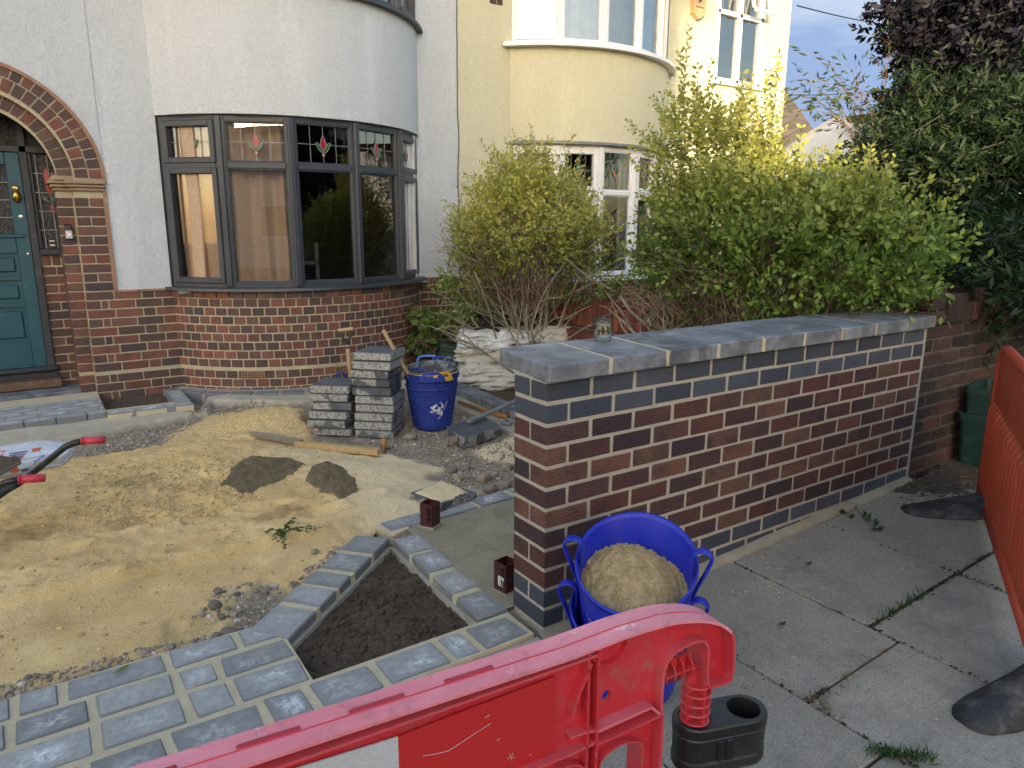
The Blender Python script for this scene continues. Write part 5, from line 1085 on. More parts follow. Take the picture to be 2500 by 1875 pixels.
# ---- slab stacks
def stack(c,ang,n,labels,group,z0,w_=.30,d_=.30,th=.060,gap=.0065,jx=.012,topturn=0):
    z=z0
    for i in range(n):
        a=ang+random.gauss(0,.02)+(topturn if i>=n-3 else 0); T=Matrix.Translation(Vector((c[0]+random.gauss(0,jx),c[1]+random.gauss(0,jx),z)))@Matrix.Rotation(a,4,'Z')
        m=MB(); m.rbox(-w_/2,w_/2,-d_/2,d_/2,0,th,.005,0,random.random(),T,.002); m.box(-w_/2+.02,w_/2-.02,-d_/2+.02,d_/2-.02,-gap+.0005,-.0002,0,.3,T)
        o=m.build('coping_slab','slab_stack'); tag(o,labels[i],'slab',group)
        z+=th+gap
ordn=['bottom','second','third','fourth','fifth','sixth','seventh','eighth','ninth','top']
l6=[f'dusty grey coping slab, {w} of the shorter stack beside the orange sand' for w in ('lowest','second from the bottom','third from the bottom','third from the top','second from the top','topmost clean')]
l10=[f'mortar stained grey coping slab, {w} of the taller stack beside the blue tubs' for w in ('lowest','second from the bottom','third from the bottom','fourth from the bottom','fifth from the bottom','fifth from the top','fourth from the top','third from the top','second from the top','topmost')]
A1=math.atan2(2.985-3.185,.372-.135); c1=(.135+.15*math.cos(A1)-.15*math.sin(A1),3.19+.15*math.sin(A1)+.15*math.cos(A1))
A2=A1-.02; c2=(.40+.15*math.cos(A2)-.15*math.sin(A2),2.985+.15*math.sin(A2)+.15*math.cos(A2))
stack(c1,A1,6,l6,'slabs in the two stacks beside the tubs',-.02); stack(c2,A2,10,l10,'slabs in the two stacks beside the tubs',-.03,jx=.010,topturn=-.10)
# ---- flexible tubs
def tub(name,label,c,rb,rt,h,mat,skew=(0,0),z0=0,handle_dir=0,hz=0,th=.005,nested=True,grp=None,tilt=0,handles=True,hw=.05,hh=.07,rimmat=None):
    root=thing(name,label,'tub',(c[0],c[1],z0),grp); m=MB()
    def fn(p,r,z,a):
        t=max(0,(z/h))**1.5; dz=(skew[0]*(p.x-c[0])+skew[1]*(p.y-c[1]))*t
        sag=0
        return Vector((p.x,p.y,p.z+dz))
    R_=lambda z:rb+(rt-rb)*(z/h)**.9
    prof=[(.0,.0),(rb-.012,0),(rb,.012)]+[(R_(h*k/12),h*k/12) for k in range(1,12)]+[(rt+.001,h-.012),(rt+.006,h-.008),(rt+.006,h+.002),(rt-.001,h+.003),(rt-.004,h-.01)]+[(R_(h*k/12)-th,h*k/12) for k in range(11,0,-1)]+[(rb-th,.012),(0,.010)]
    m.lathe(prof,(c[0],c[1],z0),56,fn=fn); body=m.build('tub_body',mat,root,True)
    if handles:
        for sg in (0,PI):
            an=handle_dir+sg; u=Vector((math.cos(an),math.sin(an),0)); t=Vector((-u.y,u.x,0)); base=Vector((c[0],c[1],z0))+u*rt; dz=skew[0]*u.x*rt+skew[1]*u.y*rt; top=base+Vector((0,0,h+dz))
            P=[]
            for (du,zz) in [(-.012,-.14),(.000,-.085),(.018,-.03),(.034,.018),(.036,.042),(.024,.058),(.004,.060),(-.012,.046),(-.014,.01),(-.012,-.035)]: P.append(top+u*du*1.25+Vector((0,0,zz)))
            q=[]
            for i in range(len(P)-1):
                p0=P[max(i-1,0)];p1=P[i];p2=P[i+1];p3=P[min(i+2,len(P)-1)]
                for s_ in (0,.25,.5,.75):
                    q.append(.5*((2*p1)+(p2-p0)*s_+(2*p0-5*p1+4*p2-p3)*s_**2+(3*p1-p0-3*p2+p3)*s_**3))
            q.append(P[-1]); mm=MB(); mm.tube(q,[.017+.006*math.sin(PI*i/len(q)) for i in range(len(q))],10,flat=(1,.26),up=t); mm.build('handle',rimmat or mat,root,True)
    return root
vd=Vector((.705,.709,0)); sdv=.26; skw=(.44*vd.x+.03*vd.y,.44*vd.y-.03*vd.x)
TC=(.075,-.425); pzt=pz(.07)
hd=math.atan2(-vd.x,vd.y)-.05
tub('blue_tub','lower bright blue tub nested beneath the sand filled tub at the wall corner',(TC[0]-.012,TC[1]+.0),.152,.208,.31,'blue_plastic',(.18,.18),pzt,hd,grp=None)
tub('blue_tub','bright blue tub of brown sand standing in another tub at the wall corner',TC,.152,.203,.435,'blue_plastic',skw,pzt+.045,hd)
def sandheap(name,label,c,r,zb,skew,amp,mat,cl=.02,seedv=60,hp=(0,0)):
    n=200; xs=np.linspace(-r,r,n); X,Y=np.meshgrid(xs,xs,indexing='ij')
    def hf(X,Y):
        x=X-c[0]; y=Y-c[1]; rr=np.hypot(x-hp[0],y-hp[1])/r
        return zb+skew[0]*x+skew[1]*y+amp*np.clip(1-rr**2,0,1)**.8+1.3*cl*vnoise(X,Y,24,seedv,4,.7)+1.1*cl*np.abs(vnoise(X,Y,40,seedv+7,3,.6))+.6*cl*np.abs(vnoise(X,Y,60,seedv+1,3,.6))
    return gridmesh(name,c[0]-r,c[0]+r,c[1]-r,c[1]+r,2*r/n,hf,mat,None,lambda X,Y:(X-c[0])**2+(Y-c[1])**2<r*r)
tag(sandheap('heap_of_sand','x',TC,.190,pzt+.35,(.33,.33),.075,'tub_sand',.011,60,(-.02,.03)),'heap of clumpy brown sand filling the upper blue tub','sand')
tag(sandheap('heap_of_sand','x',(TC[0]-.012,TC[1]),.188,pzt+.17,(.1,.1),.0,'tub_sand',.010,66),'brown sand glimpsed inside the lower blue tub below the filled one','sand')
# ---- stack of used tubs by the slabs
UC=(1.035,2.93); gs0='used tubs nested in a pile beside the slab stacks'
tub('used_tub','outermost worn blue tub with a white painted emblem, bottom of the nested pile',UC,.150,.205,.35,'blue_plastic_used',(0,0),-.03,.9,grp=gs0,handles=False)
em=MB()
def onT(x,y):  # point on the outer tub wall seen at pixel
    d=ray(x,y); best=None
    t=2.0
    while t<7:
        p=CAM+d*t; z=p.z+.03; rr=.150+(.205-.150)*max(0,min(1,z/.35))**.9
        if math.hypot(p.x-UC[0],p.y-UC[1])<rr+.0015: return p
        t+=.001
    return CAM+d*4
for poly_ in [[(941,873),(952,869),(957,873),(957,880),(950,883),(956,889),(956,893),(945,893),(944,886),(939,889),(934,884)],[(929,880),(933,879),(938,886),(943,890),(955,893),(953,896),(942,894),(931,892),(929,888),(933,889),(937,888)],[(935,876),(941,878),(940,882),(935,881)]]:
    pts=[onT(x,y) for x,y in poly_]; L=[[Vector((x,y,0)) for x,y in poly_]]; em.add(pts,[tuple(t) for t in tessellate_polygon(L)])
em.tube([onT(x,y) for x,y in [(966,866),(963,874),(958,884)]],.0015,4); em.tube([onT(x,y) for x,y in [(955,895),(950,901),(946,905)]],.002,4)
ut=[o for o in S.objects if o.name.startswith('used_tub')][0]; em.build('painted_emblem','white_paint',ut)
tub('used_tub','second worn blue tub nested in the pile with a torn scuffed rim',UC,.146,.209,.39,'blue_plastic_used',(.01,.01),.0,.9,grp=gs0,handles=False)
tub('used_tub','worn dark blue tub near the top of the nested pile, holding the yellow tub',UC,.142,.213,.42,'blue_plastic_used',(.0,.02),.012,-.75,grp=gs0,handles=False)
yt=tub('used_tub','yellow tub whose rim shows between the blue tubs of the nested pile',(UC[0],UC[1]),.138,.207,.428,'yellow_plastic',(.0,.0),.005,.4,grp=gs0,handles=False)
gt=tub('used_tub','cement crusted dark grey tub lying topmost in the nested pile',(UC[0],UC[1]),.128,.198,.43,'grey_tub',(.05,.05),.03,.75,grp=gs0,handles=False)
def grip(parent,c,r,z,an,mat,w_=.16,hh=.035,out=.012,tr=.008):
    m=MB(); pts=[]
    for i in range(13):
        t=-1+2*i/12; a=an+t*w_*.5/r; k=math.sqrt(max(0,1-t**4)); pts.append(Vector((c[0]+(r+out*k)*math.cos(a),c[1]+(r+out*k)*math.sin(a),z+hh*k)))
    m.tube(pts,tr,8); m.build('handle',mat,parent,True)
va=math.atan2(CAM.y-UC[1],CAM.x-UC[0])
def flathandle(parent,c,r,z,an,mat,w_=.17,h0=-.03,h1=.045,th=.008):
    """moulded plate handle with a slot"""
    m=MB(); n=28; W=w_*.62; tr=Vector((math.cos(an),math.sin(an),0))*th
    def f(u,v,t): a=an+u/r; return Vector((c[0]+(r+.004)*math.cos(a),c[1]+(r+.004)*math.sin(a),z+v))+tr*t
    def top(u): q=abs(u)/W; return h0+.012+(h1-h0-.012)*(1 if q<.45 else max(0,1-((q-.45)/.55)**1.5))
    def quad(ua,ub,v0,v1): 
        vs=[f(ua,v0[0],t) for t in (0,1)]+[f(ub,v0[1],t) for t in (0,1)]+[f(ub,v1[1],t) for t in (0,1)]+[f(ua,v1[0],t) for t in (0,1)]
        m.add(vs,[(0,2,4,6),(1,7,5,3),(0,1,3,2),(6,4,5,7),(0,6,7,1),(2,3,5,4)])
    for k in range(n):
        ua=-W+2*W*k/n; ub=-W+2*W*(k+1)/n; um=(ua+ub)/2
        if abs(um)<w_*.29: quad(ua,ub,(h0,h0),(.004,.004)); quad(ua,ub,(h1-.017,h1-.017),(top(ua),top(ub)))
        else: quad(ua,ub,(h0,h0),(top(ua),top(ub)))
    m.build('handle',mat,parent)
bts=[o for o in S.objects if o.name.startswith('used_tub') and o.parent is None]
flathandle(bts[2],UC,.216,.415,va+.02,'blue_plastic_used'); flathandle(yt,UC,.212,.415,va+.42,'yellow_plastic',.15); 
grip(bts[2],UC,.205,.43,va+PI-.4,'blue_plastic_used',.17,.075,.0,.009); grip(gt,UC,.196,.445,va-.65,'blue_plastic_used',.16,.028,-.03,.007); grip(gt,UC,.20,.45,va+PI-.9,'grey_tub',.15,.06,.0,.007)
bl=MB(); p=Vector(ony(965,795,3.3)); 
pts=[p+Vector((.0+.10*math.cos(t),.02*math.sin(t),.02+.045*math.sin(t))) for t in [PI*i/10 for i in range(11)]]
grip(gt,UC,.20,.455,va+PI+.15,'blue_light',.18,.055,.02,.011)
# small tub behind the short stack
tub('blue_tub','small faded blue tub peeping out behind the shorter slab stack',(.73,3.62),.13,.17,.30,'blue_plastic_used',(0,0),-.02,math.atan2(.35,-.9))
# ---- spade and shovel
def dhandle(pos,d,label,L,mat='handle_wood'):
    root=thing('spade',label,'spade',tuple(pos-d*L)); m=MB(); m.tube([pos-d*L,pos-d*.12],.016,10); m.build('shaft',mat,root,True)
    side=Vector((d.y,-d.x,0)); side=Vector((.78,-.55,.12)).normalized(); g=MB()
    a=pos+side*.055; b=pos-side*.055; g.tube([pos-d*.15,pos-d*.10,pos-d*.075+side*.02,pos-d*.04+side*.05,a],[.017,.015,.008,.007,.007],8); g.tube([pos-d*.10,pos-d*.075-side*.02,pos-d*.04-side*.05,b],[.013,.008,.007,.007],8); g.build('yoke','black_paint',root,True)
    h=MB(); h.tube([b-side*.006,b,a,a+side*.006],[.012,.015,.015,.012],10); h.build('grip','timber',root,True)
    bl_=MB(); e=pos-d*L; bl_.rbox(-.09,.09,-.004,.004,-.25,0,.003,0,.5,Matrix.Translation(e)); bl_.build('blade','steel',root); return root
tp1=Vector(ony(747,712,3.32)); bt1=Vector(ony(757,812,3.32)); dhandle(tp1,(tp1-bt1).normalized(),'spade with wooden T grip and dark metal yoke standing behind the slab stacks',.62)
a=Vector(ony(828,714,2.98)); b=Vector(ony(874,795,2.93)); d=(b-a).normalized(); rs=thing('shovel','long plain wooden shovel handle leaning across the taller slab stack into the tubs','shovel',tuple(b)); m=MB(); m.tube([a-d*.004,a,b,b+d*.1],[.010,.015,.017,.017],10); m.build('handle','handle_wood',rs,True)
m=MB(); e=b+d*.06; m.tube([e,e+Vector((.08,-.01,-.01)),e+Vector((.22,.02,-.06)),e+Vector((.24,.10,-.07)),e+Vector((.10,.12,-.03)),e],.006,6); m.build('socket','steel',rs)
# ---- timber batten
tb=thing('timber_batten','pale sawn timber batten lying across the sand, one end grey with mud','timber',(.05,2.9,.03))
p0=Vector(onz(545,934,.055)); p1=Vector(onz(640,952,.055)); p2=Vector(onz(819,970,.06))
def beam(m,a,b,w_,h,mi=0,z=True):
    d=(b-a); L=d.length; d.normalize(); s_=Vector((-d.y,d.x,0)).normalized(); u=d.cross(s_)*-1; u=s_.cross(d)*-1 if u.z<0 else u
    T=Matrix(((d.x,s_.x,u.x,a.x),(d.y,s_.y,u.y,a.y),(d.z,s_.z,u.z,a.z),(0,0,0,1))); m.rbox(0,L,-w_/2,w_/2,-h/2,h/2,.003,mi,.5,T,.001)
    return T
m=MB(); beam(m,p1-Vector((0,0,.022)),p2-Vector((0,0,.022)),.055,.042); o_=m.build('plank','timber',tb)
if o_.data.polygons[0].normal.length: pass
m=MB(); pts=[p0+Vector((0,0,-.012)),p0.lerp(p1,.4)+Vector((0,0,-.008)),p1+Vector((.03,-.03,-.012))]; m.tube(pts,[.022,.030,.028],6); m.build('muddy_end','timber_grey',tb)
# ---- wet mortar heaps
def blob(name,label,poly_,h,mat,seedv,z0):
    xs=[p[0] for p in poly_]; ys=[p[1] for p in poly_]; x0,x1,y0,y1=min(xs)-.04,max(xs)+.04,min(ys)-.04,max(ys)+.04
    def hf(X,Y):
        d=sdist(poly_,X,Y)+.035*vnoise(X,Y,11,seedv,4); t=np.clip(d/.13,0,1)
        return gz(X,Y)-.02+h*np.sqrt(np.clip(1-(1-t)**2,0,1))+t*(.028*vnoise(X,Y,9,seedv+1,5,.68)+.012*np.abs(vnoise(X,Y,22,seedv+5,4,.7))-.022*np.clip(1-np.abs(vnoise(X,Y,10,seedv+2,3,.6))*9,0,1)+.006*vnoise(X,Y,50,seedv+3,3))
    return tag(gridmesh(name,x0,x1,y0,y1,.0055,hf,mat,None,lambda X,Y:sdist(poly_,X,Y)>-.03),label,'mortar')
def zz(l,z): return [tuple(onz(x,y,z)[:2]) for x,y in l]
blob('mortar_heap','larger dark wet mortar heap on the sand, stretching to the left',zz([(475,1068),(500,1020),(545,1003),(620,1006),(668,1014),(655,1028),(640,1042),(590,1062),(530,1078)],.03),.05,'mortar_wet',70,0)
blob('mortar_heap','smaller rounded dark wet mortar heap on the sand beside the larger one',zz([(661,1052),(672,1022),(700,1012),(730,1014),(765,1035),(782,1062),(742,1088),(690,1074)],.03),.055,'mortar_wet',75,0)
m=MB()
# ---- post sockets
def post(name,label,c,ang,w_,h,z0,stk):
    root=thing(name,label,'post socket',(c[0],c[1],z0)); T=Matrix.Translation(Vector((c[0],c[1],z0)))@Matrix.Rotation(ang,4,'Z'); m=MB(); t=.0035; a=w_/2
    m.box(-a,a,-a,-a+t,0,h,0,.5,T); m.box(-a,a,a-t,a,0,h,0,.5,T); m.box(-a,-a+t,-a+t,a-t,0,h,0,.5,T); m.box(a-t,a,-a+t,a-t,0,h,0,.5,T); m.build('sleeve','post_brown',root)
    m=MB()
    for x in (-.028,-.016): m.box(-a-.002,-a,x,x+.007,.03,.06,0,.5,T); m.box(-a-.002,-a,x,x+.007,h-.06,h-.02,0,.5,T)
    m.lathe([(0,0),(.005,.0)],(0,0,0),10,fn=lambda p,r,z,a_:T@Vector((p.x+.01,-a-.001,h-.03+p.y))); m.lathe([(0,0),(.006,0)],(0,0,0),10,1,fn=lambda p,r,z,a_:T@Vector((p.x,a-t-.001,h-.03+p.y))); tag(m.build('bolt_slots',['bell_black','white_paint'],root))
    m=MB(); m.rbox(-a-.012,a+.012,-a-.012,a+.012,-.02,.006,.004,0,.5,T,.003); m.build('mortar_collar','concrete_damp',root)
    if stk: m=MB(); m.box(-a-.001,-a,-.025,.01,.03,.075,0,.5,T); s_=m.build('sticker','white_paint',root); m=MB(); [m.box(-a-.0015,-a-.001,-.020,.004,.036+k*.008,.039+k*.008,0,.5,T) for k in range(5)]; m.build('printed_text','ink',s_)
post('post_socket','brown metal post socket at the far corner of the damp concrete pad',(.085,1.135),R(28),.076,.13,.004,False)
post('post_socket','brown metal post socket with a white sticker close to the end of the new wall',(.000,.335) if False else (-.005+.055,.345),R(10),.076,.135,.0,True)
# ---- glass jar
jr=thing('glass_jar','empty barrel shaped glass jar standing on the blue coping','jar',(.478,.245,1.076)); m=MB()
prof=[(0,.004),(.024,.002),(.030,.004),(.033,.015),(.037,.035),(.038,.055),(.036,.072),(.0335,.082),(.0345,.084),(.0345,.087),(.033,.09),(.034,.098),(.0345,.104),(.0325,.104),(.0315,.098),(.0310,.09),(.031,.084),(.0335,.070),(.0355,.055),(.0345,.035),(.030,.016),(.026,.009),(0,.008)]
m.lathe(prof,(.478,.245,1.076),40,fn=lambda p,r,z,a:p+Vector((math.cos(a),math.sin(a),0))*(.0012*math.sin(a*9)*math.sin(z*200) if .02<z<.075 and r>.034 else 0)); m.build('jar_body','jar_glass',jr,True)
# ---- loose slab, level, straight edge, sledge handle
sb=thing('coping_slab','loose coping slab flat on the ground under the straight edge','slab',(1.2,2.62,0)); q=[Vector(onz(x,y,.055)) for x,y in [(965,921),(1003,947),(1084,921),(1045,899)]]
dx_=(q[2]-q[1]); dy_=(q[0]-q[1]); m=MB(); T=Matrix(((dx_.x,dy_.x,0,q[1].x),(dx_.y,dy_.y,0,q[1].y),(0,0,1,0),(0,0,0,1)))
tmp=MB(); tmp.rbox(0,1,0,1,-.02,.055,.004); vs=[T@Vector((v[0],v[1],v[2])) for v in tmp.v]; m.add(vs,tmp.f,0,.5); o_=m.build('slab','slab_stack',sb)
o_['_']=0; del o_['_']
st_=thing('straight_edge','grey aluminium straight edge resting on the loose slab and reaching behind the wall','straight edge',(1.3,2.6,.08)); a=Vector(onz(1012,911,.085)); b=Vector(onx(1125,862,1.78)); m=MB(); beam(m,a,b,.045,.022); m.build('aluminium_bar','aluminium',st_)
lv=thing('spirit_level','short silver spirit level end with a round vial lying beside the loose slab','level',(1.3,2.4,0)); a=Vector(onz(1086,912,.02)); b=Vector(onz(1105,915,.02)); m=MB(); beam(m,a-Vector((.0,0,0)),b,.07,.03); m.build('level_body','aluminium',lv); c_=(a+b)/2; m=MB(); m.lathe([(0,.016),(.016,.016),(.018,.0152)],tuple(c_),16); m.build('vial','bell_black',lv)
sh_=thing('sledge_handle','orange brown wooden tool handle lying between the tubs and the kerb blocks','tool handle',(1.5,2.9,0)); m=MB(); a=Vector(onz(990,868,.03)); b=Vector(onz(1092,900,.03)); m.tube([a,a.lerp(b,.85),b,b+(b-a).normalized()*.008],[.015,.018,.020,.014],10); m.build('handle','handle_orange',sh_,True)
hm=thing('wooden_mallet','small old wooden mallet stuck handle down in the gravel in front of the loose slab','mallet',(.88,2.35,0)); hp=Vector(onz(968,955,.0)); hz_=gzs(hp.x,hp.y); m=MB(); m.tube([hp+Vector((0,0,hz_-.01)),hp+Vector((.0,0,hz_+.045)),hp+Vector((.004,.0,hz_+.085))],[.009,.008,.008],8); m.build('handle','timber_grey',hm,True); m=MB(); T=Matrix.Translation(hp+Vector((.035,-.02,hz_+.06)))@Matrix.Rotation(R(-20),4,'Z'); m.rbox(-.03,.035,-.02,.02,-.022,.024,.008,0,.5,T,.003); m.build('head','timber_grey',hm)
pg=thing('wooden_peg','short orange wooden handle stuck upright in the ground in front of the taller slab stack','peg',(.45,2.5,0)); hp=Vector(onz(830,968,.0)); hz_=gzs(hp.x,hp.y); m=MB(); m.tube([hp+Vector((0,0,hz_-.01)),hp+Vector((0,0,hz_+.03)),hp+Vector((0,0,hz_+.055)),hp+Vector((0,0,hz_+.095)),hp+Vector((0,0,hz_+.105))],[.006,.008,.018,.021,.012],10); m.build('handle','handle_orange',pg,True)
# kerb row on the right
kr=thing('kerb_edging','row of dark grey block edging running back from the new wall to the white bags','edging',(1.75,3.2,0)); m=MB(); y=1.4
a=Vector(onz(985,840,.06)); b=Vector(onz(1110,893,.06)); d=(b-a); d.z=0; L=d.length; d.normalize(); T=Matrix(((d.x,-d.y,0,a.x),(d.y,d.x,0,a.y),(0,0,1,0),(0,0,0,1))); x=-.45
while x<L+1.2:
    w_=random.choice([.1,.2,.2,.1]); m.rbox(x,x+w_,-.0,.17,-.05,.062,.004,0,random.random(),T,.001); x+=w_+.014
m.box(-.45,L+1.2,-.20,.002,-.1,.0,1,.5,T); m.box(-.45,L+1.2,.004,.165,-.1,.055,1,.5,T); m.build('edging_blocks',['slab_blue','haunch'],kr)
m=MB(); q=Vector(onz(1058,868,.03)); m.rbox(q.x-.03,q.x+.03,q.y-.03,q.y+.03,-.02,.06,.004,0,.5,None,.004); tag(m.build('block','slab_stack'),'small grey block half sunk in the soil in front of the white bags','block')
# half buried slab by the pad
q=[Vector(onz(x,y,z)) for x,y,z in [(998,1201-1201+1063,.06)]]
def c2p(x,y,z): return Vector(onz((600+x/2.458)/KK,(1100+y/2.458)/KK,z))
m=MB(); P4=[c2p(985,255,.045),c2p(1175,185,.03),c2p(1385,252,.038),c2p(1165,325,.05)]; vs=P4+[p-Vector((0,0,.06)) for p in P4]; m.add(vs,[(0,3,2,1),(4,5,6,7),(0,1,5,4),(1,2,6,5),(2,3,7,6),(3,0,4,7)],0,.6); o_=m.build('coping_slab','slab_stack'); tag(o_,'slab half buried in light sand behind the far brown post socket','slab')
sdx=MB(); cz=sum((p for p in P4),Vector())/4
def pf(X,Y): 
    return .052-.03*sdist([p[:2] for p in P4],X,Y)*0+.004*vnoise(X,Y,30,88)
xs=[p.x for p in P4]; ys=[p.y for p in P4]
tag(gridmesh('sand_cover',min(xs)-.01,max(xs)+.03,min(ys)-.1,max(ys),.01,lambda X,Y:.034+.022*sm(0,.06,sdist([tuple(p[:2]) for p in P4],X,Y)+.01)+.006*vnoise(X,Y,25,89)-.05*sm(.40,.55,X)*sm(1.5,1.35,Y),'site_ground',{'sand':lambda X,Y:np.ones(X.shape),'gritty':lambda X,Y:np.ones(X.shape)},lambda X,Y:sdist([tuple(p[:2]) for p in P4],X,Y)+.03*vnoise(X,Y,15,90)>.010),kind='stuff')
# ---- bags
def bag(name,label,c,sx,sy,h,ang,mat,seedv,z0=0,flatten=.5,parent=None,lip=True,amp=1):
    m=MB(); n=96; k=48; vs=[]
    for j in range(k+1):
        v=j/k; ph=-PI/2+PI*v
        for i in range(n):
            th=2*PI*i/n; cx=abs(math.cos(th))**.65*math.copysign(1,math.cos(th)); cy=abs(math.sin(th))**.65*math.copysign(1,math.sin(th)); cr=max(0,math.cos(ph))**.45; sz=abs(math.sin(ph))**.8*math.copysign(1,math.sin(ph))
            q=Vector((cx*cr,cy*cr,sz)); nn=noise.noise(q*1.6+Vector((seedv,0,0)))*.16+noise.noise(q*4+Vector((seedv,3,0)))*.07
            rd=noise.noise(Vector((q.x*2.4,q.y*2.4,q.z*2.2+seedv))); nn-=.13*max(0,1-abs(rd)*5); rd=noise.noise(Vector((q.x*4.2+9,q.y*4.2,q.z*2.5+seedv))); nn+=.075*max(0,1-abs(rd)*4.5); rd=noise.noise(Vector((q.x*8+3,q.y*8,q.z*5+seedv))); nn+=.02*max(0,1-abs(rd)*4)
            q=q*(1+nn*amp); q=Vector((q.x*sx,q.y*sy,max(q.z,-.9)*h/2)); vs.append(Matrix.Rotation(ang,3,'Z')@q+Vector((c[0],c[1],z0+h/2*.9)))
    fs=[(j*n+i,j*n+(i+1)%n,(j+1)*n+(i+1)%n,(j+1)*n+i) for j in range(k) for i in range(n)]
    m.add(vs,fs); return m.build(name,mat,parent,True)
b1=thing('bulk_bag','crumpled off white builders bag at the bottom of the pile behind the new wall','bag',(2.35,3.95,0)); bag('bag_body','',(2.33,3.98,0),.42,.30,.30,R(-32),'bag_dirty',3,-.05,parent=b1)
b2=thing('bulk_bag','creased dirty white builders bag squashed in the middle of the pile','bag',(2.35,4.0,.2)); bag('bag_body','',(2.32,4.04,0),.37,.26,.22,R(-36),'bag_dirty',8,.17,parent=b2)
b3=thing('bulk_bag','bright white folded builders bag with a dark webbing strap on top of the pile','bag',(2.4,4.0,.4)); bag('bag_body','',(2.36,3.99,0),.41,.27,.25,R(-27),'bag_white',14,.31,parent=b3)
m=MB(); pts=[Vector(ony(x,y,3.84)) for x,y in [(1026,712),(1050,706),(1070,710),(1085,722),(1098,733),(1112,742)]]; m.tube(pts,.017,6,flat=(1,.35),up=(0,-.5,1)); m.build('webbing_strap','bag_black',b3,True)
b4=thing('bulk_bag','grey white bag draped high behind the black sack under the shrub','bag',(2.75,4.4,.4)); bag('bag_body','',(2.42,4.52,0),.22,.20,.26,R(10),'bag_dirty',21,.50,parent=b4)
b6=thing('bulk_bag','small rolled white bag lying behind the new coping at the pile','bag',(2.9,3.6,.4)); bag('bag_body','',(2.72,3.55,0),.20,.14,.18,R(-20),'bag_dirty',27,.42,parent=b6)
b5=thing('rubble_sack','shiny black plastic sack resting on the white bags under the shrub','sack',(2.8,4.1,.4)); bag('sack_body','',(2.58,4.22,0),.42,.24,.26,R(-28),'bag_black',30,.46,parent=b5)
# green lidded caddy behind the tubs
gc=thing('recycling_caddy','small dark green lidded box tilted behind the blue tubs','box',(2.05,4.4,0)); T=Matrix.Translation(Vector((2.08,4.42,.0)))@Matrix.Rotation(R(-28),4,'Z')@Matrix.Rotation(R(10),4,'Y'); m=MB(); m.rbox(-.20,.20,-.13,.13,-.05,.30,.02,0,.5,T); m.build('box_body','green_plastic_dark',gc)
m=MB(); m.rbox(-.215,.215,-.145,.145,.295,.345,.012,0,.5,T); m.rbox(-.20,.20,-.155,-.14,.27,.30,.004,0,.5,T); m.build('lid','green_plastic_dark',gc); m=MB(); m.rbox(-.03,.02,-.17,-.145,.24,.34,.006,0,.5,T); m.build('clip','bell_black',gc)
# ---- wheelbarrow with cement bag
wb=thing('wheelbarrow','black wheelbarrow with pink red grips, cut off by the left edge','wheelbarrow',(-1.95,1.7,0))
h1a=Vector(ony(226,950,1.78)); h1b=Vector(ony(176,953,1.80)); z1=h1a.z
def barh(px_,Y):
    return [Vector(ony(x,y,yy)) for x,y,yy in px_]
p_=barh([(226,950,1.75),(178,953,1.79)],0); m=MB(); m.tube(p_,.0175,14)
for i in range(10): a_=2*PI*i/10; 
gr1=m.build('grip','grip_red',wb,True); m=MB(); m.tube([p_[1],p_[1]+(p_[0]-p_[1])*.06],.021,14); m.build('grip_flange','grip_red',gr1,True)
m=MB(); m.tube(barh([(178,953,1.79),(160,957,1.80),(140,966,1.81),(110,990,1.83),(75,1018,1.86),(40,1045,1.88)],0)+barh([(-20,1075,1.92),(-90,1110,1.95)],0),.0155,12); m.build('handle_tube','black_paint',wb,True)
p_=barh([(97,1032,1.30),(41,1036,1.32)],0); m=MB(); m.tube(p_,.0175,14); gr2=m.build('grip','grip_red',wb,True); m=MB(); m.tube([p_[1],p_[1]+(p_[0]-p_[1])*.06],.021,14); m.build('grip_flange','grip_red',gr2,True)
m=MB(); m.tube(barh([(41,1036,1.32),(20,1040,1.33),(0,1048,1.34),(-30,1065,1.36),(-80,1100,1.38)],0),.0155,12); m.build('handle_tube','black_paint',wb,True)
m=MB(); m.tube(barh([(42,1046,1.36),(20,1058,1.37),(0,1072,1.38),(-40,1100,1.4)],0),.010,10); m.build('brace','black_paint',wb,True)
m=MB(); pr=[Vector(ony(x,y,1.72)) for x,y in [(-90,982),(0,984),(25,987),(40,992),(43,999),(20,1012),(-90,1075)]]
c_=sum(pr,Vector())/len(pr)
m.add([p for p in pr]+[p+Vector((-.03,.10,-.02)) for p in pr],[(i,i+1,i+8,i+7) for i in range(6)]+[tuple(range(7)),tuple(range(13,6,-1))]); m.tube(pr[2:],.009,8); m.build('tray','tray',wb)
cb=thing('cement_bag','white and orange paper cement bag lying in the wheelbarrow','bag',(-1.75,2.05,.45))
def pan(cpx,Y,sx,sy,h,ang,seedv,mat,name,par):
    q=Vector(ony(*cpx,Y)); return bag(name,'',(q.x,q.y,0),sx,sy,h,ang,mat,seedv,q.z-h*.5,parent=par,amp=.35)
bb=pan((18,993),2.15,.275,.15,.12,R(6),40,'cement_bag','bag_body',cb)
def decal(par,l,Y,mat,name):
    m=MB()
    dg=bpy.context.evaluated_depsgraph_get
    for poly_ in l:
        pts=[]
        for x,y in poly_:
            d=ray(x,y); best=None
            # nearest crossing with the bag mesh
            for i in range(400):
                p=CAM+d*(2.6+i*.005)
                hit=bvh.find_nearest(p)
                if hit[0] is not None and hit[3]<.008: best=hit[0]+hit[1]*.003*(1 if (CAM-hit[0]).dot(hit[1])>0 else -1); break
            if best is None: break
            pts.append(best)
        if len(pts)==len(poly_) and len(pts)>2:
            L=[[Vector((x,y,0)) for x,y in poly_]]; m.add(pts,[tuple(t) for t in tessellate_polygon(L)])
    if m.f: m.build(name,mat,par)
from mathutils.bvhtree import BVHTree
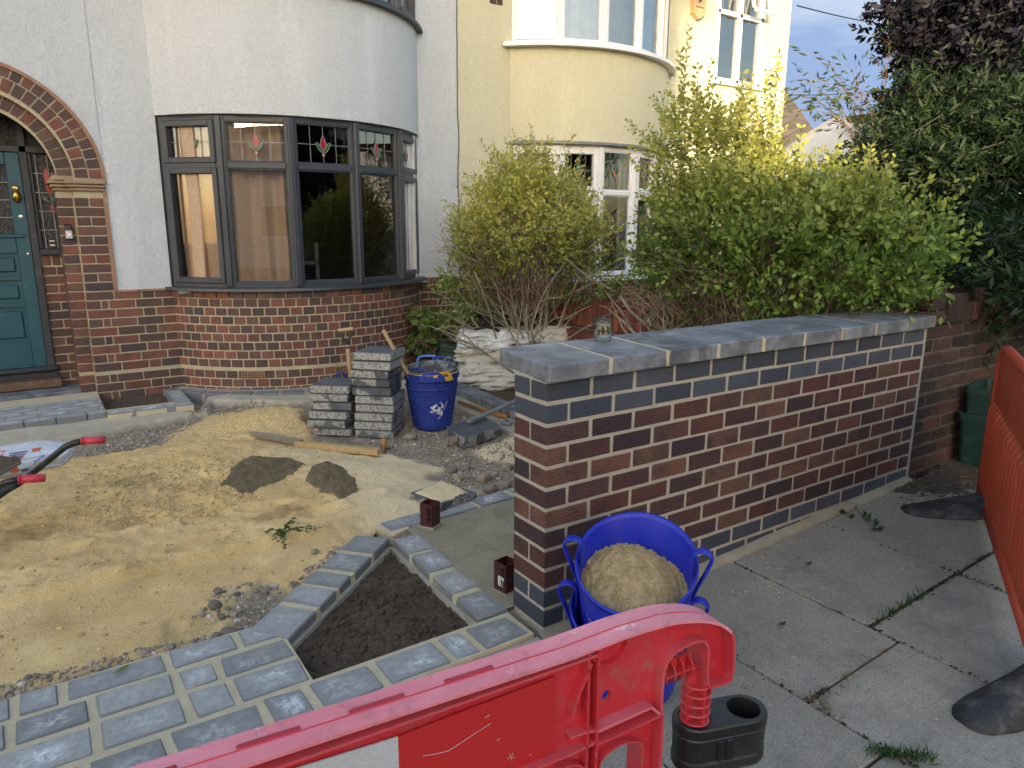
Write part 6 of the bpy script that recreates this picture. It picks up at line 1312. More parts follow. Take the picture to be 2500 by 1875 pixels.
off_=parent_loc(cb); bvh=BVHTree.FromPolygons([Vector(v.co)+off_ for v in bb.data.vertices],[tuple(p.vertices) for p in bb.data.polygons])
def q4(x0,y0,x1,y1,n=3):
    pass
decal(cb,[[(0,972),(12,971),(4,985),(0,985)],[(30,988),(42,983),(52,985),(40,995),(34,994)],[(70,967),(90,964),(86,972),(68,975)],[(22,1018),(38,1008),(42,1018),(26,1024)]],2.1,'bag_orange','printed_panel')
decal(cb,[[(20,977+i*5),(60-i*4,972+i*5),(60-i*4,974+i*5),(20,979+i*5)] for i in range(4)]+[[(74+i*5,994-i*3),(77+i*5,993-i*3),(76+i*5,999-i*3),(73+i*5,1000-i*3)] for i in range(5)]+[[(46,1016),(62,1011),(63,1016),(47,1021)]],2.1,'bag_ink','printed_text')
# ================================================================ BARRIERS
FP=Vector((-1.322,-1.364,0)); FD=Vector((1,-.095,0)).normalized(); FN=Vector((-FD.y,FD.x,0))   # FN points away from the camera
def onpl(x,y,p0,d,s=KK):
    n=Vector((-d.y,d.x,0)); r=ray(x,y,s); t=(p0-CAM).dot(n)/r.dot(n); P=CAM+r*t; return ((P-p0).dot(d),P.z)
def cb_(x,y): return onpl((1400+x/3.904)/KK,(1450+y/3.904)/KK,FP,FD)
def f3(u,v,dn=0): return FP+FD*u+Vector((0,0,v))+FN*dn
rb=thing('plastic_barrier','faded red plastic pedestrian barrier with reflective panels across the foreground','barrier',tuple(f3(-.6,0)+Vector((0,0,-.03))))
outer=[cb_(*p) for p in [(0,615),(280,505),(530,410),(800,325),(960,285),(1060,272),(1150,266),(1230,265),(1320,274),(1400,295),(1455,322),(1500,360),(1523,400),(1535,450),(1533,600),(1520,780),(1510,815),(1490,840),(1400,870),(1320,895)]]
u0,v0=outer[0]; topz=v0; LEFT=-1.35
hookin=[cb_(*p) for p in [(1320,895),(1303,860),(1300,760),(1306,640),(1310,560),(1300,510),(1280,480),(1240,465),(1170,480),(1100,510),(1030,550),(980,590),(930,650),(900,710),(885,760),(880,800),(870,900),(862,1040),(855,1170)]]
ux,vz=hookin[-1]; webR=ux
post_bot=(ux-.004,.10)
win1=[cb_(*p) for p in [(500,1330),(560,1305),(620,1310),(670,1345),(690,1400),(700,1460)]]
uL,vL=cb_(235,1450); 
# web plate: one polygon with openings
winTop=cb_(500,1330)[1]
wa=uL+.012; wbb=cb_(720,1250)[0]
plate_outer=[(LEFT,topz)]+outer+hookin[1:]+[(webR,.12),(LEFT,.12)]
holes=[]
def archwin(a,b,z0,z1,n=8,k=1.0):
    c=(a+b)/2; w=(b-a)/2; return [(a,z0),(b,z0),(b,z1-w*k*.6)]+[(c+w*math.cos(t),z1-w*k*.6+w*k*.6*math.sin(t)) for t in [PI*i/n for i in range(1,n)]]+[(a,z1-w*k*.6)]
wz=vz-.028
holes.append(archwin(uL+.010,wbb-.002,.2,wz,10)[::-1])
x=uL-.012
while x-.075>LEFT+.02: holes.append(archwin(x-.070,x-.004,.2,.70 if x<uL-.02 else wz,8)[::-1]); x-=.078
# small round hole
hc=cb_(400,1052); holes.append([(hc[0]+.0075*math.cos(t),hc[1]+.0085*math.sin(t)) for t in [2*PI*i/14 for i in range(14)]][::-1])
m=MB(); m.poly([plate_outer]+holes,lambda a,b:f3(a,b,.022),0,.5,.006,FN); 
rimw=.055; c0=FN*0; c1=FN*rimw
m.a['fade']=[0]*len(m.f)
def rim(pts,d0=0,d1=rimw,t=.0045,fade=0):
    k=len(m.f); m.strip([f3(a,b) for a,b in pts],FN*d0,FN*d1,t); m.a['fade']+= [fade]*(len(m.f)-k)
def bez(pts,n=3):
    out=[]
    for i in range(len(pts)-1):
        p0=pts[max(i-1,0)];p1=pts[i];p2=pts[i+1];p3=pts[min(i+2,len(pts)-1)]
        for j in range(n):
            s_=j/n; out.append(tuple(.5*((2*p1[c])+(p2[c]-p0[c])*s_+(2*p0[c]-5*p1[c]+4*p2[c]-p3[c])*s_**2+(3*p1[c]-p0[c]-3*p2[c]+p3[c])*s_**3) for c in (0,1)))
    return out+[pts[-1]]
ob=bez(outer)
rim([(LEFT,topz)]+ob[:int(len(ob)*.62)],0,rimw,.0045,1); rim(ob[int(len(ob)*.62)-1:],.0,rimw,.0045,.1)
rim(bez(hookin),.004,rimw-.004,.0045,.15); rim([(webR,vz),(webR-.002,.12)],.0,rimw,.005,.1)
# lower lip under the top rail
lz=.055
rim([(LEFT,topz-lz*.75),(cb_(0,700)[0],cb_(0,700)[1]),cb_(262,610)],.006,.05,.004,.25)
# vertical ribs near the post and the diagonal brace
ribx=cb_(262,615)[0]; rim([cb_(270,520),cb_(262,650),cb_(240,1450),(uL,.12)],.004,.05,.004); rim([cb_(180,560),cb_(160,1370),(cb_(150,1370)[0],.12)],.006,.05,.004)
rim([cb_(205,690),cb_(60,1050),cb_(10,1215)],.006,.04,.004); rim([cb_(255,1330),cb_(760,1100),(webR,vz)],.004,.05,.005,.55)
rim([cb_(0,1400),cb_(140,1350),cb_(250,1330)],.006,.05,.004,.3); rim([cb_(235,1450),cb_(850,1170)],.002,.026,.004,.1)
rim([cb_(235,1450),cb_(0,1560),(LEFT,cb_(0,1560)[1]-.0)],.006,.05,.004,.2)
for h_ in holes[:-1]: rim([h_[-1]]+h_ if False else h_+[h_[0]],.008,.044,.003,.1)
# moulded ring near the top and groove along the top rail
ring=[(cb_(400,560)[0]+.030*math.cos(t),cb_(400,560)[1]+.026*math.sin(t)) for t in [PI+PI*i/14 for i in range(15)]]; rim(ring,.012,.024,.003)
body=m.build('barrier_frame','barrier_red',rb); smooth_by_angle(body,50)
for i,s_ in enumerate([-.205,-.075,.052,.175]):   # slots along the rail top
    a0=s_; m=MB(); m.rbox(-.035,.035,-.004,.004,-.0015,.0022,.003,0,.5,Matrix.Translation(f3(a0+.02,topz+.003+(.0),.030))@Matrix.Rotation(math.atan2(FD.y,FD.x),4,'Z')); m.build('rail_slot','glass_red',rb)
m.build('rail_slot','glass_red',rb) if 0 else None
m=MB(); pts=[f3(a,b+.0025,.026) for a,b in [(LEFT,topz)]+ob[:int(len(ob)*.5)]]; m.tube(pts,.0012,4); m.build('mould_line','barrier_red',rb)
def c3(x,y): return onpl((450+x/1.4747)/KK,(1400+y/1.4747)/KK,FP+FN*.016,FD)
red=[c3(*p) for p in [(770,590),(1000,500),(1338,372),(1332,640),(1240,700)]]+[(c3(1240,700)[0],.70),(c3(770,590)[0],.70)]
m=MB(); m.poly([red],lambda a,b:f3(a,b,.017),0,.5,.002,FN); m.build('reflective_panel','sheet_red',rb)
whi=[c3(770,590),(c3(770,590)[0],.70),(c3(770,590)[0]-.28,.70),(c3(770,590)[0]-.28,c3(770,590)[1]+.01)]
m=MB(); m.poly([whi],lambda a,b:f3(a,b,.0168),0,.5,.002,FN); o_=m.build('reflective_panel','sheet_white',rb); o_['label']='white honeycomb reflective panel'
xx=c3(770,590)[0]-.28; m=MB(); m.poly([[(xx,.70),(LEFT+.02,.70),(LEFT+.02,c3(770,590)[1]+.01),(xx,c3(770,590)[1]+.01)]],lambda a,b:f3(a,b,.017),0,.5,.002,FN); m.build('reflective_panel','sheet_red',rb)
m=MB(); m.tube([f3(*c3(x,y),.0155) for x,y in [(858,656),(900,650),(950,638),(1000,606),(1050,572),(1102,540)]],.00045,4)
for (x,y,dx,dy) in [(1175,660,8,-14),(1175,660,-12,6),(1175,660,13,3),(1175,660,-5,-12),(1175,660,3,12),(1130,600,6,-9),(1128,604,-5,-8),(1240,655,9,-4),(1080,520,20,-12),(1300,400,5,-4)]: m.tube([f3(*c3(x,y),.0155),f3(*c3(x+dx,y+dy),.0155)],.0004,4)
m.build('scratch_marks','bag_dirty',rb)
# ribbed peg under the hook
pc=cb_(1275,1200)[0]; zt=cb_(1300,880)[1]; zb_=cb_(1280,1300)[1]-.10; m=MB(); T=Matrix.Translation(f3(pc,0,.028))@Matrix.Rotation(math.atan2(FD.y,FD.x),4,'Z')
m.rbox(-.021,.021,-.002,.002,zb_,zt+.02,.001,0,.5,T); m.rbox(-.002,.002,-.021,.021,zb_,zt+.02,.001,0,.5,T)
n_=7

for i in range(n_):
    z=zt-.008-i*.0165
    m.lathe([(0,-.0018),(.023,-.0018),(.0245,0),(.023,.0018),(0,.0018)],(0,0,0),24,fn=lambda p,r,z_,a,z=z:T@Vector((p.x,p.y,z+z_)))
pgo=m.build('ribbed_peg','barrier_red',rb)
a=Vector(f3(*cb_(872,880),.028)); b=Vector(f3(*cb_(1240,730),.028)); d=(b-a).normalized(); m=MB(); up_=d.cross(FN).normalized(); w2=.016
for (q,s2) in ((up_,FN),(FN,up_)): m.add([a+q*w2-s2*.0015,b+q*w2-s2*.0015,b-q*w2-s2*.0015,a-q*w2-s2*.0015,a+q*w2+s2*.0015,b+q*w2+s2*.0015,b-q*w2+s2*.0015,a-q*w2+s2*.0015],[(0,1,2,3),(7,6,5,4),(0,4,5,1),(2,6,7,3),(1,5,6,2),(0,3,7,4)])
for i in range(4):
    c_=a.lerp(b,.16+i*.23); m.add([c_+(up_*math.cos(t)+FN*math.sin(t))*w2*1.15+d*s_ for s_ in (-.0012,.0012) for t in [2*PI*k/20 for k in range(20)]],[tuple(range(20)),tuple(range(39,19,-1))]+[(k,20+k,20+(k+1)%20,(k+1)%20) for k in range(20)])
m.build('ribbed_link','barrier_red',rb)
# black rubber coupling block on the peg
zc=cb_(1270,1300)[1]+.006; ck=thing('rubber_coupling','black rubber coupling block with two sockets on the barrier peg','coupling',tuple(f3(pc,zc-.1,.03)))
ca=Vector(f3(pc,0,.028)); cbv=Vector(onz((1400+1640/3.904)/KK,(1450+1080/3.904)/KK,zc)); cbv.z=0; ax=(cbv-ca); Lc=ax.length; ax.normalize(); sx_=Vector((-ax.y,ax.x,0))
def stad(rad,z,n=12): 
    out=[]
    for i in range(n+1): t=-PI/2+PI*i/n; out.append(cbv+ax*rad*math.cos(t)+sx_*rad*math.sin(t)+Vector((0,0,z)))
    for i in range(n+1): t=PI/2+PI*i/n; out.append(ca+ax*rad*math.cos(t)+sx_*rad*math.sin(t)+Vector((0,0,z)))
    return out
m=MB(); loops=[(.0335,zc),(.035,zc-.003),(.035,zc-.014),(.033,zc-.016),(.033,zc-.020),(.0345,zc-.022),(.0335,zc-.030),(.0325,zc-.062),(.034,zc-.066),(.034,zc-.078),(.031,zc-.085)]
inn=[(.029,zc-.0),(.027,zc-.06)]
allv=[]; 
for r_,z in loops: allv+=stad(r_,z)
N=26; fs=[(j*N+i,j*N+(i+1)%N,(j+1)*N+(i+1)%N,(j+1)*N+i) for j in range(len(loops)-1) for i in range(N)]; fs=[f[::-1] for f in fs]
# top annulus with two sockets (holes)
m.add(allv,fs)
cm_=(ca+cbv)/2
def circ(c,r,n=20): return [(c.x+r*math.cos(t),c.y+r*math.sin(t)) for t in [2*PI*i/n for i in range(n)]]
m.poly([[tuple(p[:2]) for p in stad(.0335,0)],circ(ca,.0262)[::-1],circ(cbv+ax*-.004,.0272)[::-1]],lambda a,b:(a,b,zc),0)
for c_ in (ca,cbv-ax*.004):
    m.lathe([(.0265,0),(.025,-.08),(0,-.08)],(c_.x,c_.y,zc),20)
m.build('coupling_body','rubber',ck,False)
m=MB(); mid=ca.lerp(cbv,.5); 
for sg in (-1,): m.rbox(-.006,.006,-.0365,-.032,zc-.062,zc-.024,.002,0,.5,Matrix.Translation(mid)@Matrix.Rotation(math.atan2(ax.y,ax.x),4,'Z')); m.rbox(-.022,-.014,-.0362,-.033,zc-.062,zc-.024,.002,0,.5,Matrix.Translation(mid)@Matrix.Rotation(math.atan2(ax.y,ax.x),4,'Z'))
m.build('moulded_rib','bell_black',ck)
m=MB(); m.tube([ca+Vector((0,0,zc-.10)),ca+Vector((0,0,.05))],.014,10); m.tube([ca+Vector((0,0,.05)),ca+Vector((0,0,-.03))],[.05,.10],12); m.build('barrier_foot_post','barrier_red',rb)
m=MB(); Tm=Matrix.Translation(f3(-1.1,-.03,.03))@Matrix.Rotation(math.atan2(FD.y,FD.x),4,'Z'); m.rbox(-.08,.08,-.25,.25,0,.12,.02,0,.5,Tm); m.build('foot','rubber',rb)
# orange barrier at the right edge
OP=Vector((2.35,-.6,0)); OD=Vector((1,.55,0)).normalized(); ON=Vector((-OD.y,OD.x,0))
def fo(u,v,dn=0): return OP+OD*u+Vector((0,0,v))+ON*dn
orb=thing('plastic_barrier','orange ribbed plastic barrier with a white reflective panel at the right edge','barrier',tuple(fo(-.5,0)))
S_=.42; m=MB(); pts=[fo(S_,.13),fo(S_+.005,.5),fo(S_-.03,.88),fo(S_-.07,.935),fo(S_-.16,.955),fo(-1.5,.955)]
q=[]; 
for i in range(len(pts)-1):
    for s_ in (0,.25,.5,.75): q.append(pts[i].lerp(pts[i+1],s_))
q.append(pts[-1]); m.tube(q,.024,12); m.tube([fo(S_-.01,.12),fo(-1.5,.12)],.022,10)
for z in (.30,.52,.70): m.lathe([(.026,-.004),(.030,0),(.026,.004)],tuple(fo(S_,z)),14)
m.build('barrier_frame','barrier_orange',orb,True)
m=MB(); n=360; vs=[]
for i in range(n+1):
    u=S_-.02-(1.9)*i/n; ph=(i/n*1.9)/.085*2*PI; d_=.030*math.tanh(3*math.sin(ph)); 
    vs+=[fo(u,.16,d_*.3),fo(u,.20+.02*math.sin(ph),d_),fo(u,.62,d_),fo(u,.66,d_*.2)]
fs=[]
for i in range(n):
    for k in range(3): fs.append((i*4+k,i*4+4+k,i*4+5+k,i*4+1+k))
m.add(vs,fs); m.build('ribbed_panel','barrier_orange',orb,True)
m=MB(); m.rbox(-1.5,S_-.03,-.012,.012,.66,.94,.004,0,.5,Matrix.Translation(OP)@Matrix.Rotation(math.atan2(OD.y,OD.x),4,'Z')); m.build('upper_panel','barrier_orange',orb)
m=MB(); m.box(-1.2,S_-.28,-.0145,-.0125,.68,.92,0,.5,Matrix.Translation(OP)@Matrix.Rotation(math.atan2(OD.y,OD.x),4,'Z')); o_=m.build('reflective_panel','sheet_white',orb)
m=MB(); m.box(S_-.277,S_-.07,-.0145,-.0125,.68,.92,0,.5,Matrix.Translation(OP)@Matrix.Rotation(math.atan2(OD.y,OD.x),4,'Z')); o_=m.build('reflective_panel','sheet_red',orb)
def foot(tip,dirv,L,w_,h):
    d=Vector(dirv).normalized(); s_=Vector((-d.y,d.x,0)); tip=Vector(tip); m=MB(); prof=[(0,.30,.10),(.012,.5,.22),(.04,.72,.34),(.12,.9,.50),(.26,1,.85),(L*.5,1,1.15),(L-.24,1,.9),(L-.12,.9,.55),(L-.05,.7,.3),(L,.3,.04)]; vs=[]
    for x,wf,hf in prof:
        c=tip+d*x; z=pz(c.x); a=w_*wf/2
        for (yy,zz_) in [(-a,0),(-a,.22*h*hf),(-a*.45,h*hf*.92),(0,h*hf),(a*.45,h*hf*.92),(a,.22*h*hf),(a,0)]: vs.append(c+s_*yy+Vector((0,0,z-.004+zz_)))
    fs=[(i*7+k,(i+1)*7+k,(i+1)*7+(k+1)%7,i*7+(k+1)%7) for i in range(len(prof)-1) for k in range(7)]+[tuple(range(7)),tuple((len(prof)-1)*7+k for k in range(7))[::-1]]
    m.add(vs,fs); o=m.build('foot','rubber_dusty',orb,True); smooth_by_angle(o,60)
foot((2.25,-.22,0),(.72,-.62,0),.75,.22,.085); foot((.80,-1.20,0),(.85,-.22,0),.75,.20,.125)
# ---- recycling boxes by the old wall
rbx=(3.42,-.27); ang=R(8)
def crate(name,label,c,z,w_,d_,h,mat,taper=.9):
    root=thing(name,label,'box',(c[0],c[1],z)); m=MB(); lo=[(-w_/2*taper,-d_/2*taper),(w_/2*taper,-d_/2*taper),(w_/2*taper,d_/2*taper),(-w_/2*taper,d_/2*taper)]; hi=[(-w_/2,-d_/2),(w_/2,-d_/2),(w_/2,d_/2),(-w_/2,d_/2)]
    def rr(l,k=.03,n=5):
        out=[]
        for (x,y) in l:
            sx=math.copysign(1,x); sy=math.copysign(1,y); a0={(-1,-1):PI,(1,-1):1.5*PI,(1,1):0,(-1,1):.5*PI}[(int(sx),int(sy))]
            for i in range(n+1): t=a0+PI/2*i/n; out.append((x-sx*k+k*math.cos(t),y-sy*k+k*math.sin(t)))
        return out
    T=Matrix.Translation(Vector((c[0],c[1],z)))@Matrix.Rotation(ang,4,'Z'); L=[(rr(lo),0),(rr(hi),h-.04),([(x*1.05,y*1.05) for x,y in rr(hi)],h-.04),([(x*1.05,y*1.05) for x,y in rr(hi)],h),([(x*.97,y*.97) for x,y in rr(hi)],h),([(x*.95,y*.95) for x,y in rr(lo)],.02)]
    vs=[T@Vector((x,y,zz_)) for l,zz_ in L for x,y in l]; N=24; fs=[(j*N+i,j*N+(i+1)%N,(j+1)*N+(i+1)%N,(j+1)*N+i) for j in range(len(L)-1) for i in range(N)]+[tuple(range(N))[::-1],tuple(5*N+k for k in range(N))]
    m.add(vs,fs); m.build('box_body',mat,root); m=MB(); m.rbox(-.07,.07,-d_/2*1.05-.012,-d_/2*1.05+.004,h-.05,h-.01,.006,0,.5,T); m.build('handle',mat,root)
pz_=pz(3.3); crate('recycling_box','lower dark green recycling box standing against the old brick wall',(3.42,-.19),pz_,.44,.38,.33,'green_plastic'); crate('recycling_box','upper dark green recycling box nested in the lower one by the old brick wall',(3.43,-.18),pz_+.16,.41,.35,.33,'green_plastic'); 
# ================================================================ SMALL THINGS ON THE GROUND
def stone(x,y,r,seedv,mat='gravel_stone',rnd=None,zf=None,fl=.6,name='stone'):
    m=MB(); n=10; k=7; z0=zf if zf is not None else gzs(x,y); rn=rnd if rnd is not None else random.random(); vs=[]; sx=random.uniform(.8,1.3); sy=random.uniform(.7,1.1); an=random.uniform(0,PI)
    for j in range(k+1):
        ph=-PI/2+PI*j/k
        for i in range(n):
            th=2*PI*i/n; q=Vector((math.cos(th)*math.cos(ph),math.sin(th)*math.cos(ph),math.sin(ph))); q=q*(1+.35*noise.noise(q*1.3+Vector((seedv,0,0))))
            q=Vector([max(-.82,min(.82,c)) for c in q]); q=Vector((q.x*sx*r,q.y*sy*r,q.z*r*fl)); q.rotate(Matrix.Rotation(an,3,'Z')); vs.append(q+Vector((x,y,z0+r*fl*.55)))
    m.add(vs,[(j*n+i,j*n+(i+1)%n,(j+1)*n+(i+1)%n,(j+1)*n+i) for j in range(k) for i in range(n)],0,rn); return m
big=[((470,1268),.024,.12,'brown lump of stone, furthest back of the loose group on the sand edge'),((463,1298),.030,.08,'dark reddish brown stone with a pale crust beside the sand, left of the pale stone'),((510,1268),.019,.02,'small dark grey stone beside the furthest brown lump'),((503,1308),.026,.5,'smooth pale buff stone lying in the loose group beside the paving'),((478,1314),.017,.03,'small charcoal stone touching the pale buff stone'),((492,1345),.034,.10,'flat brown stone nearest the grey paving blocks'),((465,1352),.022,.15,'small tan stone beside the flat brown one at the paving edge'),((575,1257),.022,.35,'lone flat grey stone on the sand below the weed'),((680,1186),.022,.38,'lone rounded grey stone on the sand between the weed and the planter'),((255,1406),.017,.75,'small pale stone on the sand near the block paving, far left'),((886,934),.055,.40,'large grey lump of rubble at the foot of the blue tubs'),((1098,1000),.045,.42,'pale grey rubble lump half hidden by the end of the new wall'),((1060,1047),.055,.30,'rounded grey stone between the concrete pad and the yellow sand'),((1045,1022),.05,.68,'reddish brown rubble lump on the dirt right of the sand'),((990,1018),.045,.66,'pinkish flat rubble piece in the dirt above the half buried slab'),((975,1003),.042,.2,'brown angular rubble piece in the dirt behind the pink one'),((1008,998),.038,.25,'grey brown rubble piece behind the pink flat piece'),((1068,1012),.035,.85,'white grey rubble chip on the dirt next to the wall end'),((635,1290),.026,.64,'pink broken brick piece against the left arm of the planter'),((1090,1035),.04,.66,'pink brown stone beside the pad edging at the wall end'),((620,1282),.02,.64,'small pink brick chip beside the larger one by the planter edging')]
for i,((x,y),r,rn,lb) in enumerate(big):
    p=onz(x,y,.02); mm=stone(p.x,p.y,r,i*3.1,rnd=rn,fl=.62); o=mm.build('stone','gravel_stone'); tag(o,lb,'stone','loose stones and rubble on the ground'); smooth_by_angle(o,38)
# gravel and rubble, uncountable
def gravel(name,regs,n,r0,r1,seedv,poly_ok=None,mat='gravel_stone'):
    random.seed(seedv); V=[];F=[];RN=[]
    ico=[(0,0,1),(.9,0,.35),(.28,.85,.3),(-.72,.53,.35),(-.72,-.53,.3),(.28,-.85,.35),(.72,.5,-.4),(-.28,.85,-.4),(-.9,0,-.4),(-.28,-.85,-.4),(.72,-.53,-.4),(0,0,-1)]
    fc=[(0,1,2),(0,2,3),(0,3,4),(0,4,5),(0,5,1),(1,6,2),(2,7,3),(3,8,4),(4,9,5),(5,10,1),(2,6,7),(3,7,8),(4,8,9),(5,9,10),(1,10,6),(11,7,6),(11,8,7),(11,9,8),(11,10,9),(11,6,10)]
    tot=sum(a for *_,a in regs); pts=[]
    for poly_,wgt in regs:
        xs=[p[0] for p in poly_]; ys=[p[1] for p in poly_]; k=int(n*wgt/tot); X=rng.uniform(min(xs),max(xs),k*4); Y=rng.uniform(min(ys),max(ys),k*4); ok=inside(poly_,X,Y)&(sdist(poly_,X,Y)+.05*vnoise(X,Y,9,seedv)>.0); X=X[ok][:k];Y=Y[ok][:k]; pts.append(np.stack([X,Y],1))
    pts=np.vstack(pts); Z=gz(pts[:,0],pts[:,1])
    for (x,y),z in zip(pts,Z):
        r=r0+(r1-r0)*random.random()**3.2; s_=(random.uniform(.7,1.3),random.uniform(.6,1.1),random.uniform(.4,.75)); an=random.uniform(0,PI); c,sn=math.cos(an),math.sin(an); o=len(V)
        for a,b,cc in ico: a*=s_[0]*r*random.uniform(.85,1.15); b*=s_[1]*r*random.uniform(.85,1.15); V.append((x+a*c-b*sn,y+a*sn+b*c,z+cc*s_[2]*r+r*.15))
        F+=[(o+a,o+b,o+cc) for a,b,cc in fc]; RN+=[random.random()]*20
    me=bpy.data.meshes.new(name); me.from_pydata(V,[],F); me.materials.append(MT[mat]); at=me.attributes.new('rnd','FLOAT','FACE'); at.data.foreach_set('value',RN); o=bpy.data.objects.new(name,me); COL.objects.link(o); tag(o,kind='stuff'); return o
R1=[(-1.59,3.62),(-1.18,4.0),(-.66,4.2),(-.44,4.48),(.0,4.45),(.35,4.1),(.24,3.94),(-.42,4.15),(-.94,3.49)]
R2=[(.36,2.45),(.55,2.24),(.58,1.94),(.46,1.72),(.6,1.5),(.72,1.36),(1.6,1.38),(1.6,3.7),(.9,4.3),(.62,4.2),(.55,3.0),(.4,2.9)]
R3=[(-1.10,.70),(-.88,.70),(-.72,.86),(-.80,1.02),(-1.0,1.08),(-1.12,.95)]; R4=[(-.72,.84),(-.35,1.15),(-.40,1.20),(-.78,.90)]; R5=[(-2.2,.67),(-1.1,.67),(-1.12,.73),(-1.5,.76),(-2.2,.80)]
gravel('gravel',[(R1,2.6),(R2,6),(R3,.28),(R4,.25),(R5,.7)],12000,.002,.016,5)
gravel('orange_gravel',[(ORANGE,1)],3200,.003,.009,6,mat='orange_chip') if 'orange_chip' in MT else None
SNW=[(-3.4,3.9),(-1.9,3.7),(-1.18,3.4),(-.6,3.2),(.0,2.9),(.3,2.2),(.2,1.7),(-.1,1.4),(-.6,1.0),(-1.0,1.0),(-1.3,.8),(-3.4,.8)]
CL=[(-1.45,2.9),(-.8,3.0),(-.55,2.5),(-.6,1.9),(-1.1,1.7),(-1.5,2.1)]
gravel('sand_clods',[(SNW,2.2),(CL,2.0)],6500,.0022,.014,15,mat='sand_clod')
# soil clods in the planter
random.seed(9); V=MB()
def soilz(x,y): return float((-.068+.035*vnoise(np.array([x]),np.array([y]),4,43)+.020*np.abs(vnoise(np.array([x]),np.array([y]),22,44,5,.7))+.02*np.exp(-((x+.35)**2+(y-.55)**2)/.08))[0])
for i in range(900):
    x=random.uniform(-.84,-.17); y=random.uniform(.2,1.05)
    if y>.45+(x+.84)*.93: continue
    r=.003+.013*random.random()**3; m_=stone(x,y,r,i*.7,zf=soilz(x,y),fl=.8); V.add(m_.v,m_.f,0,.5)
tag(V.build('soil_clods','soil',None,True),kind='stuff')
# weed on the sand, sprigs, twig on the pavement, leaves, grass in the joints
wd=thing('weed','straggly green weed growing flat on the sand','plant',(-.60,1.46,.03)); P=[];D=[]; mb=MB()
for (x,y) in [(575,1150),(590,1165),(605,1170),(615,1178),(600,1155),(625,1140),(632,1128),(640,1118),(648,1150),(665,1150),(680,1145),(690,1140),(612,1185)]:
    e=onz(x,y,.05); s_=Vector((onz(612,1162,.03)[0],onz(612,1162,.03)[1],gzs(-.6,1.45))); 
    pts=[s_.lerp(e,t)+Vector((random.gauss(0,.004),random.gauss(0,.004),.02*math.sin(PI*t))) for t in [i/8 for i in range(9)]]; mb.tube(pts,.0013,4)
    for q in pts[2:]:
        for _ in range(6): a=random.uniform(0,2*PI); P.append(tuple(q)); D.append((math.cos(a),math.sin(a),random.uniform(0,.8)))
mb.build('stems','bark_brown',wd); leafcloud('leaves',P,D,.014,'weed',wd,None,.45)
for (x,y,lb) in [(840-2,953,'small green sprig poking from the dirt behind the timber batten, left'),(742,968,'tiny green sprig growing against the timber batten')]:
    e=onz(x,y,.03); w2=thing('sprig',lb,'plant',tuple(e)); P=[];D=[]
    for _ in range(26): a=random.uniform(0,2*PI); P.append((e.x+random.gauss(0,.012),e.y+random.gauss(0,.01),gzs(e.x,e.y)+.005)); D.append((math.cos(a),math.sin(a),random.uniform(.3,1.2)))
    leafcloud('leaves',P,D,.022,'weed',w2,None,.3)
tw=thing('fallen_twig','broken leafy green twig lying on the pavement near the wall','twig',(1.7,-.25,.05)); P=[];D=[]; mb=MB()
def pv(x,y): p=onz(x,y,.04); return Vector((p.x,p.y,pz(p.x)+.008))
pts=[pv(1846,1098),pv(1850,1107),pv(1857,1118),pv(1866,1128),pv(1874,1136),pv(1883,1143),pv(1890,1150)]; mb.tube(pts,.0018,4); mb.tube([pv(1850,1100),pv(1842,1112),pv(1828,1118)],.0015,4); mb.build('stem','bark_brown',tw)
for (x,y,dx,dy,L) in [(1828,1116,-1,-.1,.06),(1875,1130,.2,1,.03),(1882,1135,.5,.8,.035),(1888,1143,.8,.5,.04),(1892,1152,.9,-.2,.035),(1880,1150,.1,-1,.035),(1872,1128,-.2,.9,.025),(1832,1122,-.3,-1,.03)]:
    q=pv(x,y)
    for _ in range(2): P.append(tuple(q)); D.append((dx*.8+random.gauss(0,.2),-dy*.2+dy*.6+random.gauss(0,.2),random.uniform(.05,.4)))
leafcloud('leaves',P,D,.05,'weed',tw,None,.55)
lv_=[(2007*.885,1303*.885,'curled dry leaf'),]
m=MB(); random.seed(4)
for k in range(60):
    x=random.uniform(.2,3.0); y=random.uniform(-1.6,-.06); z=pz(x); 
    m.tube([(x,y,z+.003),(x+random.gauss(0,.012),y+random.gauss(0,.012),z+.004)],random.uniform(.0008,.0025),4)
for (x,y) in [(1665,1240),(1680,1248),(1650,1232),(1700,1252),(1640,1246),(1720,1262)]:
    for j in range(40):
        q=pv(x+random.gauss(0,26),y+random.gauss(0,16)); rr_=.002+.006*random.random()**4; t_=stone(q.x,q.y,rr_,j,zf=pz(q.x)-.002,fl=.7); m.add(t_.v,t_.f,0,.5)
tag(m.build('mortar_crumbs','haunch'),kind='stuff')
for (x,y,lb) in [(1650,1145,'small dark dead leaf on the pavement near the fallen twig'),(1746+0,1217,'crumpled black leaf on the pavement slab in front of the wall'),(1690,1336,'dark scrap of leaf on the flagstone beside the blue tubs')]:
    q=pv(x,y); m=MB(); m.poly([[(-.022,0),(-.008,.010),(.012,.006),(.025,-.004),(.004,-.009)]],lambda a,b:(q.x+a,q.y+b,q.z+.004+abs(a)*.3),0,.5,.001,(0,0,1)); tag(m.build('dead_leaf','bark_dark'),lb,'leaf')
P=[];D=[];P2=[];D2=[]
def tuft(x0,y0,x1,y1,n,hh,green):
    for i in range(n):
        t=random.random(); x=x0+(x1-x0)*t+random.gauss(0,.010); y=y0+(y1-y0)*t+random.gauss(0,.008); (P if green else P2).append((x,y,pz(x)-.004)); (D if green else D2).append((random.gauss(0,.5 if green else 1.2),random.gauss(0,.5 if green else 1.2),.9 if green else .25))
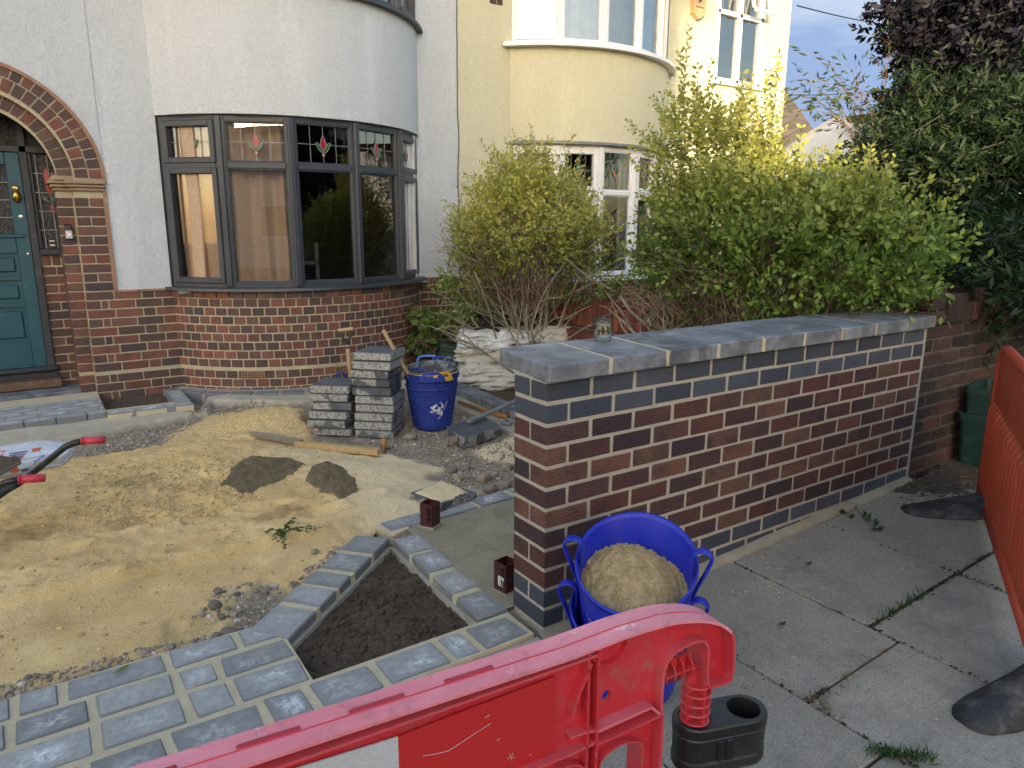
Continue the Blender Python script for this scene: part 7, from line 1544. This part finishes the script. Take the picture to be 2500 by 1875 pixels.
tuft(.56,-1.22,.44,-1.10,160,.04,True); tuft(.50,-.86,1.02,-.84,160,.02,False); tuft(.48,-.95,.56,-.84,60,.02,False); tuft(1.1,-.72,1.76,-.72,160,.02,False); tuft(.5,-.70,.5,-.82,40,.02,False); tuft(1.08,-.76,1.08,-1.2,60,.02,False); tuft(2.1,-.98,2.4,-.98,60,.02,True); tuft(1.1,-.73,1.5,-.72,60,.02,True)
tag(leafcloud('grass',P,D,.045,'weed',None,None,.12),kind='stuff'); tag(leafcloud('dry_grass',P2,D2,.034,'dry_grass',None,None,.08),kind='stuff')
m=MB(); random.seed(77)
for k in range(1500):
    seg=random.choice([((.50,-.05),(.50,-2.2)),((1.08,-.05),(1.08,-2.0)),((1.78,-.05),(1.78,-1.4)),((.50,-.84),(1.08,-.84)),((1.08,-.72),(1.78,-.72)),((1.78,-.72),(2.42,-.72)),((.5,-.84),(1.08,-.84)),((1.08,-.72),(1.78,-.72)),((2.42,-.1),(2.42,-1.2)),((-.1,-.3),(-.1,-1)),((1.08,-1.42),(1.78,-1.42))])
    t=random.random(); x=seg[0][0]+(seg[1][0]-seg[0][0])*t+random.gauss(0,.008); y=seg[0][1]+(seg[1][1]-seg[0][1])*t+random.gauss(0,.007)
    if noise.noise(Vector((x*3,y*3,9)))<-.12: continue
    r_=.001+.0035*random.random()**2; t_=MB(); t_.box(x-r_*random.uniform(.6,1.6),x+r_,y-r_,y+r_*random.uniform(.6,1.6),pz(x)-.004,pz(x)+r_*.35); m.add([(v[0]+random.gauss(0,.0008),v[1]+random.gauss(0,.0008),v[2]) for v in t_.v],t_.f,0,.5)
tag(m.build('joint_dirt','earth'),kind='stuff')
# dirt and debris at the right end of the wall
DP=[(2.45,-.06),(2.75,-.02),(6.2,.0),(6.2,-.5),(3.7,-.62),(3.1,-.48),(2.75,-.33),(2.5,-.16)]
tag(gridmesh('dirt',2.3,6.2,-.8,.0,.02,lambda X,Y:-.035+.045*X+.004+.006*vnoise(X,Y,18,95)*sm(-.02,.05,sdist(DP,X,Y)),'soil',None,lambda X,Y:sdist(DP,X,Y)+.11*vnoise(X,Y,7,96,5,.7)>.0),kind='structure')
m=MB(); 
for k in range(900):
    x=random.gauss(3.0,.25); y=random.gauss(-.22,.16)
    if y>-.0 : continue
    t_=MB(); t_.tube([(x,y,pz(x)+.003),(x+random.gauss(0,.02),y+random.gauss(0,.015),pz(x)+.006)],random.uniform(.001,.003),3,0,random.random(),False); m.add(t_.v,t_.f,random.choice([0,0,0,1]))
tag(m.build('leaf_litter',['bark_dark','dry_grass']),kind='stuff')
for (x,y,lb) in [(2066,1102,'larger pale broken shell on the dirt beside the recycling boxes'),(2120,1116,'smaller white pebble in the dirt near the black barrier foot')]:
    q=pv(x,y); mm=stone(q.x,q.y,.03 if y<1110 else .018,3,zf=pz(q.x),fl=.35); tag(mm.build('pebble','white_paint'),lb,'stone')
m=MB(); q=pv(1935,1050); mm=stone(q.x,q.y,.035,8,zf=pz(q.x),fl=.4); tag(mm.build('mortar_lump','mortar_new'),'grey lump of mortar at the foot of the join between new and old walls','mortar')
rg=MB(); q=onz(418,1320,.02); pts=[Vector((q.x+.009*math.cos(t),q.y+.012*math.sin(t),gzs(q.x,q.y)+.004)) for t in [2*PI*i/16 for i in range(16)]]; rg.tube(pts,.0014,5,closed=True); tag(rg.build('metal_ring','steel'),'small oval metal ring lying on the sand','ring')
q=onz(215,1372,.0); lf=MB(); q2=Vector((-1.43,.60,.008)); lf.poly([[(-.03,-.012),(-.01,.004),(.02,.018),(.03,.014),(.012,-.004),(-.01,-.014)]],lambda a,b:(q2.x+a,q2.y+b,q2.z+.004),0,.6,.001,(0,0,1)); tag(lf.build('green_leaf','privet'),'single green leaf lying on a paving block at left','leaf')
